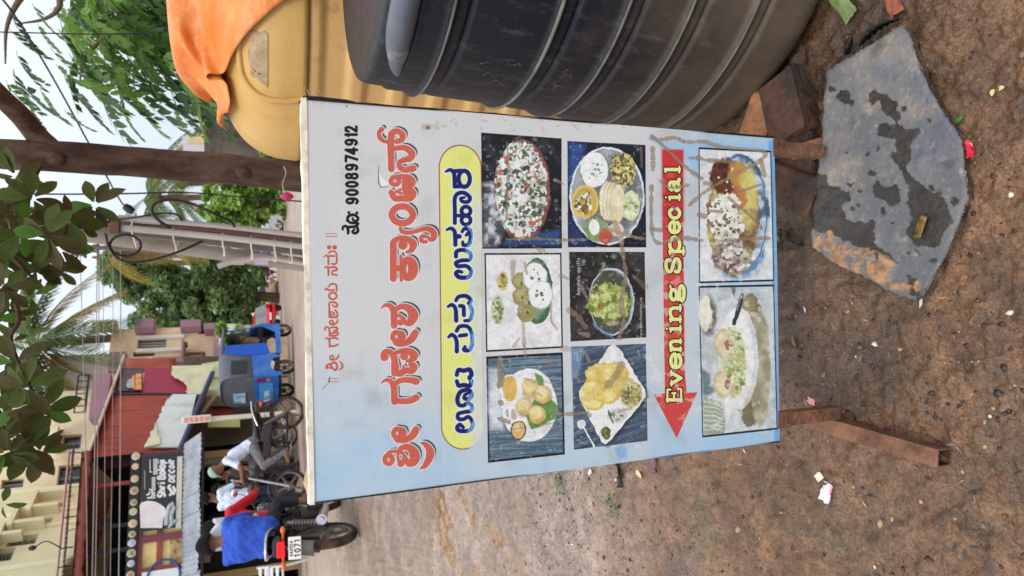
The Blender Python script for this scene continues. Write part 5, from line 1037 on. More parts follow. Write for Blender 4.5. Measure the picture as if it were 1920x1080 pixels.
# inner mass of the same foliage, too dense to count
mb = MB(); n_ = 0
while n_ < 340:
    x, y = rn.uniform(125, 470), rn.uniform(-150, 105)
    if x < 180 and y > 60: continue
    Y = Yn+rn.uniform(-.2, 2.2); c = at(x, y, Y)-no; src = SPM[rn.randrange(5)*3]
    d = Vector((rn.uniform(-1, .4), rn.uniform(-.8, .8), rn.uniform(-.9, .4))).normalized(); xx = d.cross(Vector((0, 0, 1))).normalized(); zz = xx.cross(d); s = rn.uniform(.26, .42); M = Matrix(((xx.x, d.x, zz.x), (xx.y, d.y, zz.y), (xx.z, d.z, zz.z)))
    mb.add([M@(v.co*s)+c for v in src.vertices], [tuple(p.vertices) for p in src.polygons], rn.choices((0, 1, 2), (3, 5, 3))[0]); n_ += 1
tag(mb.build('inner_foliage', NG, neem), kind='stuff')
mb = MB(); trunk_tube(mb, [p-no for p in catmull([Vector((nb.x, Yn, gz(Yn)-.05)), at(520, -170, Yn), at(380, -120, Yn), at(200, -60, Yn), at(20, -30, Yn), at(-150, 10, Yn)], 5)], [.15-.1*i/25 for i in range(26)]); mb.build('trunk', BARK, neem)
for pix in ([(300, -90, Yn), (260, -20, Yn), (200, 60, Yn), (160, 110, Yn), (150, 150, Yn)], [(330, -100, Yn), (345, 0, Yn), (330, 60, Yn), (300, 130, Yn)], [(100, -40, Yn), (112, 10, Yn), (85, 35, Yn), (38, 44, Yn)], [(220, -70, Yn), (225, 10, Yn), (258, 40, Yn), (330, 95, Yn-.2), (345, 96, Yn-.2)], [(60, -30, Yn), (30, 10, Yn), (12, 55, Yn), (10, 120, Yn)]):
    limb('branch', pix, (.03, .006), neem, no, mat('neem_twig', (112, 92, 74), .8, .2, 10))
# ---------------------------------------------------------------- far trees and palms: trunk and leafy crown each
def crown_mesh(blobs, n, size, seed, nm=3, flat=.55):
    r_ = np.random.RandomState(seed); V = []; B = np.array([(*c, r) for c, r in blobs]); w = B[:, 3]**2; w = w/w.sum()
    sub_ = []                                            # leaves gather in clumps on the shell of each bough
    for b in B:
        m_ = 16
        d_ = r_.normal(size=(m_, 3)); d_ /= np.linalg.norm(d_, axis=1)[:, None]; rr_ = r_.uniform(.35, 1.0, m_); q_ = b[3]*r_.uniform(.22, .42, m_)
        sub_ += [(*(b[:3]+d_[i]*b[3]*rr_[i]*np.array([1, 1, .85])), q_[i]) for i in range(m_)]
    B = np.array(sub_); w = B[:, 3]**2; w = w/w.sum()
    k = r_.choice(len(B), n, p=w); d = r_.normal(size=(n, 3)); d /= np.linalg.norm(d, axis=1)[:, None]; rad = r_.uniform(.1, 1.1, n)**.6
    C = B[k, :3]+d*(B[k, 3]*rad)[:, None]*np.array([1, 1, .85]); e1 = r_.normal(size=(n, 3)); e1[:, 2] *= flat; e1 /= np.linalg.norm(e1, axis=1)[:, None]; e2 = np.cross(e1, r_.normal(size=(n, 3))); e2 /= np.linalg.norm(e2, axis=1)[:, None]
    s = (size*r_.uniform(.6, 1.5, n))[:, None]
    V = np.stack([C-e1*s, C+e2*s*.42, C+e1*s, C-e2*s*.42], 1).reshape(-1, 3); q = np.arange(4*n).reshape(n, 4)
    me = bpy.data.meshes.new('crown'); me.from_pydata(V.tolist(), [], q.tolist()); tone = np.clip((r_.normal(size=n)*.7+1+ (k % 5-2)*.4+.35*d[:, 2]*0).round(), 0, nm-1).astype(np.int32); me.polygons.foreach_set('material_index', tone); me.update(); return me
GF = [mat('far_leaf_dark', (88, 116, 76), .6, .2, 3, sub=.25), mat('far_leaf_mid', (124, 154, 98), .6, .2, 3, sub=.3), mat('far_leaf_light', (140, 164, 104), .6, .2, 3, sub=.35)]
GB = [mat('bright_leaf_dark', (92, 130, 54), .6, .2, 3, sub=.3), mat('bright_leaf_mid', (136, 174, 78), .6, .2, 3, sub=.4), mat('bright_leaf_light', (180, 208, 112), .6, .2, 3, sub=.45)]
def leafy_tree(label, base, blobs_px, Y, n, size, mats, seed, group=None, tr_=.16, cat='tree', name='leafy_tree'):
    b = at(base[0], base[1], Y); t = thing(name, label, cat, (b.x, Y, gz(Y)), 0, group); o_ = Vector(t.location); sc = Y*.95/1260; rr = random.Random(seed)
    bl = [((at(x, y, Y+rr.uniform(-.5, .5)*r*sc)-o_)[:], r*sc) for x, y, r in blobs_px]
    me = crown_mesh(bl, n, size, seed)
    for m in mats: me.materials.append(m)
    link('crown', me, t); mb = MB(); top = max(bl, key=lambda q: q[0][2])[0]
    trunk_tube(mb, catmull([Vector((0, 0, -.3)), Vector((top[0]*.2, top[1]*.2, top[2]*.35)), Vector((top[0]*.6, 0, top[2]*.7)), Vector(top)], 4), [tr_*(1-.06*i) for i in range(13)], 8); mb.build('trunk', BARK, t)
    for k, (c, r) in enumerate(bl[:5]):
        mb = MB(); mb.tube(catmull([(top[0]*.2, top[1]*.2, top[2]*.3), (c[0]*.6, c[1]*.6, (c[2]+top[2]*.3)*.5), c], 4), [tr_*.4*(1-.08*i) for i in range(9)], 6); mb.build('limb', BARK, t)
    return t
leafy_tree('tall dense dark green tree behind the red car', (500, 560), [(300, 575, 52), (250, 520, 50), (330, 530, 60), (380, 560, 55), (430, 575, 48), (400, 510, 48), (450, 530, 44), (215, 500, 34), (465, 590, 34), (340, 600, 36), (285, 510, 45), (480, 500, 26), (420, 610, 26)], 46, 34000, .17, GF, 1, tr_=.35)
leafy_tree('mid green tree left of the concrete poles', (500, 495), [(215, 490, 28), (260, 495, 28), (310, 480, 30), (370, 480, 30), (420, 490, 28)], 54, 8000, .24, GF, 2, tr_=.3)
leafy_tree('bright yellowish green tree right of the concrete poles', (540, 390), [(430, 375, 40), (470, 390, 40), (410, 400, 34), (500, 370, 36), (450, 350, 34), (530, 385, 24), (400, 360, 22)], 26, 16000, .10, GB, 3, tr_=.14)
leafy_tree('low green shrub below the concrete wall', (540, 300), [(502, 300, 14), (520, 300, 16), (540, 310, 16), (555, 322, 16), (500, 285, 10)], 6.4, 1600, .035, GB, 4, tr_=.02, cat='shrub', name='shrub')
leafy_tree('small green shrub beside the mauve house gate', (470, 630), [(440, 640, 18), (428, 655, 14), (415, 620, 12), (450, 622, 12)], 24, 700, .14, GB, 5, tr_=.04, cat='shrub', name='shrub')
leafy_tree('olive green bush beyond the far motorbikes', (505, 530), [(470, 540, 18), (484, 520, 14), (490, 560, 12)], 58, 700, .45, GF, 6, tr_=.1, cat='shrub', name='shrub')
leafy_tree('green trees closing the far end of the street', (505, 450), [(480, 460, 30), (470, 430, 30), (490, 400, 30), (500, 480, 14)], 70, 1500, .6, GF, 7, tr_=.2)
PF = [mat('palm_leaf', (92, 112, 62), .7, .25, 4, sub=.3), mat('palm_leaf_yellow', (158, 138, 62), .7, .25, 4, sub=.3), mat('palm_leaf_brown', (100, 70, 46), .9, .25, 4, sub=.1), mat('palm_leaf_dark', (56, 72, 44), .7, .25, 4, sub=.2)]
def frond(mb_name, parent, c, a, el, L_, m, droop=1.0, seed=0):
    r_ = random.Random(seed); mb = MB(); d = Vector((cos(a)*cos(el), sin(a)*cos(el), sin(el))); n = 34
    def sp(t): return Vector(c)+d*(L_*t)+Vector((0, 0, -droop*L_*.55*t*t))
    mb.tube([sp(i/8) for i in range(9)], [.035*(1-i/9.5) for i in range(9)], 4, cap=False); side = d.cross(Vector((0, 0, 1))); side = side.normalized() if side.length > .05 else Vector((1, 0, 0))
    for k in range(n):
        t = .12+.87*k/(n-1); b = sp(t); tg = (sp(min(1, t+.02))-sp(t-.02)).normalized()
        for s in (-1, 1):
            l = L_*.26*(sin(pi*min(1, t*.86+.12)))**.6*r_.uniform(.8, 1.1); dv = (side*s*.8+tg*.55+Vector((0, 0, -.45-.3*r_.random()))).normalized(); w = tg*(.028*L_/2.5); e = b+dv*l+Vector((0, 0, -.12*l)); mid = b+dv*l*.5
            mb.add([b-w*.6, b+w*.6, mid+w, e, mid-w], [(0, 1, 2, 3, 4)])
    return mb.build('frond', m, parent)
def palm(label, x, y, Y, L_, specs, seed, tr_=.14, group=None):
    c = at(x, y, Y); t = thing('coconut_palm', label, 'palm tree', (c.x, Y, gz(Y)), 0, group); cz = c.z-gz(Y); mb = MB(); P = catmull([(0, .3, -.3), (.15, .2, cz*.35), (.08, 0, cz*.75), (0, 0, cz)], 8)
    mb.tube(P, [tr_*(1.15-.012*i+.05*(i % 2)) for i in range(len(P))], 10); mb.build('trunk', mat('palm_trunk', (126, 108, 92), .85, .3, 6, bump=.4), t)
    for k, (a, el, m, dr) in enumerate(specs): frond('frond', t, (0, 0, cz), radians(a), radians(el), L_*(1 if m != 2 else .62), PF[m], dr, seed+k)
    for k in range(5): a = k*1.3; b = MB(); b.ball((.22*cos(a), .22*sin(a), cz-.28-.06*(k % 2)), (.1, .1, .13), 8, 6); b.build('coconut', mat('coconut', (110, 112, 54), .5, .2, 8), t)
palm('tall coconut palm with yellowing fronds above the red shed', 68, 645, 27, 2.9, [(-20, 10, 0, 1.1), (12, 38, 0, .9), (40, 55, 0, .9), (75, 62, 0, .8), (150, 50, 0, .9), (178, 28, 0, 1.), (200, 5, 0, 1.1), (-5, -12, 1, 1.15), (-150, -12, 1, 1.2), (-75, -25, 0, .9), (-40, -38, 1, .7), (-110, -45, 0, .7), (-95, -62, 2, .5), (-60, -60, 3, .5), (170, -20, 3, 1.2), (-130, 20, 3, 1.2), (-80, 15, 0, 1.2), (-35, 30, 0, 1.1), (-165, 45, 0, 1.), (-170, -40, 1, .8), (0, -45, 3, .8)], 100)
palm('distant coconut palm right of the concrete poles', 285, 372, 34, 3.2, [(a, el, m, 1.2) for a, el, m in ((0, 10, 0), (40, 30, 0), (90, 40, 0), (160, 35, 0), (185, 10, 1), (220, 5, 0), (-30, 0, 1), (-70, 5, 0), (-110, 20, 0), (-140, -20, 2), (20, -25, 1))], 200)
palm('second distant palm nearer the brown trunk', 330, 345, 38, 3.2, [(a, el, m, 1.2) for a, el, m in ((0, 15, 0), (50, 30, 0), (120, 40, 0), (170, 20, 0), (200, 0, 0), (-40, 10, 1), (-90, 10, 0), (-150, -10, 1))], 240)
palm('distant palm with hanging brown frond left of the poles', 205, 480, 44, 3.4, [(a, el, m, 1.2) for a, el, m in ((-10, 5, 0), (50, 30, 0), (130, 30, 0), (180, 10, 0), (-60, 0, 1), (-120, -5, 1), (-90, -40, 2), (-100, -60, 1))], 280)
# ---------------------------------------------------------------- concrete poles, pipes, cables
CONC = mat('pole_concrete', (116, 104, 96), .85, .18, 5, bump=.3, col2=(98, 86, 78), th=.55, scale2=2.5, stretch=(1, 1, .3)); PVC = mat('white_pipe', (184, 176, 170), .45, .08, 4); CAB = mat('black_cable', (26, 26, 28), .5, .2, 8); WHT = mat('white_cable', (214, 206, 200), .5, .1, 8)
Yp = 7.6
def pole_obj(name, label, px, r0, r1, m, square=True, cat='pole', Y=Yp):
    P = [at(x, y, Y) for x, y in px]; d = P[-1]-P[0]; b = P[-1]+d*((gz(Y)-.1-P[-1].z)/d.z); t = thing(name, label, cat, (b.x, Y, gz(Y))); o_ = Vector(t.location); mb = MB(); n = 4 if square else 12
    top = P[0]-o_; bot = b-o_
    if square:
        A = [Vector((sx*r1, sy*r1, 0)) for sx, sy in ((-1, -1), (1, -1), (1, 1), (-1, 1))]; mb.add([bot+a for a in A]+[top+a*(r0/r1) for a in A], [(i, (i+1) % 4, 4+(i+1) % 4, 4+i) for i in range(4)]+[(4, 5, 6, 7)])
    else: mb.tube([top, bot], [r0, r1], 12)
    mb.build('shaft', m, t); return t, o_, top, bot
p1, o1, t1, b1 = pole_obj('utility_pole', 'grey square concrete utility pole with white pipes strapped to it', [(-200, 376), (200, 421), (570, 462)], .075, .10, CONC)
def pipe(px, r, nm, m, parent, o_, Y, n=10):
    mb = MB(); mb.tube([p-o_ for p in catmull([at(x, y, Y) for x, y in px], 6)], r, n); return mb.build(nm, m, parent)
pipe([(222, 409), (400, 424), (560, 441), (660, 450)], .034, 'conduit', PVC, p1, o1, Yp-.16); pipe([(228, 427), (400, 443), (560, 461), (660, 470)], .034, 'conduit', PVC, p1, o1, Yp-.18)
pipe([(-120, 395), (100, 402), (205, 410), (222, 418)], .030, 'conduit', PVC, p1, o1, Yp-.16); pipe([(300, 424), (420, 434), (570, 452), (660, 460)], .032, 'rust_conduit', mat('rusty_pipe', (96, 66, 58), .7, .3, 6), p1, o1, Yp-.165)
for x in (255, 330, 420, 472, 515, 545): mb = MB(); c = at(x, 436+(x-300)*.115, Yp); mb.tube([c-o1+Vector((.17*cos(a), .2*sin(a), .01*sin(3*a))) for a in np.linspace(0, 2*pi, 14)], .008, 5); mb.build('wire_tie', WHT, p1)
mb = MB(); mb.bbox(at(215, 425, Yp-.2)-o1, (.14, .08, .09), .01); mb.build('junction_box', mat('brown_box', (104, 76, 60), .7, .25), p1)
p2, o2, t2, b2 = pole_obj('lighting_pole', 'pale tapered round pole standing left of the square concrete pole', [(-200, 395), (130, 441), (570, 496)], .055, .085, mat('pale_pole', (150, 138, 128), .75, .15, 4, col2=(132, 112, 96), th=.6, scale2=3), False, Y=Yp+.5)
pipe([(408, 500), (440, 490), (500, 484), (550, 490), (600, 500)], .03, 'loose_conduit', PVC, p2, o2, Yp+.25)
mb = MB(); mb.box(at(445, 494, Yp+.3)-o2, (.03, .02, .14)); mb.build('stuck_label', mat('lilac_paper', (214, 190, 216), .7, .1), p2)
mb = MB(); mb.box(at(490, 486, Yp+.3)-o2, (.12, .01, .14)); mb.build('stuck_label', mat('lilac_paper2', (196, 186, 226), .7, .1), p2)
def cable(name, label, px, r, m, group=None, cat='cable', n=6, closed=False):
    P = catmull([at(x, y, Y) for x, y, Y in px], 8, closed); mb = MB(); c = P[0].copy(); mb.tube([p-c for p in P], r, n, closed=closed); o = mb.build(name, m, None, c); return tag(o, label, cat, group)
cable('cable_loop', 'black cable looping from the pipes over the concrete pole and back', [(320, 427, 7.3), (300, 415, 7.2), (286, 400, 7.2), (290, 382, 7.2), (320, 375, 7.2), (360, 382, 7.2), (400, 400, 7.2), (432, 415, 7.3), (440, 425, 7.35)], .014, CAB)
cable('cable_coil', 'round black cable coil hung on the concrete poles', [(206+29+29*cos(a), 460+20*sin(a), 7.25) for a in np.linspace(0, 2*pi, 13)[:-1]], .013, CAB, closed=True)
cable('cable_loop', 'black cable sagging below the coil between the concrete poles', [(198, 438, 7.3), (205, 465, 7.2), (222, 485, 7.2), (250, 492, 7.2), (290, 486, 7.2), (340, 470, 7.2), (380, 452, 7.3)], .012, CAB)
cable('cable_loop', 'thin black cable drooping right of the concrete pole conduits', [(205, 412, 7.4), (250, 408, 7.3), (300, 400, 7.3), (330, 402, 7.3), (342, 414, 7.35)], .010, CAB)
cable('drop_cable', 'black cable hanging beside the brown trunk', [(-60, 361, 5.6), (0, 361, 5.6), (100, 364, 5.6), (240, 363, 5.6), (350, 361, 5.6), (470, 371, 5.6), (600, 380, 5.6)], .006, CAB)
cable('drop_cable', 'thin cable running straight down in front of the neem tree', [(-60, 60, 4.6), (0, 60, 4.6), (180, 64, 4.6), (300, 60, 4.6), (400, 50, 4.6)], .004, CAB)
cable('service_cable', 'cable slanting from the neem tree to the concrete pole', [(-30, -30, 5.2), (10, 5, 5.4), (60, 80, 5.9), (110, 165, 6.4), (170, 275, 6.9), (225, 375, 7.2), (250, 400, 7.4)], .007, CAB)
mb = MB(); a, b = at(233, 386, 7.25), at(250, 397, 7.25); mb.tube([a-a, (a+b)/2-a, b-a], [.03, .04, .03], 8); tag(mb.build('cable_joint', CAB, None, a), 'dark cable joint on the slanting service cable', 'cable joint')
WIR = mat('grey_wire', (150, 142, 138), .5, .15, 4); GW = 'overhead wires crossing in front of the shops'
for k, (xa, xb, y0, y1, r) in enumerate(((150, 164, 470, 1130, .007), (182, 172, 470, 1130, .008), (186, 178, 470, 1130, .007), (192, 196, 470, 1130, .005), (212, 206, 470, 1130, .005), (226, 222, 470, 1130, .009))):
    Y0 = 12.5; cable('overhead_wire', ('thin grey overhead wire crossing in front of the shops, highest of its bundle', 'upper pale wire of the close pair across the shed', 'lower pale wire of the close pair across the shed', 'faint grey wire below the close pair across the shed', 'faint wire above the lowest overhead wire', 'lowest and thickest grey wire across the shed front')[k],
        [(xa, y0, Y0+2), (xa+(xb-xa)*.3+1.5, 660, Y0+1), (xa+(xb-xa)*.65+2, 860, Y0), (xb, y1, Y0-1)], r, WIR, GW)
for k, (y, x0, x1) in enumerate(((414, 145, 190), (419, 143, 190), (452, 182, 190), (455, 182, 192), (482, 140, 192))): pass
# far pole with cross-arms seen between the leaves
b = at(505, 478, 36); fp = thing('far_utility_pole', 'distant power pole with cross arms between the leaves and palms', 'pole', (b.x, 36, gz(36))); fo = Vector(fp.location)
mb = MB(); mb.tube([(0, 0, -.5), at(120, 462, 36)-fo], [.14, .10], 8); mb.build('shaft', CONC, fp)
for x, y0, y1 in ((145, 452, 482), (160, 450, 484), (184, 455, 488)):
    mb = MB(); mb.tube([at(x, y0, 36)-fo, at(x, y1, 36)-fo], .06, 6); ar = mb.build('cross_arm', mat('dark_steel', (70, 68, 70), .6, .2), fp)
    for k in range(3): mb = MB(); p = at(x-3, y0+(y1-y0)*(k+.5)/3, 36)-fo; mb.tube([p, p+Vector((0, 0, .18))], [.07, .04], 6); mb.build('insulator', mat('insulator', (90, 70, 64), .4, .1), ar)
# old concrete compound wall behind the tanks
Yw = 7.0
a, b = at(383, 310, Yw), at(500, 310, Yw); mb = MB(); wl = thing('compound_wall', 'weathered grey concrete wall behind the ochre tank', 'wall', (a.x, Yw, gz(Yw)))
mb.bbox((2.0, .12, (a.z-gz(Yw))/2-.05), (4.0, .2, a.z-gz(Yw)+.1), .012); mb.build('wall_slab', mat('mossy_concrete', (122, 112, 104), .9, .25, 3, bump=.6, bscale=30, col2=(74, 68, 62), th=.52, scale2=4), wl)
b = at(368, 272, 30); hs = thing('distant_house', 'far pale house with a yellow corner seen past the brown trunk', 'house', (b.x, 30, gz(30))); mb = MB(); mb.box((0, 1.5, 1.7), (.7, 3, 4.2)); mb.build('wall', mat('far_white_wall', (206, 204, 210), .8, .1), hs); mb = MB(); mb.box((.2, -.03, 2.4), (.25, .05, 2.4)); mb.build('painted_corner', mat('far_yellow', (214, 196, 140), .8, .1), hs)
# ---------------------------------------------------------------- buildings across the street
class Facade:
    "a wall plane through two ground points; local X runs along it, local -Y faces the street, local Z is up"
    def __init__(s, y_left, Y_left, y_right, Y_right):
        a = at(500, y_left, Y_left); b = at(500, y_right, Y_right); s.p = Vector((a.x, Y_left, 0)); d = Vector((b.x-a.x, Y_right-Y_left, 0)); s.w = d.length; s.d = d.normalized(); s.n = Vector((s.d.y, -s.d.x, 0)); s.rz = atan2(s.d.y, s.d.x)
        s.z0 = gz((Y_left+Y_right)/2)
    def hit(s, x, y, off=0.):
        "photograph point -> (along, up), on the plane pushed off metres towards the street"
        v = _d*F + _r2*((1080-y)-540) - _u2*(x-960); o = Vector((0, 0, CH)); p0 = s.p+s.n*off; k = (p0-o).dot(s.n)/v.dot(s.n); q = o+v*k-p0; return q.dot(s.d), q.z
    def root(s, name, label, cat, group=None): return thing(name, label, cat, (s.p.x, s.p.y, 0), s.rz, group)
    def rect(s, x0, y0, x1, y1, off=0.):
        "photograph box (x top..bottom, y right..left) -> s0, s1, z0, z1"
        c = [s.hit(x, y, off) for x in (x0, x1) for y in (y0, y1)]
        ss = sorted(q[0] for q in c); zs_ = sorted(q[1] for q in c); return (ss[0]+ss[1])/2, (ss[2]+ss[3])/2, (zs_[0]+zs_[1])/2, (zs_[2]+zs_[3])/2
    def part(s, name, r, y_front, y_back, m, parent, bev=0.):
        s0, s1, z0, z1 = r; mb = MB(); c = ((s0+s1)/2, (y_front+y_back)/2, (z0+z1)/2); d = (abs(s1-s0), abs(y_back-y_front), abs(z1-z0))
        (mb.bbox(c, d, bev) if bev else mb.box(c, d)); return mb.build(name, m, parent)
def wall_with_holes(s0, s1, z0, z1, holes, y0, y1):
    xs = sorted({s0, s1, *[h[0] for h in holes], *[h[1] for h in holes]}); zs_ = sorted({z0, z1, *[h[2] for h in holes], *[h[3] for h in holes]}); mb = MB()
    for i in range(len(xs)-1):
        for j in range(len(zs_)-1):
            cx, cz = (xs[i]+xs[i+1])/2, (zs_[j]+zs_[j+1])/2
            if any(h[0] < cx < h[1] and h[2] < cz < h[3] for h in holes): continue
            mb.add([(xs[i], y0, zs_[j]), (xs[i+1], y0, zs_[j]), (xs[i+1], y0, zs_[j+1]), (xs[i], y0, zs_[j+1])], [(0, 1, 2, 3)])
    for h in holes:
        a, b, c, d = h; mb.add([(a, y0, c), (b, y0, c), (b, y1, c), (a, y1, c)], [(0, 3, 2, 1)]); mb.add([(a, y0, d), (b, y0, d), (b, y1, d), (a, y1, d)], [(0, 1, 2, 3)])
        mb.add([(a, y0, c), (a, y1, c), (a, y1, d), (a, y0, d)], [(0, 1, 2, 3)]); mb.add([(b, y0, c), (b, y1, c), (b, y1, d), (b, y0, d)], [(3, 2, 1, 0)])
    for q in ((s0, s1, z1),): mb.add([(s0, y0, z1), (s1, y0, z1), (s1, y0+6, z1), (s0, y0+6, z1)], [(0, 1, 2, 3)])
    mb.add([(s0, y0, z0), (s0, y0+6, z0), (s0, y0+6, z1), (s0, y0, z1)], [(0, 1, 2, 3)]); mb.add([(s1, y0, z0), (s1, y0+6, z0), (s1, y0+6, z1), (s1, y0, z1)], [(3, 2, 1, 0)]); return mb
def corrug(p00, p10, p01, p11, waves, amp, nrm, nu=None, nv=6, sag=0.):
    p00, p10, p01, p11, nrm = map(Vector, (p00, p10, p01, p11, nrm)); nu = nu or waves*6
    def f(u, v):
        p = (p00*(1-u)+p10*u)*(1-v)+(p01*(1-u)+p11*u)*v; return p+nrm*(amp*sin(2*pi*waves*u)+sag*sin(3*u+5*v))
    return MB().grid(f, nu, nv)
CREAM = mat('cream_wall', (236, 220, 190), .85, .08, 2.5, col2=(206, 184, 156), th=.66, scale2=1.3); PALEY = mat('pale_yellow_wall', (232, 226, 184), .85, .07, 2, col2=(206, 196, 148), th=.68, scale2=1.5)
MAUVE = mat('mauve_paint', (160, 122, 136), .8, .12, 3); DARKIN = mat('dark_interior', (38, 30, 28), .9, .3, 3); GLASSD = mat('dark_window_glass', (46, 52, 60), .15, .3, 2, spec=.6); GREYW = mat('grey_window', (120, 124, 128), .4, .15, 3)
REDM = mat('red_metal_sheet', (172, 72, 54), .5, .12, 2, col2=(140, 58, 46), th=.6, scale2=1.6); MAG = mat('crimson_board', (164, 44, 76), .6, .08, 3); COPPER = mat('red_brown_beam', (156, 86, 72), .5, .15, 3); IRON = mat('dark_iron', (44, 40, 42), .6, .2, 6); PINKP = mat('pinkish_pipe', (170, 126, 124), .6, .1, 4)
PURP = mat('plum_paint', (128, 66, 78), .7, .12, 3); BLUEW = mat('blue_white_sheet', (136, 144, 160), .6, .2, 3, col2=(164, 168, 172), th=.5, scale2=2); TANP = mat('tan_pillar', (150, 118, 76), .8, .2, 3); GREYP = mat('grey_pillar', (120, 110, 100), .85, .2, 3)
# ---- E: pale yellow block, upper left
FE = Facade(1150, 17.5, 915, 22.0)
be = FE.root('apartment_building', 'pale yellow building with stepped sunshades and barred windows at upper left', 'building')
wins = [FE.rect(78, 944, 118, 957), FE.rect(44, 974, 96, 984), FE.rect(16, 1004, 68, 1022), FE.rect(-10, 1028, 24, 1052)]
s0, s1 = FE.hit(60, 1200)[0], FE.hit(60, 917)[0]
wall_with_holes(s0, s1, 0, FE.hit(-60, 950)[1], wins, 0, .35).build('wall', PALEY, be)
for w in wins:
    fr = FE.part('window', w, .30, .36, GLASSD, be)
    for k in range(5): z = w[2]+(w[3]-w[2])*(k+.5)/5; m_ = MB(); m_.box(((w[0]+w[1])/2, .2, z), (w[1]-w[0], .02, .035)); m_.build('bar', GREYW, fr)
    FE.part('sunshade', (w[0]-.25, w[1]+.3, w[3]+.12, w[3]+.24), -.32, -.002, PALEY, be); FE.part('sunshade_side', (w[1]+.18, w[1]+.30, w[2]-.1, w[3]+.118), -.3, -.002, PALEY, be)
for y in (921, 963, 990, 1060): a = FE.hit(60, y)[0]; FE.part('pilaster', (a-.05, a+.05, 0, FE.hit(-60, 950)[1]-.1), -.07, -.003, mat('pale_yellow_trim', (240, 234, 200), .8, .05), be)
mb = MB(); mb.tube(catmull([(FE.hit(100, 1000)[0], -.02, FE.hit(120, 1000)[1]), (FE.hit(60, 960)[0]-.8, -.02, 5.5), (FE.hit(60, 960)[0], -.02, 6.0)], 5), .012, 4); mb.build('wall_wire', GREYW, be)
# ---- D: cream block behind
FD = Facade(935, 23.5, 735, 25.5)
bd = FD.root('apartment_building', 'cream apartment block with dark windows behind the red shed', 'building')
wins = [FD.rect(117, 815, 152, 842), FD.rect(108, 871, 156, 916), FD.rect(2, 898, 44, 915)]
wall_with_holes(FD.hit(50, 940)[0], FD.hit(50, 738)[0], 0, FD.hit(-60, 800)[1], wins, 0, .3).build('wall', CREAM, bd)
for w in wins:
    fr = FD.part('window', w, .25, .3, GLASSD, bd); FD.part('frame', (w[0], w[1], w[2], w[2]+.08), .16, .249, GREYW, fr); FD.part('frame', ((w[0]+w[1])/2-.04, (w[0]+w[1])/2+.04, w[2]+.081, w[3]), .18, .249, GREYW, fr)
FD.part('sunshade', (wins[0][0]-.15, wins[0][1]+.15, wins[0][3]+.05, wins[0][3]+.14), -.5, -.002, CREAM, bd)
a = FD.hit(60, 862)[0]; FD.part('pilaster', (a-.08, a+.08, 0, FD.hit(-60, 800)[1]-.1), -.1, -.003, CREAM, bd); a = FD.hit(60, 775)[0]; FD.part('pilaster', (a-.08, a+.08, 0, FD.hit(-60, 800)[1]-.1), -.1, -.003, CREAM, bd)
r = FD.rect(178, 716, 210, 796, .6); FD.part('mauve_parapet', (r[0], r[1], r[2], r[3]), -1.2, -.62, MAUVE, bd)
r = FD.rect(154, 718, 172, 786); g_ = FD.part('balcony_grille', (r[0], r[1], r[2], r[2]+.06), -.62, -.56, IRON, bd)
for k in range(7): m_ = MB(); x_ = r[0]+(r[1]-r[0])*k/6; m_.tube([(x_, -.59, r[2]), (x_, -.59, r[3]+.05)], .02, 5); m_.build('bar', IRON, g_)
m_ = MB(); m_.tube([(r[0], -.59, r[3]+.05), (r[1], -.59, r[3]+.05)], .025, 5); m_.build('bar', IRON, g_)
r = FD.rect(95, 700, 172, 742, -1.); FD.part('side_wall', (r[0], r[1]+.5, 0, r[3]), .6, 4, mat('white_side_wall', (214, 208, 202), .85, .08), bd)
# ---- C: cream and mauve house
FC = Facade(704, 25.5, 590, 27.0)
bc = FC.root('house', 'cream house with mauve sunshades and parapets beside the tall dark trees', 'house')
R = FC.rect
wins = [R(258, 632, 312, 652), R(345, 640, 352, 652), R(250, 659, 290, 668), R(372, 612, 402, 626), R(348, 660, 385, 672)]
wall_with_holes(FC.hit(400, 704)[0], FC.hit(400, 612)[0], gz(26)-.2, R(205, 612, 400, 704)[3], wins, 0, .35).build('wall', mat('peach_wall', (232, 206, 172), .85, .1, 1.5, col2=(196, 164, 132), th=.6, scale2=1.2), bc)
for k, w in enumerate(wins):
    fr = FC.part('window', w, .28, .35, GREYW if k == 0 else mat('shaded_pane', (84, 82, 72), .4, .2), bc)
    for q in range(3): x_ = w[0]+(w[1]-w[0])*(q+1)/4; FC.part('bar', (x_-.02, x_+.02, w[2], w[3]), .22, .279, IRON if k else mat('white_bar', (210, 210, 210), .6, .1), fr)
for nm, bx, d in (('parapet', (252, 597, 288, 614), .5), ('parapet', (338, 599, 376, 612), .45), ('parapet', (382, 605, 420, 616), .5), ('mauve_wall', (400, 622, 452, 698), .5), ('sunshade', (340, 634, 344, 660), .7), ('mauve_band', (286, 668, 380, 678), .3), ('white_tank', (423, 607, 443, 626), 1.6), ('roof_parapet', (172, 600, 218, 612), .4)):
    r = R(*bx, d); FC.part(nm, r, -d, -.004, mat('white_paint', (222, 218, 208), .7, .08) if 'white' in nm else (MAUVE if nm != 'roof_parapet' else CREAM), bc)
r = R(205, 664, 236, 700); FC.part('mauve_upper_wall', r, -.15, -.005, MAUVE, bc)
r = R(255, 628, 345, 658, .12); FC.part('white_frame', (r[0], r[0]+.12, r[2], r[3]), -.12, -.006, MATS['white_paint'], bc); FC.part('white_frame', (r[1]-.12, r[1], r[2], r[3]), -.12, -.006, MATS['white_paint'], bc)
r = R(410, 637, 440, 650, 1.); FC.part('blue_sign_board', r, -1.1, -1.0, mat('blue_board', (60, 104, 160), .5, .2, 12, col2=(220, 224, 226), th=.5, scale2=3), bc)
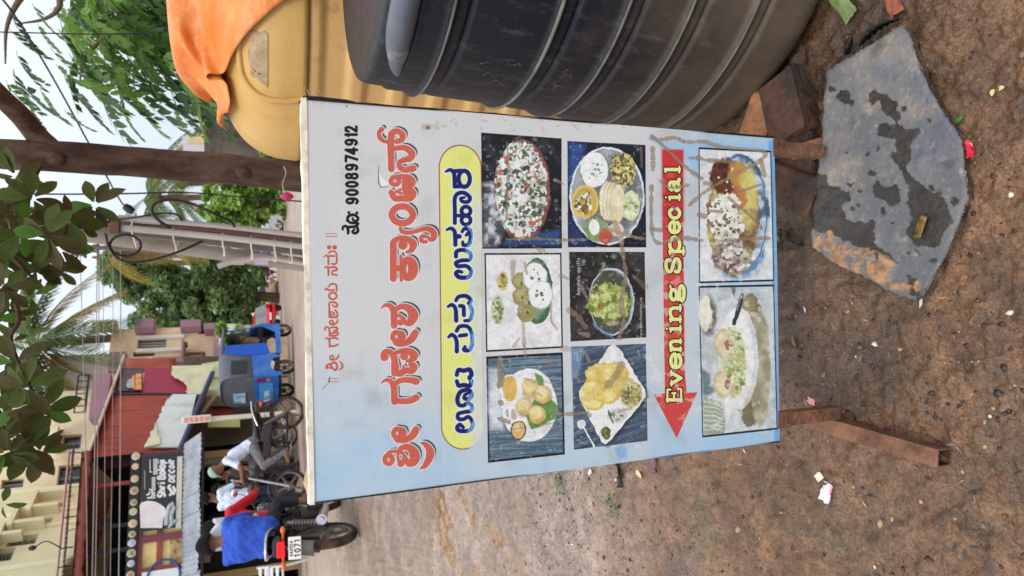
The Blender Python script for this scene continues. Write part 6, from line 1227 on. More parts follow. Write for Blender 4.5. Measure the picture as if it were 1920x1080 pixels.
# ---- B: red sheet shed running back from the corner
FB = Facade(872, 16.8, 668, 22.5)
bb = FB.root('sheet_metal_shed', 'red sheet metal shed with torn cream boards under its sloping roof line', 'shed')
def fpt(x, y, off=0., F_=None):
    a, z = (F_ or FB).hit(x, y, off); return Vector((a, -off, z))
def fquad(name, pix, m, parent, off, F_=None, thick=.03):
    P = [fpt(x, y, off, F_) for x, y in pix]; mb = MB(); mb.prism(P, (0, thick, 0)); return mb.build(name, m, parent)
def fcorr(name, tl, tr, bl, br, waves, m, parent, off, amp=.018):
    o = corrug(fpt(*bl, off), fpt(*br, off), fpt(*tl, off), fpt(*tr, off), waves, amp, (0, -1, 0)); ob = o.build(name, m, parent); ob.modifiers.new('t', 'SOLIDIFY').thickness = .006; return ob
ys = [866, 845, 822, 799, 770, 737]; tp = lambda y: 160+(870-y)*.361
for k in range(5): fcorr('metal_panel', (tp(ys[k]), ys[k]), (tp(ys[k+1]), ys[k+1]+.4), (345, ys[k]), (345, ys[k+1]+.4), 5, REDM, bb, .05+.004*(k % 2))
fquad('frame_post', [(tp(737), 739), (350, 739), (350, 736), (tp(737), 736)], IRON, bb, .10)
fquad('crimson_panel', [(266, 737), (362, 737), (362, 690), (272, 690)], MAG, bb, .06)
fcorr('metal_panel', (236, 698), (236, 672), (330, 698), (330, 672), 4, REDM, bb, .04)
fquad('back_board', [(216, 738), (222, 690), (268, 690), (268, 738)], mat('black_poster', (40, 26, 24), .4, .3, 8), bb, .055)
pst = fquad('poster', [(221, 733), (222, 692), (268, 693), (267, 733)], mat('maroon_poster', (72, 26, 24), .35, .4, 5), bb, .09)
fquad('poster_panel', [(253, 730), (254, 700), (265, 700), (265, 730)], mat('orange_print', (224, 96, 40), .4, .3, 14, col2=(240, 200, 90), th=.56, scale2=10), pst, .125, thick=.02)
fquad('poster_figure', [(236, 722), (240, 712), (247, 709), (250, 716), (247, 726), (240, 728)], mat('grey_print', (176, 170, 168), .4, .2, 9), pst, .125, thick=.02)
fquad('poster_script', [(248, 728), (248, 704), (252, 704), (252, 728)], mat('yellow_print', (214, 176, 110), .4, .3, 30), pst, .126, thick=.02)
mb = MB(); 
for q in (((150, 876), (163, 872)), ):
    pass
fb_ = [fpt(158, 872, .2), fpt(tp(690), 690, .2), fpt(tp(668), 666, .2)]
mb.tube(fb_, .035, 6); mb.build('roof_edge', mat('whitish_ridge', (206, 186, 170), .7, .15), bb)
mb = MB(); P = [fpt(158, 872, .2), fpt(tp(690), 690, .2)]; mb.add([P[0], P[1], P[1]+Vector((0, 5, .5)), P[0]+Vector((0, 5, .5))], [(0, 1, 2, 3)]); mb.build('roof_sheet', REDM, bb)
def ragged(name, outline, m, off, seed, amp=2.2):
    rr = random.Random(seed); out = []
    for i in range(len(outline)):
        a = outline[i]; b = outline[(i+1) % len(outline)]; rg_ = len(a) > 2 and a[2]; n = 8 if rg_ else 1
        for k in range(n): t = k/n; out.append((a[0]+(b[0]-a[0])*t+(rr.uniform(-amp, amp) if rg_ and k else 0), a[1]+(b[1]-a[1])*t+(rr.uniform(-amp, amp) if rg_ and k else 0)))
    return fquad(name, out, m, bb, off)
TORN = mat('torn_cream_board', (226, 224, 186), .7, .1, 3, col2=(196, 188, 150), th=.62, scale2=2.5); WHB = mat('white_hoarding', (222, 228, 224), .6, .07, 3, col2=(186, 190, 184), th=.64, scale2=2)
ragged('white_hoarding', [(322, 739), (368, 739), (345, 838), (270, 838, 1), (292, 795, 1), (308, 760, 1)], WHB, .22, 1); ragged('cream_board', [(322, 686), (402, 684), (390, 712), (376, 738), (350, 738, 1), (350, 720, 1), (322, 702, 1)], TORN, .2, 2); ragged('cream_board', [(292, 790, 1), (300, 832), (272, 838), (286, 812, 1)], TORN, .26, 3, 1.5)
mb = MB(); mb.tube([fpt(332, 857, .6), fpt(398, 700, .6)], .07, 8); mb.build('blue_gutter', mat('dark_blue_pipe', (52, 66, 104), .5, .15), bb)
mb = MB(); P = [fpt(332, 857, .6), fpt(398, 700, .6)]; mb.add([P[0], P[1], P[1]+Vector((0, .55, .15)), P[0]+Vector((0, .55, .15))], [(0, 1, 2, 3)]); mb.build('porch_sheet', mat('grey_sheet', (150, 152, 156), .6, .15), bb)
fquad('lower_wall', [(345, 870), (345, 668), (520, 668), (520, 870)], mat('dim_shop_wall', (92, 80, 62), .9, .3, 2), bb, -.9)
for y, w, nm, m in ((733, 20, 'pale_pillar', mat('pale_green_pillar', (206, 210, 168), .8, .1, 3)), (700, 12, 'pale_pillar', MATS['pale_green_pillar']), (845, 9, 'tan_pillar', TANP)):
    fquad(nm, [(386 if y < 740 else 352, y+w/2), (386 if y < 740 else 352, y-w/2), (525, y-w/2), (525, y+w/2)], m, bb, .1, thick=.3)
fquad('pale_wall', [(378, 737), (378, 682), (440, 672), (520, 672), (520, 690), (436, 700), (410, 737)], MATS['pale_green_pillar'], bb, .02)
fquad('shelf_panel', [(392, 787), (392, 757), (436, 757), (436, 787)], mat('brick_red_panel', (150, 62, 46), .7, .25, 5), bb, -.3)
fquad('orange_signlet', [(418, 702), (418, 692), (432, 692), (432, 702)], mat('orange_signlet', (204, 116, 60), .6, .2), bb, .16)
fquad('net_panel', [(390, 800), (390, 786), (450, 786), (450, 800)], mat('net_panel', (206, 196, 130), .7, .3, 40), bb, .05)
mb = MB(); mb.tube([fpt(404, 742, .3), fpt(378, 775, .3)], .06, 6); mb.build('strut', mat('pale_wood', (186, 168, 140), .8, .15), bb)
# small direction board on its own post in front of the shed
p_ = at(395, 786, 15.8); sb = thing('roadside_sign', 'narrow red and white name board on a pale post before the shed', 'sign', (p_.x, 15.8, gz(15.8))); so = Vector(sb.location)
mb = MB(); mb.tube([at(395, 786, 15.8)-so, Vector((0, 0, -.1))], .055, 8); mb.build('post', mat('pale_post', (210, 206, 186), .7, .1), sb)
mb = MB(); a = at(341, 790, 15.7)-so; b = at(396, 782, 15.7)-so; mb.bbox((a+b)/2, (.16, .05, a.z-b.z), .02); brd = mb.build('board', mat('white_board', (224, 212, 204), .5, .08), sb)
mb = MB(); 
for k in range(5): z = a.z+(b.z-a.z)*(k+.8)/5.6; mb.box(((a.x+b.x)/2, (a.y+b.y)/2-.028, z), (.10, .006, (a.z-b.z)/7.5))
mb.build('red_lettering', mat('red_letter', (204, 92, 76), .5, .2, 40, col2=(232, 180, 160), th=.5, scale2=30), brd)
# ---- A: two-storey shop, left
FA = Facade(1130, 15.2, 838, 16.5)
ba = FA.root('shop_building', 'two storey shop with dark open upper shed and blue sheet awning', 'shop')
rA = FA.rect; L0, L1 = FA.hit(300, 1135)[0], FA.hit(300, 846)[0]
zt, zb_ = FA.hit(160, 900)[1], FA.hit(254, 900)[1]
# dark upper room
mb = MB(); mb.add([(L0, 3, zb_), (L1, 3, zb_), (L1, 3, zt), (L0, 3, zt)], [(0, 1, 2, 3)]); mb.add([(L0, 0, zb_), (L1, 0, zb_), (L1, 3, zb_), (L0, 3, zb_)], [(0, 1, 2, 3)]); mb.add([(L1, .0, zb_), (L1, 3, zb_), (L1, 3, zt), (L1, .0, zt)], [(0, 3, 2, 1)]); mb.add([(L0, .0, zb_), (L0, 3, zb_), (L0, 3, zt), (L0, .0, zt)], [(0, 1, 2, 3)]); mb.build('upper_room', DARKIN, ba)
for y, m in ((905, REDM), (985, IRON), (1032, IRON)):
    a = FA.hit(200, y)[0]; FA.part('upper_post', (a-.04, a+.04, zb_, zt), .25, .33, m, ba)
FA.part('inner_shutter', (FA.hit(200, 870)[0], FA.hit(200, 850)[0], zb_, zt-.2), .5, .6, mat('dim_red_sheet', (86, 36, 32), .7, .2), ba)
# roof
rz1, rz0 = FA.hit(145, 900)[1]+.02, FA.hit(157, 900)[1]
n_sheets = 5
for k in range(n_sheets):
    a, b = L0-.2+(L1+.4-L0)*k/n_sheets, L0-.2+(L1+.4-L0)*(k+1)/n_sheets+.02
    o = corrug((a, -.45, rz1+.004*(k % 2)), (b, -.45, rz1+.004*(k % 2)), (a, 4.5, rz1+1.1), (b, 4.5, rz1+1.1), 8, .022, (0, 0, 1)).build('roof_sheet', mat('weathered_roof_sheet', (96, 82, 76), .7, .25, 3, col2=(60, 52, 48), th=.5, scale2=2), ba); o.modifiers.new('t', 'SOLIDIFY').thickness = .008
mb = MB(); rr = random.Random(6)
P = [Vector((L0-.2+(L1+.3-L0)*k/40, -.2+.02*sin(k*1.7), (FA.hit(163, 900)[1])+.014*sin(k*2.1))) for k in range(41)]; mb.tube(P, [.085+.012*sin(k*1.3) for k in range(41)], 8); mb.build('rolled_awning_beam', COPPER, ba)
FA.part('eaves_board', (L0, L1, rz0-.12, rz0+.06), -.1, -.02, IRON, ba)
# railing of pinkish pipes over the roof
zr = FA.hit(118, 960)[1]
mb = MB(); mb.tube([(L0, -.3, FA.hit(113, 1080)[1]), (L1+.1, -.3, FA.hit(137, 845)[1])], .022, 6); mb.build('rail', PINKP, ba)
mb = MB(); mb.tube([(L0, -.3, FA.hit(126, 1080)[1]), (L1+.1, -.3, FA.hit(142, 845)[1])], .010, 6); mb.build('rail', PINKP, ba)
for y in (1062, 1028, 972, 905, 855): a = FA.hit(140, y)[0]; mb = MB(); mb.tube([(a, -.3, rz1-.1), (a, -.3, FA.hit(113+(1080-y)*.1, y)[1])], .014, 5); mb.build('rail_post', IRON, ba)
mb = MB(); a = FA.hit(140, 1028)[0]; mb.tube(catmull([(a, -.3, zr-.1), (a+.15, -.5, zr+.12), (a+.05, -.6, zr+.3)], 5), .012, 5); lp = mb.build('bracket', IRON, ba); mb = MB(); mb.ball((a+.05, -.6, zr+.32), (.05, .05, .07)); mb.build('lamp_bulb', IRON, lp)
# food banner: dark strip with round dishes
r = rA(240, 848, 259, 1100, .1); bn = FA.part('dish_banner', (L0, L1, r[2], r[3]), -.1, -.02, mat('banner_black', (40, 36, 36), .4, .25, 6), ba)
DC = [mat('dish_%s' % n_, c, .5, .25, 16, col2=c2, th=.5, scale2=10) for n_, c, c2 in (('tan', (206, 170, 110), (150, 104, 60)), ('pale', (226, 206, 160), (196, 160, 100)), ('green', (150, 170, 90), (206, 204, 150)), ('white', (220, 226, 232), (130, 160, 190)), ('mixed', (186, 196, 120), (120, 90, 50)), ('orange', (216, 150, 80), (236, 206, 150)))]
zc = (r[2]+r[3])/2
for k, (y, q) in enumerate(((858, 1), (877, 5), (900, 1), (922, 0), (944, 4), (961, 2), (983, 1), (1003, 4), (1019, 3), (1038, 4), (1057, 3), (1078, 0), (1098, 5))):
    a = FA.hit(248, y)[0]; mb = MB(); rad = (r[3]-r[2])*(.44, .36, .4)[k % 3]; mb.lathe([(0, -.014), (rad*.8, -.014), (rad, -.006), (rad, 0)], (0, 0, 0), 18, 'Y'); o = mb.build('dish_print', DC[q], bn, (a, -.102, zc))
    mb = MB(); mb.lathe([(rad*.72, -.016), (rad*.62, -.018)], (0, 0, 0), 18, 'Y'); mb.lathe([(rad*1.0, -.0155), (rad*.9, -.017)], (0, 0, 0), 18, 'Y')
    # pale rim
    o2 = mb.build('dish_rim', mat('dish_rim', (226, 222, 212), .4, .05), bn, (a, -.102, zc))
# plum framework and yellow infill of the sign storey
zA, zB = FA.hit(262, 900)[1], FA.hit(344, 900)[1]
FA.part('infill_wall', (L0, L1, zB, zA), .0, .1, mat('straw_wall', (228, 204, 140), .8, .1, 3, col2=(180, 150, 100), th=.62, scale2=2), ba)
for nm, q in (('plum_band', (L0, L1, zA-.10, zA+.08)), ('plum_post', (FA.hit(300, 1008)[0]-.07, FA.hit(300, 1008)[0]+.07, zB, zA-.101)), ('plum_post', (L1-.16, L1, zB, zA-.101)), ('plum_post', (FA.hit(300, 1066)[0]-.05, FA.hit(300, 1066)[0]+.05, zB, zA-.101))): FA.part(nm, q, -.05, -.002, PURP, ba)
zm = FA.hit(303, 900)[1]; FA.part('plum_rail', (FA.hit(300, 1066)[0]+.05, FA.hit(300, 1008)[0]-.07, zm-.05, zm+.05), -.045, -.002, mat('rust_rail', (150, 74, 58), .7, .15), ba); FA.part('plum_rail', (FA.hit(300, 1004)[0]+.02, L1-.161, zm-.05, zm+.05), -.045, -.002, PURP, ba)
FA.part('stained_panel', (FA.hit(300, 1064)[0], FA.hit(300, 1012)[0], zB, zm-.2), -.03, -.002, mat('mouldy_plaster', (196, 170, 120), .9, .2, 5, col2=(90, 76, 58), th=.52, scale2=6), ba)
wb = FA.part('white_board', (L0, FA.hit(300, 1069)[0], zB+.05, zA-.12), -.06, -.052, mat('white_shop_board', (222, 226, 226), .5, .06), ba)
mb = MB(); a = FA.hit(300, 1082)[0]; mb.tube([(a+.32*cos(t), -.07, (zA+zB)/2-.1+.3*sin(t)) for t in np.linspace(0, 2*pi, 25)], .022, 6); mb.build('blue_ring_mark', mat('ring_blue', (60, 84, 140), .5, .1), wb)
# the shop sign, black and white, with its lettering built as flat pieces
r = rA(263, 851, 344, 992, .16); sg = FA.part('shop_sign', r, -.16, -.10, mat('sign_black', (46, 46, 48), .35, .15, 3), ba)
def sg_uv(x, y): a, z = FA.hit(x, y, .16); return a, z
WLET = mat('sign_white', (226, 226, 226), .4, .05)
def letter_strokes(lst, name, m, w, dep=.012):
    mb = MB(); w0 = w
    for st in lst:
        P = [Vector((*sg_uv(x, y), 0)) for x, y in st]; P = [Vector((p.x, -.161-dep, p.y)) for p in P]
        if len(P) > 2: P = catmull(P, 4)
        V = []
        for i, p in enumerate(P):
            t = (P[min(i+1, len(P)-1)]-P[max(i-1, 0)]).normalized(); n_ = Vector((-t.z, 0, t.x))*w0/2; V += [p+n_, p-n_]
        k = len(P); mb.add(V, [(2*i, 2*i+1, 2*i+3, 2*i+2) for i in range(k-1)]); mb.add([v+Vector((0, dep*.9, 0)) for v in V], [])
    o = mb.build(name, m, sg); return o
S0 = {'S': [[(.85, .85), (.5, 1), (.15, .85), (.2, .6), (.8, .4), (.85, .15), (.5, 0), (.12, .14)]], 'h': [[(.15, 0), (.15, 1)], [(.15, .5), (.5, .68), (.85, .5), (.85, 0)]], 'r': [[(.25, 0), (.25, .66)], [(.25, .45), (.5, .66), (.85, .62)]], 'i': [[(.5, 0), (.5, .66)], [(.5, .85), (.5, .97)]], 'B': [[(.15, 0), (.15, 1)], [(.15, 1), (.7, .97), (.75, .6), (.15, .53)], [(.15, .53), (.85, .48), (.85, .05), (.15, 0)]], 'a': [[(.85, .66), (.85, 0)], [(.85, .5), (.5, .68), (.15, .45), (.15, .18), (.5, -.02), (.85, .18)]], 'l': [[(.5, 0), (.5, 1)]], 'j': [[(.6, .66), (.6, -.15), (.2, -.25)], [(.6, .85), (.6, .97)]],
      'D': [[(.15, 0), (.15, 1)], [(.15, 1), (.7, .95), (.9, .5), (.7, .05), (.15, 0)]], 'E': [[(.85, 1), (.15, 1), (.15, 0), (.85, 0)][0:2], [(.15, 1), (.15, 0)], [(.15, 0), (.85, 0)], [(.15, .52), (.7, .52)]], 'C': [[(.88, .8), (.5, 1), (.14, .6), (.14, .4), (.5, 0), (.88, .2)]], 'O': [[(.5, 1), (.12, .5), (.5, 0), (.88, .5), (.5, 1)]], 'R': [[(.15, 0), (.15, 1)], [(.15, 1), (.8, .95), (.8, .6), (.15, .5)], [(.45, .5), (.88, 0)]]}
def word(txt, ys_, ye, xb, xt, w, name, m=WLET, slant=0):
    wd_ = {'i': .5, 'l': .5, 'j': .55, ' ': .5}; tot = sum(wd_.get(c, 1) for c in txt); y = ys_; out = []
    for c in txt:
        aw = (ys_-ye)*wd_.get(c, 1)/tot
        for st in S0.get(c, []): out.append([(xb+(xt-xb)*v, y-aw*(.06+.88*u)-slant*v) for u, v in st])
        y -= aw
    return letter_strokes(out, name, m, w)
word('Shri Balaji', 933, 862, 309.5, 296, .042, 'lettering'); word('DECOR', 906, 863, 327, 317, .032, 'lettering', slant=2)
letter_strokes([[(318, 930), (322, 922), (316, 914), (320, 909)], [(324, 928), (328, 920), (324, 912)]], 'logo_swoosh', WLET, .05)
letter_strokes([[(276, 934), (284, 932), (286, 922), (280, 917)], [(274, 928), (279, 927), (281, 922)]], 'logo_mark', WLET, .03)
kan = []
for (y0, y1, xb, xt) in ((935, 925, 291, 284), (920, 895, 291, 285), (890, 862, 295, 288)):
    y = y0
    while y > y1: h = xb-xt; kan += [[(xb-h*.7, y), (xt, y-1.2), (xb-h*.3, y-2.4), (xb, y-1.2), (xb-h*.5, y-.4)], [(xt, y-2.6), (xb, y-3.2)]]; y -= 4.3
kan += [[(281.5, 886), (281.5, 862)], [(286, 886-.0), (282.8, 884)]]
letter_strokes(kan, 'small_lettering', WLET, .014)
letter_strokes([[(271.5, 918), (271.5, 882)]], 'small_lettering', mat('faint_grey_print', (150, 150, 150), .5, .2, 60), .02)
P = [Vector((*sg_uv(x, y), 0)) for x, y in ((264, 990), (262, 948), (266, 942), (278, 939), (292, 941), (302, 946), (310, 953), (312, 962), (306, 975), (304, 990))]; mb = MB(); mb.prism([(p.x, -.175, p.y) for p in P], (0, .012, 0)); mb.build('pale_print_panel', mat('pale_pink_print', (218, 206, 208), .4, .08, 10, col2=(230, 226, 226), th=.5, scale2=4), sg)
mb = MB()
for st, w in (([(312, 985), (314, 968), (318, 950), (326, 944)], .10), ([(322, 985), (322, 965), (328, 950)], .09), ([(316, 990), (330, 975)], .07)):
    P = catmull([Vector((*sg_uv(x, y), 0)) for x, y in st], 4); mb.tube([(p.x, -.17, p.y) for p in P], w/2, 6)
mb.build('sofa_print', mat('sofa_print', (176, 182, 186), .5, .35, 18), sg)
mb = MB(); r2 = rA(331, 856, 341, 990, .16); mb.box(((r2[0]+r2[1])/2, -.163, (r2[2]+r2[3])/2), (r2[1]-r2[0], .006, r2[3]-r2[2])); mb.build('white_strip', mat('sign_strip', (206, 200, 188), .5, .08), sg)
# awning sheets
zw, ze = FA.hit(345, 900)[1], FA.hit(375, 900, 1.15)[1]
na = 9
for k in range(na):
    a, b = L0-.3+(L1+.35-L0)*k/na, L0-.3+(L1+.35-L0)*(k+1)/na+.03; rr = random.Random(k); dz = rr.uniform(-.03, .03)
    o = corrug((a, -1.15, ze+dz), (b, -1.15, ze+dz*.6), (a, -.17, zw+.004*(k % 2)), (b, -.17, zw+.004*(k % 2)), 4, .010, (0, -.3, .95)).build('awning_sheet', BLUEW, ba); o.modifiers.new('t', 'SOLIDIFY').thickness = .006
mb = MB(); mb.tube([(L0, -1.1, ze-.05), (L1, -1.1, ze-.05)], .03, 6); mb.build('awning_pipe', IRON, ba)
# open ground floor
zf = FA.z0-.1; zh_ = zw-.15
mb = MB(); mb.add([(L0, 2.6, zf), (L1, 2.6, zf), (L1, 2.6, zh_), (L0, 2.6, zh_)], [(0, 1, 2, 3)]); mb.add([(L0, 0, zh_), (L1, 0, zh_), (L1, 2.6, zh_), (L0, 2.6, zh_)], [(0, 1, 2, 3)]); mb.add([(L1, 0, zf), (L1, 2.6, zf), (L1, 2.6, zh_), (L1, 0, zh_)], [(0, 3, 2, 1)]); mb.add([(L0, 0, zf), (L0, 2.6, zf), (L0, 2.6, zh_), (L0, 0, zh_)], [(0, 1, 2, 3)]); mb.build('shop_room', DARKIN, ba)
mb = MB(); mb.box(((L0+L1)/2, .8, FA.z0-.02), (L1-L0, 2.2, .2)); mb.build('shop_step', GREYP, ba)
FA.part('lintel', (L0, L1, zh_-.001, zw), .0, .15, TANP, ba)
for y, w, m in ((849, .16, TANP), (862, .12, GREYP), (995, .14, mat('brown_pillar', (96, 76, 60), .85, .2)), (1078, .18, mat('ochre_pillar', (150, 126, 84), .85, .2))):
    a = FA.hit(430, y)[0]; FA.part('pillar', (a-w/2, a+w/2, zf, zh_-.003), .01, .3, m, ba)
FA.part('dark_door', (FA.hit(430, 1068)[0], FA.hit(430, 1010)[0], zf, zh_-.1), .35, .42, mat('dark_door', (34, 24, 22), .7, .2), ba)
a = FA.hit(380, 1045)[0]; z = FA.hit(380, 1045)[1]; FA.part('paper_notice', (a-.1, a+.12, z-.13, z+.10), .32, .349, mat('grey_notice', (150, 148, 146), .7, .1), ba)
# clothes hanging inside the open shop
GC = [mat('garment_%d_cloth' % k, c, .85, .3, 12) for k, c in enumerate(((34, 38, 50), (28, 28, 32), (60, 50, 56), (66, 96, 60), (44, 54, 78), (84, 84, 92), (52, 34, 36), (40, 60, 58)))]
rr = random.Random(14)
for row, (zrow, yd) in enumerate(((FA.hit(385, 930)[1], 1.0), (FA.hit(425, 930)[1]+.1, 1.5))):
    x_ = FA.hit(430, 985)[0]+.1
    while x_ < FA.hit(430, 872)[0]-.1:
        w = rr.uniform(.2, .3); L_ = rr.uniform(.55, .8); mb = MB(); ph = rr.uniform(0, 6)
        mb.grid(lambda u, v: Vector(((u-.5)*w*(.75+.25*v+.25*(1 if v < .25 else 0)), .05*sin(9*u+ph)*v, -L_*v)), 8, 6); o = mb.build('hanging_garment', GC[rr.randrange(8)], None, FA.p+FA.d*x_-FA.n*yd+Vector((0, 0, zrow)), (0, 0, FA.rz)); o.modifiers.new('t', 'SOLIDIFY').thickness = .02
        tag(o, 'dark garment hanging in the shade of the open shop front', 'garment', 'garments hanging inside the shop'); x_ += w*.95
# road surface on the far side
RD = mat('packed_road', (.38, .29, .24), rough=.6, var=.15, scale=2.5, bump=.25, bscale=20, col2=(.29, .21, .17), th=.5, scale2=.9, stretch=(1, .5, 1))
Ys = np.geomspace(8.5, 150, 60); mb = MB(); vs = []; nn = 18
for Y in Ys:
    cx = float(np.interp(Y, [8, 20, 60, 150], [-3.2, -1.6, 1.2, 5])); hw = float(np.interp(Y, [8, 14, 25, 60, 150], [5.5, 5.0, 4.2, 4.5, 5]))
    for j in range(nn+1): x = cx+hw*(2*j/nn-1)+(.25*sin(Y*1.3+j) if j in (0, nn) else 0); vs.append((x, Y, gz(Y)+.03*(1-(2*j/nn-1)**2)+.01-(.07 if Y < 8.7 else 0)-(.05 if j in (0, nn) else 0)))
mb.add(vs, [(i*(nn+1)+j, i*(nn+1)+j+1, (i+1)*(nn+1)+j+1, (i+1)*(nn+1)+j) for i in range(len(Ys)-1) for j in range(nn)], 0, True); tag(mb.build('road', RD), kind='structure')
# ---------------------------------------------------------------- vehicles
RUB = mat('tyre_rubber', (40, 34, 32), .85, .2, 20, col2=(92, 68, 52), th=.55, scale2=8); ALU = mat('dusty_alloy', (120, 112, 106), .45, .2, 10, metal=.5); CHR = mat('chrome', (200, 200, 204), .2, .1, 10, metal=.9); BLKP = mat('black_plastic', (34, 32, 34), .45, .2, 10); ENG = mat('engine_metal', (84, 80, 78), .5, .3, 12, metal=.4); SEATM = mat('black_vinyl', (30, 29, 31), .5, .2, 10)
LAMP = mat('headlamp_glass', (220, 224, 228), .12, .05, 5, spec=.6); REDL = mat('tail_lens', (190, 18, 24), .2, .1, 5, emit=1.6); REDL0 = mat('tail_lens_off', (160, 20, 24), .2, .1, 5); ORL = mat('amber_lens', (226, 110, 30), .25, .1, 5); PLT = mat('number_plate_white', (232, 232, 228), .5, .05)
def wheel(name, parent, c, R, w, spokes=5, rim=ALU):
    mb = MB(); mb.lathe([(R*.80, -w*.38), (R*.92, -w*.5), (R*.985, -w*.32), (R, 0), (R*.985, w*.32), (R*.92, w*.5), (R*.80, w*.38)], n=28, axis='Y'); t = mb.build(name, RUB, parent, c)
    mb = MB(); mb.lathe([(R*.81, -w*.34), (R*.72, -w*.30), (R*.72, w*.30), (R*.81, w*.34)], n=28, axis='Y'); mb.tube([(0, -w*.6, 0), (0, w*.6, 0)], R*.2, 12)
    for k in range(spokes):
        a = 2*pi*k/spokes; mb.tube([(R*.15*cos(a), 0, R*.15*sin(a)), (R*.75*cos(a), 0, R*.75*sin(a))], [R*.09, R*.055], 6)
    mb.build('rim', rim, t); return t
def motorcycle(name, label, loc, rz, paint, plate=None, group=None, lean=0., steer=0., lit=False):
    t = thing(name, label, 'motorcycle', loc, rz, group, rot=(lean, 0, rz)); R = .30
    wheel('wheel', t, (-.62, 0, R), R, .10); f_ = wheel('wheel', t, (.66, .0, R), R, .085)
    mb = MB()
    mb.tube(catmull([(.46, 0, .92), (.30, 0, .72), (.18, 0, .36), (-.12, 0, .28)], 5), .028, 8); mb.tube(catmull([(.46, 0, .88), (.1, 0, .76), (-.35, 0, .72), (-.72, 0, .80)], 5), .026, 8)
    for s in (-1, 1): mb.tube([(-.08, .10*s, .32), (-.62, .10*s, R)], .022, 8); mb.tube([(-.1, .07*s, .34), (-.22, .07*s, .74)], .02, 8)
    mb.build('frame', BLKP, t)
    for s in (-1, 1):
        mb = MB(); mb.tube([(.45, .075*s, .96), (.66, .075*s, R)], .022, 8); mb.build('fork', CHR, t)
        mb = MB(); mb.tube([(-.60, .13*s, .33), (-.44, .13*s, .68)], .022, 8)
        for k in range(9): q = .15+.085*k; p = Vector((-.60, .13*s, .33)).lerp(Vector((-.44, .13*s, .68)), q); mb.tube([p-Vector((.004, 0, .008)), p+Vector((.004, 0, .008))], .035, 8)
        mb.build('shock_absorber', ALU, t)
    mb = MB(); mb.bbox((.12, 0, .42), (.26, .20, .22), .04); mb.tube([(.16, 0, .48), (.22, 0, .66)], .085, 12)
    for k in range(5): p = Vector((.16, 0, .50)).lerp(Vector((.215, 0, .65)), k/4); mb.lathe([(.10, -.006), (.115, 0), (.10, .006)], p, 14)
    mb.tube([(.1, -.14, .38), (.1, .14, .38)], .07, 12); mb.build('engine', ENG, t)
    mb = MB(); mb.ball((.20, 0, .84), (.26, .145, .12), 18, 10); mb.ball((.34, 0, .86), (.12, .15, .10), 14, 8); mb.build('fuel_tank', paint, t)
    mb = MB(); mb.grid(lambda u, v: Vector((.02-.70*u, (.115-.02*u)*cos(pi*v)*1.0, .80+.05*u+.045*sin(pi*v)**.6)), 16, 10); mb.grid(lambda u, v: Vector((.02-.70*u, (.115-.02*u)*cos(pi*v), .80+.05*u-.05*sin(pi*v)**.5)), 16, 10); mb.build('seat', SEATM, t)
    for s in (-1, 1): mb = MB(); mb.bbox((-.30, .10*s, .66), (.34, .035, .15), .015, R=Matrix.Rotation(-.2, 3, 'Y')); mb.build('side_panel', paint, t)
    mb = MB(); mb.grid(lambda u, v: Vector((-.62+(R+.07)*cos(radians(60+95*u)), (.075)*(2*v-1), R+(R+.07)*sin(radians(60+95*u))+.01*(1-(2*v-1)**2))), 10, 4); mb.build('rear_fender', BLKP, t)
    mb = MB(); mb.grid(lambda u, v: Vector((.66+(R+.05)*cos(radians(25+115*u)), .06*(2*v-1), R+(R+.05)*sin(radians(25+115*u))+.012*(1-(2*v-1)**2))), 10, 4); mb.build('front_fender', paint, t)
    mb = MB(); mb.bbox((-.74, 0, .80), (.22, .15, .08), .025); mb.build('tail_cowl', paint, t)
    mb = MB(); mb.bbox((-.855, 0, .765), (.03, .15, .075), .012); mb.build('tail_light', REDL if lit else REDL0, t)
    for s in (-1, 1): mb = MB(); mb.tube([(-.78, .06*s, .74), (-.80, .15*s, .74)], .012, 6); mb.ball((-.80, .17*s, .74), (.03, .04, .025), 8, 6); mb.build('turn_signal', ORL, t)
    mb = MB(); mb.tube(catmull([(-.42, .11, .80), (-.66, .12, .88), (-.84, .07, .90), (-.84, -.07, .90), (-.66, -.12, .88), (-.42, -.11, .80)], 6), .014, 8); mb.build('grab_rail', CHR, t)
    mb = MB(); mb.tube(catmull([(.2, -.12, .34), (.0, -.15, .25), (-.2, -.16, .28)], 5), .022, 8, cap=False); mb.tube([(-.2, -.165, .28), (-.66, -.18, .36)], [.042, .055], 14); mb.tube([(-.66, -.18, .36), (-.69, -.181, .365)], [.035, .03], 10); mb.build('exhaust', CHR, t)
    mb = MB(); mb.tube(catmull([(.44, .34, 1.02), (.50, .20, 1.05), (.47, .08, .99), (.47, -.08, .99), (.50, -.20, 1.05), (.44, -.34, 1.02)], 5), .013, 8)
    for s in (-1, 1): mb.tube([(.45, .24*s, 1.045), (.425, .36*s, 1.015)], .02, 8)
    mb.build('handlebar', BLKP, t)
    for s in (-1, 1): mb = MB(); mb.tube([(.49, .22*s, 1.05), (.47, .27*s, 1.18)], .006, 5); mb.ball((.46, .285*s, 1.21), (.012, .055, .035), 10, 6); mb.build('mirror', CHR, t)
    mb = MB(); mb.lathe([(0, .70), (.07, .70), (.09, .68), (.085, .60), (.05, .54), (0, .53)], (0, 0, .90), 16, 'X'); hl = mb.build('headlight', paint, t); mb = MB(); mb.lathe([(0, .712), (.05, .708), (.075, .698)], (0, 0, .90), 16, 'X'); mb.build('lens', LAMP, hl)
    for s in (-1, 1): mb = MB(); mb.tube([(-.02, .1*s, .30), (-.02, .24*s, .30)], .014, 6); mb.build('footrest', BLKP, t)
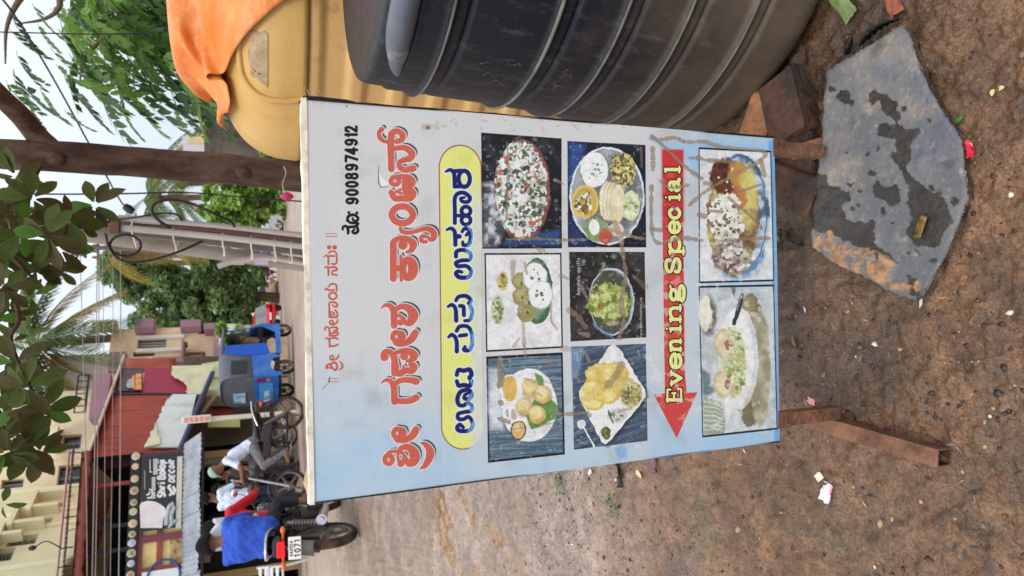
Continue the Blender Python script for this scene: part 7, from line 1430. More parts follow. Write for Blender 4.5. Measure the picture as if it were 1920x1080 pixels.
    mb = MB(); mb.bbox((-.81, 0, .50), (.03, .17, .22), .012, R=Matrix.Rotation(.35, 3, 'Y')); mb.build('mud_flap', BLKP, t)
    mb = MB(); mb.bbox((-.86, 0, .635), (.008, .22, .12), .003, R=Matrix.Rotation(.2, 3, 'Y')); pl = mb.build('number_plate', PLT, t)
    if plate:
        INK = mat('plate_ink', (26, 26, 28), .6, .1)
        SG = {'1': [[(.2, .8), (.55, 1), (.55, 0)]], '0': [[(.5, 1), (.1, .75), (.1, .25), (.5, 0), (.9, .25), (.9, .75), (.5, 1)]], '7': [[(.1, 1), (.9, 1), (.4, 0)]], 'K': [[(.15, 0), (.15, 1)], [(.85, 1), (.15, .45), (.85, 0)]], 'A': [[(0, 0), (.5, 1), (1, 0)], [(.2, .35), (.8, .35)]], '2': [[(.1, .8), (.5, 1), (.85, .75), (.1, 0), (.9, 0)]], 'E': [[(.9, 1), (.1, 1), (.1, 0), (.9, 0)], [(.1, .5), (.7, .5)]], '5': [[(.9, 1), (.15, 1), (.1, .55), (.7, .6), (.85, .25), (.1, 0)]]}
        mb = MB()
        for txt, zc, hh, x0, ww, th in (plate[0], .668, .028, .075, .15, .006), (plate[1], .612, .052, .095, .19, .011):
            aw = ww/len(txt)
            for k, ch in enumerate(txt):
                for st in SG.get(ch, []):
                    P = [Vector((-.866-(z_-.635)*-.2, x0-aw*(k+.12+.76*u), z_)) for u, z_ in [(u, zc+hh*(v-.5)) for u, v in st]]
                    for a, b in zip(P, P[1:]): mb.tube([a, b], th/2, 5)
        mb.build('plate_characters', INK, pl)
    return t
# ---------------------------------------------------------------- people: one continuous body grown round a skeleton
SKIN = mat('brown_skin', (128, 84, 62), .6, .1, 12); HAIR = mat('black_hair', (22, 19, 19), .8, .3, 60, bump=.6, bscale=80, spec=.12); EYE = mat('dark_eye', (24, 18, 18), .3, .05)
def person(label, loc, rz, J, shirt, pants, shoe, sleeve='short', name='person', group=None, hair=True, cap=None, vox=.011, bare=False, bulk=1.0):
    t = thing(name, label, 'person', loc, rz, group); V_ = {k: Vector(v) for k, v in J.items()}
    cap_ = []                                               # a, b, ra, rb, material
    def c(a, b, ra, rb, m): cap_.append((Vector(a), Vector(b), ra, rb, m))
    P, C, Nk, H = V_['pelvis'], V_['chest'], V_['neck'], V_['head']; up = (H-Nk).normalized(); fw = V_.get('face', Vector((1, 0, 0))).normalized(); fw = (fw-up*fw.dot(up)).normalized(); sd = up.cross(fw)
    sax = (V_['shL']-V_['shR']).normalized(); hax = (V_['hipL']-V_['hipR']).normalized(); M = (P+C)/2
    for s in (-1, 1):
        c(P+hax*.07*s*bulk, M+sax*.07*s*bulk, .105*bulk, .10*bulk, 1); c(M+sax*.07*s*bulk, C+sax*.085*s*bulk, .10*bulk, .115*bulk, 1); c(C+sax*.085*s, Nk+sax*.09*s-(Nk-C)*.30, .11, .065, 1)
    c(P, C, .11, .125, 1); c(C, Nk, .10, .05, 1); c(P-(C-P)*.1+hax*.06, P-(C-P)*.1-hax*.06, .115, .115, 2)
    c(Nk-up*.02, H-up*.06, .052, .055, 0)
    c(H+up*.025-fw*.012, H+up*.025+fw*.012, .088, .086, 0); c(H-up*.03+fw*.01, H-up*.075+fw*.045, .068, .036, 0); c(H+fw*.082-up*.012, H+fw*.098-up*.032, .010, .014, 0)
    c(H+fw*.086-up*.058-sd*.018, H+fw*.086-up*.058+sd*.018, .008, .008, 0)
    for s in (-1, 1): c(H+sd*.084*s+up*.012, H+sd*.088*s-up*.022-fw*.004, .016, .010, 0)
    for L in 'LR':
        sh, el, wr = V_['sh'+L], V_['el'+L], V_['wr'+L]; ms = 1; mf = 1 if sleeve == 'long' else 0; mid = sh.lerp(el, .8)
        c(C.lerp(Nk, .45), sh, .085, .066, 1); c(sh, mid, .062, .050, 1); c(mid, el, .046 if mf == 0 else .049, .042 if mf == 0 else .046, mf); c(el, wr, .042 if mf == 0 else .047, .028 if mf == 0 else .034, mf)
        hd = V_.get('hand'+L, (wr-el).normalized()).normalized(); w_ = hd.cross(Vector((0, 0, 1))); w_ = w_.normalized() if w_.length > .1 else Vector((0, 1, 0)); cu = V_.get('curl'+L, hd.cross(w_))
        c(wr, wr+hd*.075, .028, .034, 0)
        for k, ln in enumerate((.062, .072, .068, .052)): b0 = wr+hd*.085+w_*(.026-.0175*k); c(b0, b0+hd*ln*.55, .0085, .008, 0); c(b0+hd*ln*.55, b0+hd*ln*.8+cu*ln*.45, .008, .007, 0)
        b0 = wr+hd*.03+w_*.03; c(b0, b0+w_*.028+hd*.03, .011, .010, 0); c(b0+w_*.028+hd*.03, b0+w_*.03+hd*.06, .010, .008, 0)
        hp, kn, an, to = V_['hip'+L], V_['knee'+L], V_['ank'+L], V_['toe'+L]
        c(hp, kn, .092, .064, 2); calf = kn.lerp(an, .35); c(kn, calf, .064, .060, 2); lo = V_.get('hem'+L); 
        if bare: mid = kn.lerp(an, .55); c(calf, mid, .058, .052, 2); c(mid, an, .043, .034, 0)
        else: c(calf, an, .060, .046, 2)
        c(an-Vector((0, 0, .015)), an.lerp(to, .5), .042, .042, 3); c(an.lerp(to, .5), to, .042, .032, 3); hl = an-(to-an).normalized()*.05; hl.z = min(hl.z, to.z+.01); c(hl, an-Vector((0, 0, .03)), .034, .036, 3)
    mb = MB()
    for a, b, ra, rb, m in cap_:
        d = b-a; L_ = d.length; q = d.to_track_quat('Z', 'Y').to_matrix() if L_ > 1e-5 else Matrix.Identity(3); n = 10; vs = []; prof = [(ra*cos(e), ra*sin(e)) for e in np.linspace(-pi/2+.15, 0, 4)]+[(rb*cos(e), L_+rb*sin(e)) for e in np.linspace(0, pi/2-.15, 4)]
        for r, h in prof:
            for j in range(n): vs.append(a+q@Vector((r*cos(2*pi*j/n), r*sin(2*pi*j/n), h)))
        fs = [(i*n+j, i*n+(j+1) % n, (i+1)*n+(j+1) % n, (i+1)*n+j) for i in range(len(prof)-1) for j in range(n)]+[tuple(reversed(range(n))), tuple(range((len(prof)-1)*n, len(prof)*n))]; mb.add(vs, fs)
    me = mb.mesh('tmp'); o = link('tmp', me); rm = o.modifiers.new('r', 'REMESH'); rm.mode = 'VOXEL'; rm.voxel_size = vox; sm = o.modifiers.new('s', 'SMOOTH'); sm.factor = .5; sm.iterations = 3
    dg = bpy.context.evaluated_depsgraph_get(); m2 = bpy.data.meshes.new_from_object(o.evaluated_get(dg)); bpy.data.objects.remove(o); bpy.data.meshes.remove(me); m2.name = 'body'
    for m in (SKIN, shirt, pants, shoe, EYE): m2.materials.append(m)
    nf = len(m2.polygons); ctr = np.zeros(nf*3, np.float32); m2.polygons.foreach_get('center', ctr); ctr = ctr.reshape(-1, 3); best = np.full(nf, 1e9); idx = np.zeros(nf, np.int32)
    for a, b, ra, rb, m in cap_:
        a_, b_ = np.array(a), np.array(b); d = b_-a_; L2 = d@d+1e-9; tt = np.clip(((ctr-a_)@d)/L2, 0, 1); dist = np.linalg.norm(ctr-a_-tt[:, None]*d, axis=1)-(ra+(rb-ra)*tt); u_ = dist < best; best[u_] = dist[u_]; idx[u_] = m
    for s in (-1, 1):
        e = np.array(H+fw*.078+up*.012+sd*.031*s); idx[np.linalg.norm(ctr-e, axis=1) < .011] = 4
    nvv = len(m2.vertices); vco = np.zeros(nvv*3, np.float32); m2.vertices.foreach_get('co', vco); vco = vco.reshape(-1, 3); vno = np.zeros(nvv*3, np.float32); m2.vertices.foreach_get('normal', vno); vno = vno.reshape(-1, 3)
    clo = np.zeros(nvv, np.float32)                          # folds in the cloth
    for p_, ix in zip(m2.polygons, idx):
        if ix in (1, 2): clo[list(p_.vertices)] = 1
    s_ = len(label); w_f = (np.abs(fbm(vco[:, 0]*9+vco[:, 2]*7+s_, vco[:, 1]*9-vco[:, 2]*5, 3, 3)-.5)-.12)*.05+(fbm(vco[:, 0]*26+s_, vco[:, 1]*22+vco[:, 2]*24, 4, 2)-.5)*.012
    m2.vertices.foreach_set('co', (vco+vno*(clo*w_f)[:, None]).astype(np.float32).ravel())
    m2.polygons.foreach_set('material_index', idx); m2.polygons.foreach_set('use_smooth', np.ones(nf, bool)); m2.update(); link('body', m2, t)
    R3 = Matrix((fw, sd, up)).transposed()
    if hair and not cap:
        hb = MB(); rr = random.Random(len(label))
        hb.grid(lambda u, v: H+up*.03+R3@Vector((-.016+.1*cos(2*pi*u)*sin(1.75*v)*(1+.04*sin(17*u*6.28+v*9)), .094*sin(2*pi*u)*sin(1.75*v), .104*cos(1.75*v)+(-.045*v*v if cos(2*pi*u) < .2 else .02*v))), 28, 10); o = hb.build('hair', HAIR, t); o.modifiers.new('t', 'SOLIDIFY').thickness = .012
    if cap:
        hb = MB(); hb.grid(lambda u, v: H+up*.035+R3@Vector((.105*cos(2*pi*u)*sin(1.5*v), .1*sin(2*pi*u)*sin(1.5*v), .105*cos(1.5*v))), 24, 8); hb.grid(lambda u, v: H+up*(.045-.02*u)+R3@Vector((.085+.085*u*cos((v-.5)*2.2), .09*sin((v-.5)*2.2)*(1+.1*u), .004*v)), 5, 10); o = hb.build('cap', cap, t); o.modifiers.new('t', 'SOLIDIFY').thickness = .006
    return t
def pose_stand(turn=0., arms='down'):
    J = dict(pelvis=(0, 0, .95), chest=(0, 0, 1.27), neck=(.0, 0, 1.47), head=(.03, 0, 1.60), shL=(0, .19, 1.41), shR=(0, -.19, 1.41), elL=(-.03, .26, 1.13), elR=(-.03, -.26, 1.13), wrL=(.1, .25, .90), wrR=(.1, -.25, .90), hipL=(0, .09, .91), hipR=(0, -.09, .91), kneeL=(.03, .10, .49), kneeR=(.02, -.11, .49), ankL=(-.02, .11, .08), ankR=(-.02, -.12, .08), toeL=(.15, .13, .035), toeR=(.15, -.14, .035))
    return J
def cloth(name, c, c2=None): return mat(name, c, .85, .12, 5, bump=.5, bscale=14, **({'col2': c2, 'th': .55, 'scale2': 3} if c2 else {}))
JEANS = cloth('dark_trousers', (40, 42, 50)); GREYT = cloth('grey_trousers', (112, 112, 116)); WSH = cloth('white_blue_shirt', (206, 218, 240)); BSH = cloth('blue_shirt', (46, 84, 190)); RSH = cloth('red_shirt', (206, 36, 56)); SHOE = mat('dark_shoe', (44, 40, 40), .5, .2); SAND = mat('brown_foot', (116, 84, 66), .6, .2); DKC = cloth('dark_shirt', (46, 46, 52)); GSH = cloth('grey_blue_shirt', (120, 122, 138)); NAVY = cloth('navy_trousers', (30, 36, 56)); WSK = cloth('pale_wrap', (210, 208, 214)); OLV = cloth('olive_trousers', (74, 82, 60))
# --- motorcycle seen from behind with two riders, lower left
Y1 = 7.15; p = at(655, 998, Y1); z1 = gz(Y1)+.005; h1 = radians(92)
r0 = Vector((p.x, Y1, z1)); org1 = r0+Vector((cos(h1), sin(h1), 0))*.62
motorcycle('motorcycle', 'black motorcycle seen from behind with lit tail light and white number plate', org1, h1, mat('black_paint', (30, 30, 34), .3, .15, 8, spec=.5), ('KA25EA', '1071'), lit=True)
low = lambda J: {k: (v if k == 'face' or k.startswith('hand') else (v[0], v[1]*.95, v[2] if v[2] < .45 else .45+(v[2]-.45)*.88)) for k, v in J.items()}
sit = dict(pelvis=(-.38, 0, .93), chest=(-.33, 0, 1.22), neck=(-.29, 0, 1.42), head=(-.25, .03, 1.55), shL=(-.32, .19, 1.36), shR=(-.32, -.19, 1.36), elL=(-.17, .25, 1.12), elR=(-.15, -.20, 1.12), wrL=(.04, .16, 1.04), wrR=(.06, -.08, 1.04), hipL=(-.34, .10, .90), hipR=(-.34, -.10, .90), kneeL=(.06, .21, .82), kneeR=(.07, -.24, .80), ankL=(-.10, .21, .40), ankR=(-.08, -.25, .40), toeL=(.06, .24, .34), toeR=(.08, -.27, .34), face=(1, .15, 0))
person('pillion rider in a blue shirt and black trousers, seen from behind on the near motorcycle', org1, h1, low(sit), BSH, JEANS, SAND, bare=True, bulk=1.22)
drv = dict(pelvis=(-.02, 0, .92), chest=(.04, 0, 1.20), neck=(.09, 0, 1.39), head=(.14, 0, 1.52), shL=(.06, .19, 1.34), shR=(.06, -.19, 1.34), elL=(.24, .28, 1.12), elR=(.22, -.29, 1.10), wrL=(.42, .30, 1.06), wrR=(.42, -.30, 1.06), hipL=(.02, .10, .89), hipR=(.02, -.10, .89), kneeL=(.34, .22, .74), kneeR=(.34, -.23, .72), ankL=(.08, .2, .36), ankR=(.10, -.22, .36), toeL=(.24, .23, .31), toeR=(.26, -.25, .31), handL=(1, .0, -.1), handR=(1, 0, -.1))
person('motorcycle driver in a red long sleeved shirt in front of the blue shirted pillion', org1, h1, low(drv), RSH, JEANS, SAND, sleeve='long', bare=True)
mb = MB(); mb.grid(lambda u, v: Vector((-.16+.03*sin(6*u), -.20+.30*u, .98+.42*v-.03*sin(9*u))), 8, 10); o = mb.build('shawl', WSK, None, org1, (0, 0, h1)); o.modifiers.new('t', 'SOLIDIFY').thickness = .05; tag(o, 'pale grey cloth bundle held between the two riders', 'cloth')
# --- man in white shirt standing in the road
Y2 = 13.6; p = at(553, 920, Y2); J = pose_stand(); J.update(head=(.05, -.02, 1.60), face=(1, -.25, 0), elR=(.08, -.27, 1.15), wrR=(.28, -.16, 1.05), elL=(.05, .28, 1.14), wrL=(.25, .18, 1.0), kneeL=(.06, .12, .5), ankL=(.02, .16, .08), toeL=(.18, .2, .04), ankR=(-.06, -.14, .08), toeR=(.1, -.18, .04))
for k in list(J): J[k] = tuple(c*1.03 for c in J[k])
person('standing man in a loose pale blue white shirt and navy trousers seen from behind', (p.x, Y2, gz(Y2)+.03), radians(62), J, WSH, NAVY, SHOE)
# --- others around him
def stand_at(x, y, Y, rz, label, sh, pt, sc=1.0, upd=None, **k):
    p = at(x, y, Y); J = pose_stand(); J.update(upd or {})
    J = {a: (tuple(c*sc for c in b) if a != 'face' else b) for a, b in J.items()}; return person(label, (p.x, Y, gz(Y)+.02), rz, J, sh, pt, SHOE, **k)
stand_at(545, 899, 14.9, radians(-120), 'man in a dark shirt facing the street beside the white shirted man', DKC, JEANS, .98, vox=.014)
stand_at(545, 874, 14.6, radians(-160), 'bare headed man in a dark brown shirt behind the parked bike front wheel', cloth('brown_shirt', (72, 54, 48)), JEANS, .92, vox=.014)
stand_at(548, 990, 13.6, radians(20), 'man in a grey shirt with one arm bent in the shade of the awning', GSH, JEANS, .98, upd=dict(elR=(.16, -.28, 1.22), wrR=(.22, -.1, 1.42), handR=(.1, .3, 1)), vox=.014)
# --- rider in white shirt and green cap on the motorcycle facing left
Y3 = 12.8; pr = at(560, 772, Y3); h3 = radians(196); z3 = gz(Y3)+.02; org3 = Vector((pr.x, Y3, z3))+Vector((cos(h3), sin(h3), 0))*.62
motorcycle('motorcycle', 'dusty black commuter motorcycle facing left with its rider leaning forward', org3, h3, mat('grey_black_paint', (52, 50, 54), .35, .2, 8, spec=.5))
J = dict(drv); J.update(pelvis=(-.12, 0, .92), chest=(.05, 0, 1.18), neck=(.17, 0, 1.36), head=(.25, 0, 1.47), shL=(.12, .19, 1.31), shR=(.12, -.19, 1.31), elL=(.26, .30, 1.08), elR=(.26, -.30, 1.08), hipL=(-.08, .1, .89), hipR=(-.08, -.1, .89), kneeL=(.28, .22, .72), kneeR=(.28, -.22, .72))
person('rider in a white shirt, grey trousers and pale green cap on the motorcycle facing left', org3, h3, J, WSH, GREYT, SAND, cap=mat('green_cap', (150, 172, 148), .7, .1))
motorcycle('motorcycle', 'motorcycle half hidden in the shade behind the standing men', Vector((at(545, 868, 15.0).x, 15.0, gz(15.)+.02)), radians(215), MATS['grey_black_paint'])
# --- blue autorickshaw
AB = mat('blue_paint', (48, 106, 190), .4, .15, 3, spec=.4, col2=(92, 146, 206), th=.62, scale2=2); AC = mat('black_canvas', (96, 98, 110), .7, .2, 4, bump=.4, bscale=20); AW = mat('dark_rear_glass', (30, 32, 38), .15, .2, 3, spec=.6); CREAMP = mat('sticker_pale', (206, 224, 236), .5, .1, 14, col2=(90, 150, 200), th=.5, scale2=8)
Y4 = 17.2; pa = at(552, 722, Y4); h4 = radians(45); au = thing('autorickshaw', 'blue autorickshaw with black canvas hood seen from behind on the road', 'autorickshaw', (pa.x, Y4, gz(Y4)+.02), h4)
au.scale = (.84, .88, 1.03)
for s in (-1, 1): wheel('wheel', au, (.25, .52*s, .24), .24, .13, 5, ALU)
wheel('wheel', au, (2.15, 0, .24), .24, .12, 5, ALU)
W_ = .66
def side(s, pts, nm, m, y=W_, th=.03): mb = MB(); mb.prism([(x, s*y, z) for x, z in pts], (0, -s*th, 0)); return mb.build(nm, m, au)
for s in (-1, 1):
    side(s, [(-.15, .30), (-.12, .92), (.62, .95), (.68, .50), (.55, .32), (.50, .46), (.38, .54), (.14, .54), (.0, .44), (-.02, .30)], 'rear_quarter', AB)
    side(s, [(.68, .30), (.68, .42), (1.5, .42), (1.75, .72), (1.85, .72), (1.80, .30)], 'lower_side', AB)
    side(s, [(.62, .95), (.70, 1.52), (1.02, 1.52), (1.06, .62), (.68, .55)], 'side_curtain', mat('bright_blue_curtain', (24, 92, 196), .6, .1, 3, bump=.3), W_+.012)
    mb = MB(); mb.tube([(1.80, .60*s, .70), (1.62, .58*s, 1.5)], .022, 8); mb.build('windscreen_post', AB, au)
mb = MB(); mb.prism([(-.17, -W_, .38), (-.17, W_, .38), (-.15, W_*.97, .90), (-.15, -W_*.97, .90)], (.06, 0, 0)); rp = mb.build('rear_panel', AB, au)
mb = MB(); mb.prism([(-.185, -.40, .50), (-.185, .40, .50), (-.175, .36, .80), (-.175, -.36, .80)], (.014, 0, 0)); lid = mb.build('engine_lid', mat('light_blue_panel', (80, 150, 220), .4, .12, 5), rp)
mb = MB(); mb.bbox((-.19, .1, .64), (.01, .34, .12), .003); mb.build('sticker', CREAMP, lid)
for s in (-1, 1):
    mb = MB(); mb.bbox((-.19, .52*s, .78), (.03, .1, .16), .01); mb.build('tail_light', REDL0, rp); mb = MB(); mb.bbox((-.19, .54*s, .60), (.03, .08, .09), .01); mb.build('turn_signal', ORL, rp)
mb = MB(); mb.tube(catmull([(-.2, W_*.9, .34), (-.27, W_*.8, .34), (-.27, -W_*.8, .34), (-.2, -W_*.9, .34)], 4), .025, 8); mb.build('bumper', BLKP, au)
def hood(u, v):
    a = pi*v; x = -.13+1.85*u; zt_ = 1.60+.07*sin(pi*min(1, u*.9+.15)); yy = -cos(a); sq = lambda q: math.copysign(abs(q)**.45, q)
    zb = .92+.62*min(1, max(0, (u-.42)/.04)); return Vector((x+(.10*(1-v*(1-v)*4)*0), W_*sq(yy)*.99, zb+(zt_-zb)*abs(sin(a))**.40))
mb = MB(); mb.grid(hood, 30, 22); hd_ = mb.build('canvas_hood', AC, au); hd_.modifiers.new('t', 'SOLIDIFY').thickness = .02
mb = MB(); mb.prism([(-.145, -W_*.97, .90), (-.145, W_*.97, .90), (-.115, W_*.9, 1.45), (-.10, W_*.7, 1.60), (-.10, -W_*.7, 1.60), (-.115, -W_*.9, 1.45)], (.03, 0, 0)); hb_ = mb.build('hood_back', AC, au)
mb = MB(); mb.prism([(-.165, .02, 1.10), (-.165, .46, 1.10), (-.150, .44, 1.36), (-.150, .04, 1.36)], (.02, 0, 0)); mb.build('rear_sticker', CREAMP, hb_)
mb = MB(); mb.bbox((.22, -W_-.012, 1.22), (.46, .014, .34), .04); mb.build('side_window', AW, hd_)
mb = MB(); mb.grid(lambda u, v: Vector((1.62+.65*u-.1*u*u, (W_-.04-.34*u**1.5)*(2*v-1), 1.02-.55*u*u-.0*(2*v-1)**2)), 12, 8); mb.grid(lambda u, v: Vector((2.17-.02*v, (.26)*(2*u-1), .47+(.56-.0)*(v)*.6)), 8, 6); fn = mb.build('front_cowl', AB, au); fn.modifiers.new('t', 'SOLIDIFY').thickness = .03
mb = MB(); mb.prism([(1.62, -.56, 1.02), (1.62, .56, 1.02), (1.56, .54, 1.50), (1.56, -.54, 1.50)], (.012, 0, 0)); mb.build('windscreen', mat('windscreen_glass', (150, 160, 164), .08, .05, 2, trans=.7), au)
mb = MB(); mb.ball((2.2, 0, .80), (.08, .1, .1), 12, 8); mb.build('headlight', LAMP, au); mb = MB(); mb.ball((2.0, -.36, .86), (.07, .05, .05), 8, 6); mb.build('turn_signal', ORL, au)
mb = MB(); mb.box((.85, 0, .36), (2.0, 1.22, .05)); mb.bbox((.55, 0, .62), (.45, 1.14, .14), .03); mb.bbox((.33, 0, .9), (.12, 1.14, .46), .03); mb.bbox((1.32, 0, .66), (.34, .9, .12), .03); mb.build('seat', SEATM, au)
mb = MB(); mb.tube([(2.15, 0, .24), (1.82, 0, .95)], .03, 8); mb.build('steering_column', BLKP, au)
mb = MB(); mb.grid(lambda u, v: Vector((2.15+.30*cos(radians(20+140*u)), .09*(2*v-1), .24+.30*sin(radians(20+140*u)))), 10, 4); mb.build('front_fender', AB, au)
J = dict(pelvis=(1.3, -.1, .80), chest=(1.34, -.1, 1.08), neck=(1.38, -.1, 1.26), head=(1.42, -.1, 1.38), shL=(1.35, .08, 1.2), shR=(1.35, -.29, 1.2), elL=(1.52, .14, 1.0), elR=(1.50, -.36, .98), wrL=(1.74, .12, .98), wrR=(1.72, -.26, .98), hipL=(1.34, 0, .78), hipR=(1.34, -.2, .78), kneeL=(1.68, .02, .76), kneeR=(1.64, -.36, .74), ankL=(1.74, .04, .46), ankR=(1.66, -.40, .46), toeL=(1.88, .04, .42), toeR=(1.8, -.44, .42))
person('driver in a khaki shirt and dark trousers sitting in the blue autorickshaw', au.location, h4, J, cloth('khaki_shirt', (150, 126, 92)), JEANS, SAND, vox=.014)
# --- red hatchback
Y5 = 40.0; pc = at(527, 606, Y5); cz = gz(Y5)+.04; car = thing('hatchback_car', 'small red hatchback driving away beside the autorickshaw', 'car', (pc.x-.2, Y5, cz), radians(112)); RP = mat('red_car_paint', (206, 24, 40), .25, .06, 3, spec=.6)
mb = MB(); ST = [(-1.75, .35, .62, .70), (-1.72, .30, .80, .76), (-1.2, .26, .88, .80), (0, .25, .90, .81), (1.0, .26, .86, .80), (1.6, .30, .74, .74), (1.76, .36, .60, .62)]
vs = []
for x, zb, zt_, hw in ST: vs += [(x, -hw, zb), (x, -hw, (zb+zt_)/2), (x, -hw*.96, zt_), (x, 0, zt_+.03), (x, hw*.96, zt_), (x, hw, (zb+zt_)/2), (x, hw, zb)]
mb.add(vs, [(7*i+j, 7*i+j+1, 7*(i+1)+j+1, 7*(i+1)+j) for i in range(6) for j in range(6)]+[tuple(range(7)), tuple(reversed(range(42, 49)))], 0, True)
mb.add([(x, y, z) for x, z, w in ((-1.72, .80, .74), (-1.45, 1.36, .60), (.1, 1.48, .60), (.95, .86, .76)) for y in (-w, w)], [(2, 4, 5, 3)]); mb.build('body', RP, car)
GL = mat('car_glass', (40, 48, 54), .08, .1, 2, spec=.7); mb = MB(); mb.add([(-1.72, -.74, .80), (-1.72, .74, .80), (-1.45, .60, 1.36), (-1.45, -.60, 1.36)], [(0, 1, 2, 3)]); mb.build('rear_window', mat('car_rear_glass', (120, 128, 132), .08, .1, 2, spec=.7), car)
mb = MB(); mb.add([(.95, -.76, .86), (.95, .76, .86), (.1, .60, 1.48), (.1, -.60, 1.48)], [(0, 3, 2, 1)]); mb.build('windscreen', GL, car)
for s in (-1, 1): mb = MB(); mb.add([(-1.72, .745*s, .82), (.95, .765*s, .87), (.1, .605*s, 1.47), (-1.45, .605*s, 1.35)], [(0, 1, 2, 3)]); mb.build('side_window', GL, car); mb = MB(); mb.bbox((-1.73, .62*s, .74), (.08, .16, .2), .03); mb.build('tail_light', REDL0, car); mb = MB(); mb.box((-.4, .69*s, 1.15), (.06, .02, .6), R=Matrix.Rotation(.25*s, 3, 'X')); mb.build('door_post', RP, car)
mb = MB(); mb.bbox((-1.77, 0, .42), (.1, 1.36, .16), .04); mb.build('bumper', RP, car); mb = MB(); mb.bbox((-1.80, 0, .60), (.02, .42, .11), .004); mb.build('number_plate', PLT, car)
for x in (-1.1, 1.15):
    for s in (-1, 1): wheel('wheel', car, (x, .72*s, .29), .29, .17, 6)
pw = at(545, 395, 31); wc = copy_tree(car); wc.name = 'hatchback_car.001'; wc.location = (pw.x, 31, gz(31)+.03); wc.rotation_euler = (0, 0, radians(20)); wc['label'] = 'white car parked under the bright green tree right of the poles'
WP = mat('white_car_paint', (190, 194, 198), .3, .05, 3, spec=.5)
for ch_ in list(wc.children):
    if ch_.data.materials and ch_.data.materials[0] == RP: ch_.data = ch_.data.copy(); ch_.data.materials[0] = WP
pb = at(538, 368, 3.15); mb = MB(); mb.grid(lambda u, v: Vector((.018*cos(2*pi*u)*sin(pi*v)**.7*(1+.15*sin(7*u*6.28)), .012*sin(2*pi*u)*sin(pi*v)**.7, .03-.06*v)), 20, 10); tag(mb.build('plastic_bag', mat('pink_plastic', (196, 52, 104), .35, .15, 20), None, pb), 'small bright pink plastic bag hanging by the brown trunk', 'bag')
mb = MB(); P_ = catmull([at(532, 312, 3.2), at(536, 325, 3.2), at(530, 345, 3.18), at(534, 366, 3.15)], 5); mb.tube([p-P_[0] for p in P_], .0018, 5); tag(mb.build('string', WHT, None, P_[0]), 'white string tied from the trunk to the pink bag', 'string')
# --- far two-wheelers and people near the end of the street
def scooter(label, x, y, Y, rz, paint, group=None):
    p = at(x, y, Y); t = thing('scooter', label, 'scooter', (p.x, Y, gz(Y)+.03), rz, group); wheel('wheel', t, (-.55, 0, .25), .25, .11); wheel('wheel', t, (.62, 0, .25), .25, .11)
    mb = MB(); mb.bbox((-.40, 0, .55), (.72, .34, .36), .1); mb.bbox((.1, 0, .3), (.5, .3, .08), .03); mb.bbox((.42, 0, .62), (.09, .4, .66), .03, R=Matrix.Rotation(-.25, 3, 'Y')); mb.build('body', paint, t)
    mb = MB(); mb.bbox((-.36, 0, .78), (.7, .26, .1), .04); mb.build('seat', SEATM, t); mb = MB(); mb.bbox((-.77, 0, .62), (.04, .2, .12), .015); mb.build('tail_light', REDL, t); mb = MB(); mb.tube([(.36, -.3, 1.0), (.40, 0, 1.02), (.36, .3, 1.0)], .02, 6); mb.build('handlebar', BLKP, t); return t
SJ = dict(pelvis=(-.3, 0, .88), chest=(-.26, 0, 1.16), neck=(-.22, 0, 1.35), head=(-.18, 0, 1.48), shL=(-.25, .19, 1.29), shR=(-.25, -.19, 1.29), elL=(-.02, .3, 1.08), elR=(-.02, -.3, 1.08), wrL=(.24, .26, 1.02), wrR=(.24, -.26, 1.02), hipL=(-.26, .1, .85), hipR=(-.26, -.1, .85), kneeL=(.12, .2, .78), kneeR=(.12, -.2, .78), ankL=(.08, .16, .40), ankR=(.08, -.16, .40), toeL=(.24, .18, .35), toeR=(.24, -.18, .35))
for k, (x, y, Y, c, lab, sh) in enumerate(((521, 510, 62, (40, 44, 60), 'far dark scooter with red tail light beside the pole', DKC), (514, 520, 66, (200, 200, 204), 'far pale scooter left of the dark one', cloth('pale_far_shirt', (200, 196, 196))))):
    s_ = scooter(lab, x, y, Y, radians(88), mat('scooter_paint_%s' % ('dark', 'pale')[k], c, .35, .1)); person(('rider in dark clothes on the far dark scooter', 'rider in pale clothes on the far pale scooter')[k], s_.location, radians(88), SJ, sh, JEANS, SHOE, vox=.022)
stand_at(520, 535, 62, radians(85), 'far pedestrian in an olive green shirt walking away', cloth('olive_shirt', (120, 128, 100)), OLV, 1.0, vox=.022)
stand_at(520, 543, 61, radians(95), 'far pedestrian in a dark top and white trousers walking away', cloth('far_blue_shirt', (60, 66, 90)), cloth('white_trousers', (222, 224, 228)), 1.0, vox=.022)
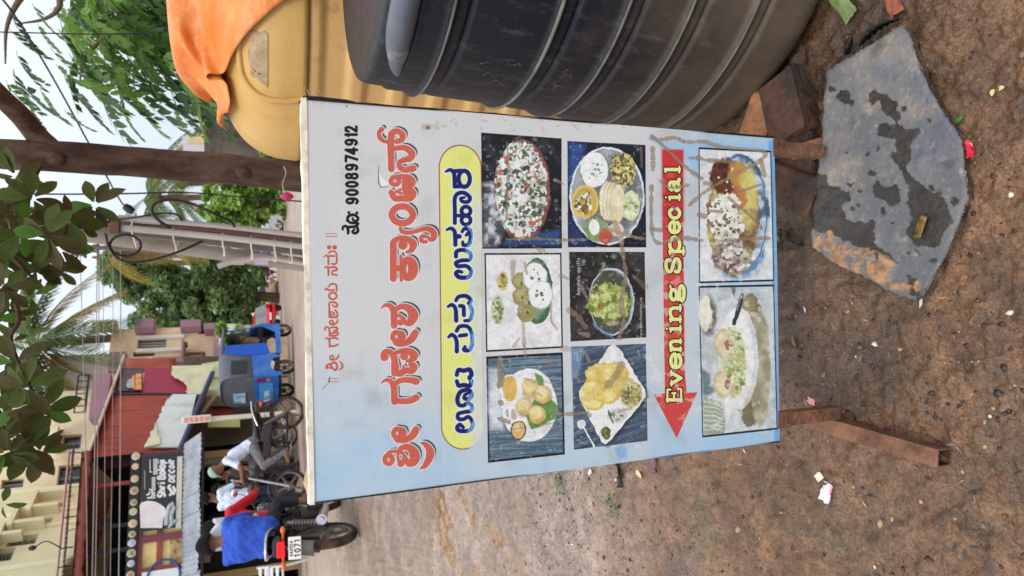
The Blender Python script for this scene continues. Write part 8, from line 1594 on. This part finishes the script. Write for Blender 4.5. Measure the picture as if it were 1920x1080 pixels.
p = at(515, 557, 52); vs, fs = stone_mesh(9, 2, .4); mb = MB(); mb.add([(v[0]*1.5, v[1]*1.2, v[2]*1.3) for v in vs], fs); tag(mb.build('rubble_heap', mat('rubble', (150, 120, 96), .9, .35, 2, bump=.8, bscale=6), None, (p.x, 52, gz(52)+.3)), 'heap of brown rubble at the roadside beyond the red car', 'rubble')
# --- sandy boulders by the standing man, white railing by the shop door
for k, (x, y, r, lab) in enumerate(((555, 920, .22, 'sandy boulder at the feet of the standing man'), (578, 905, .26, 'larger sandy boulder just above the corner of the menu sign'), (574, 935, .16, 'small sandy boulder between the motorcycle wheel and the sign corner'))):
    Yb = (12.6, 10.2, 9.8)[k]; p = at(x, y, Yb); vs, fs = stone_mesh(60+k, 2, .2); mb = MB(); mb.add([(v[0]*r*1.3, v[1]*r, v[2]*r*1.1) for v in vs], fs, 0, True); tag(mb.build('boulder', mat('sandy_stone', (186, 154, 122), .85, .25, 5, bump=.6, bscale=16), None, (p.x, Yb, gz(Yb)+r*.3), (0, 0, k)), lab, 'stone', 'boulders by the roadside')
ch = thing('plastic_chair', 'white slatted plastic chair at the far left by the shop door', 'chair', (at(520, 1094, 12.6).x, 12.6, gz(12.6)+.02), radians(-20)); WPL = mat('white_plastic', (224, 226, 228), .45, .06)
mb = MB(); mb.bbox((0, 0, .43), (.42, .42, .03), .012); mb.build('seat', WPL, ch)
for s in (-1, 1):
    for q in (-1, 1): mb = MB(); mb.tube([(.19*s, .19*q, .43), (.22*s, .22*q, 0)], [.022, .018], 8); mb.build('leg', WPL, ch)
    mb = MB(); mb.tube([(.19*s, .2, .43), (.18*s, .26, .86)], .02, 8); mb.build('back_post', WPL, ch); mb = MB(); mb.tube(catmull([(.21*s, -.2, .43), (.23*s, -.18, .64), (.23*s, .1, .66), (.19*s, .24, .66)], 5), .02, 8); mb.build('arm', WPL, ch)
for k in range(4): mb = MB(); mb.bbox((0, .22+.012*k, .52+.095*k), (.36, .02, .05), .008); mb.build('slat', WPL, ch)
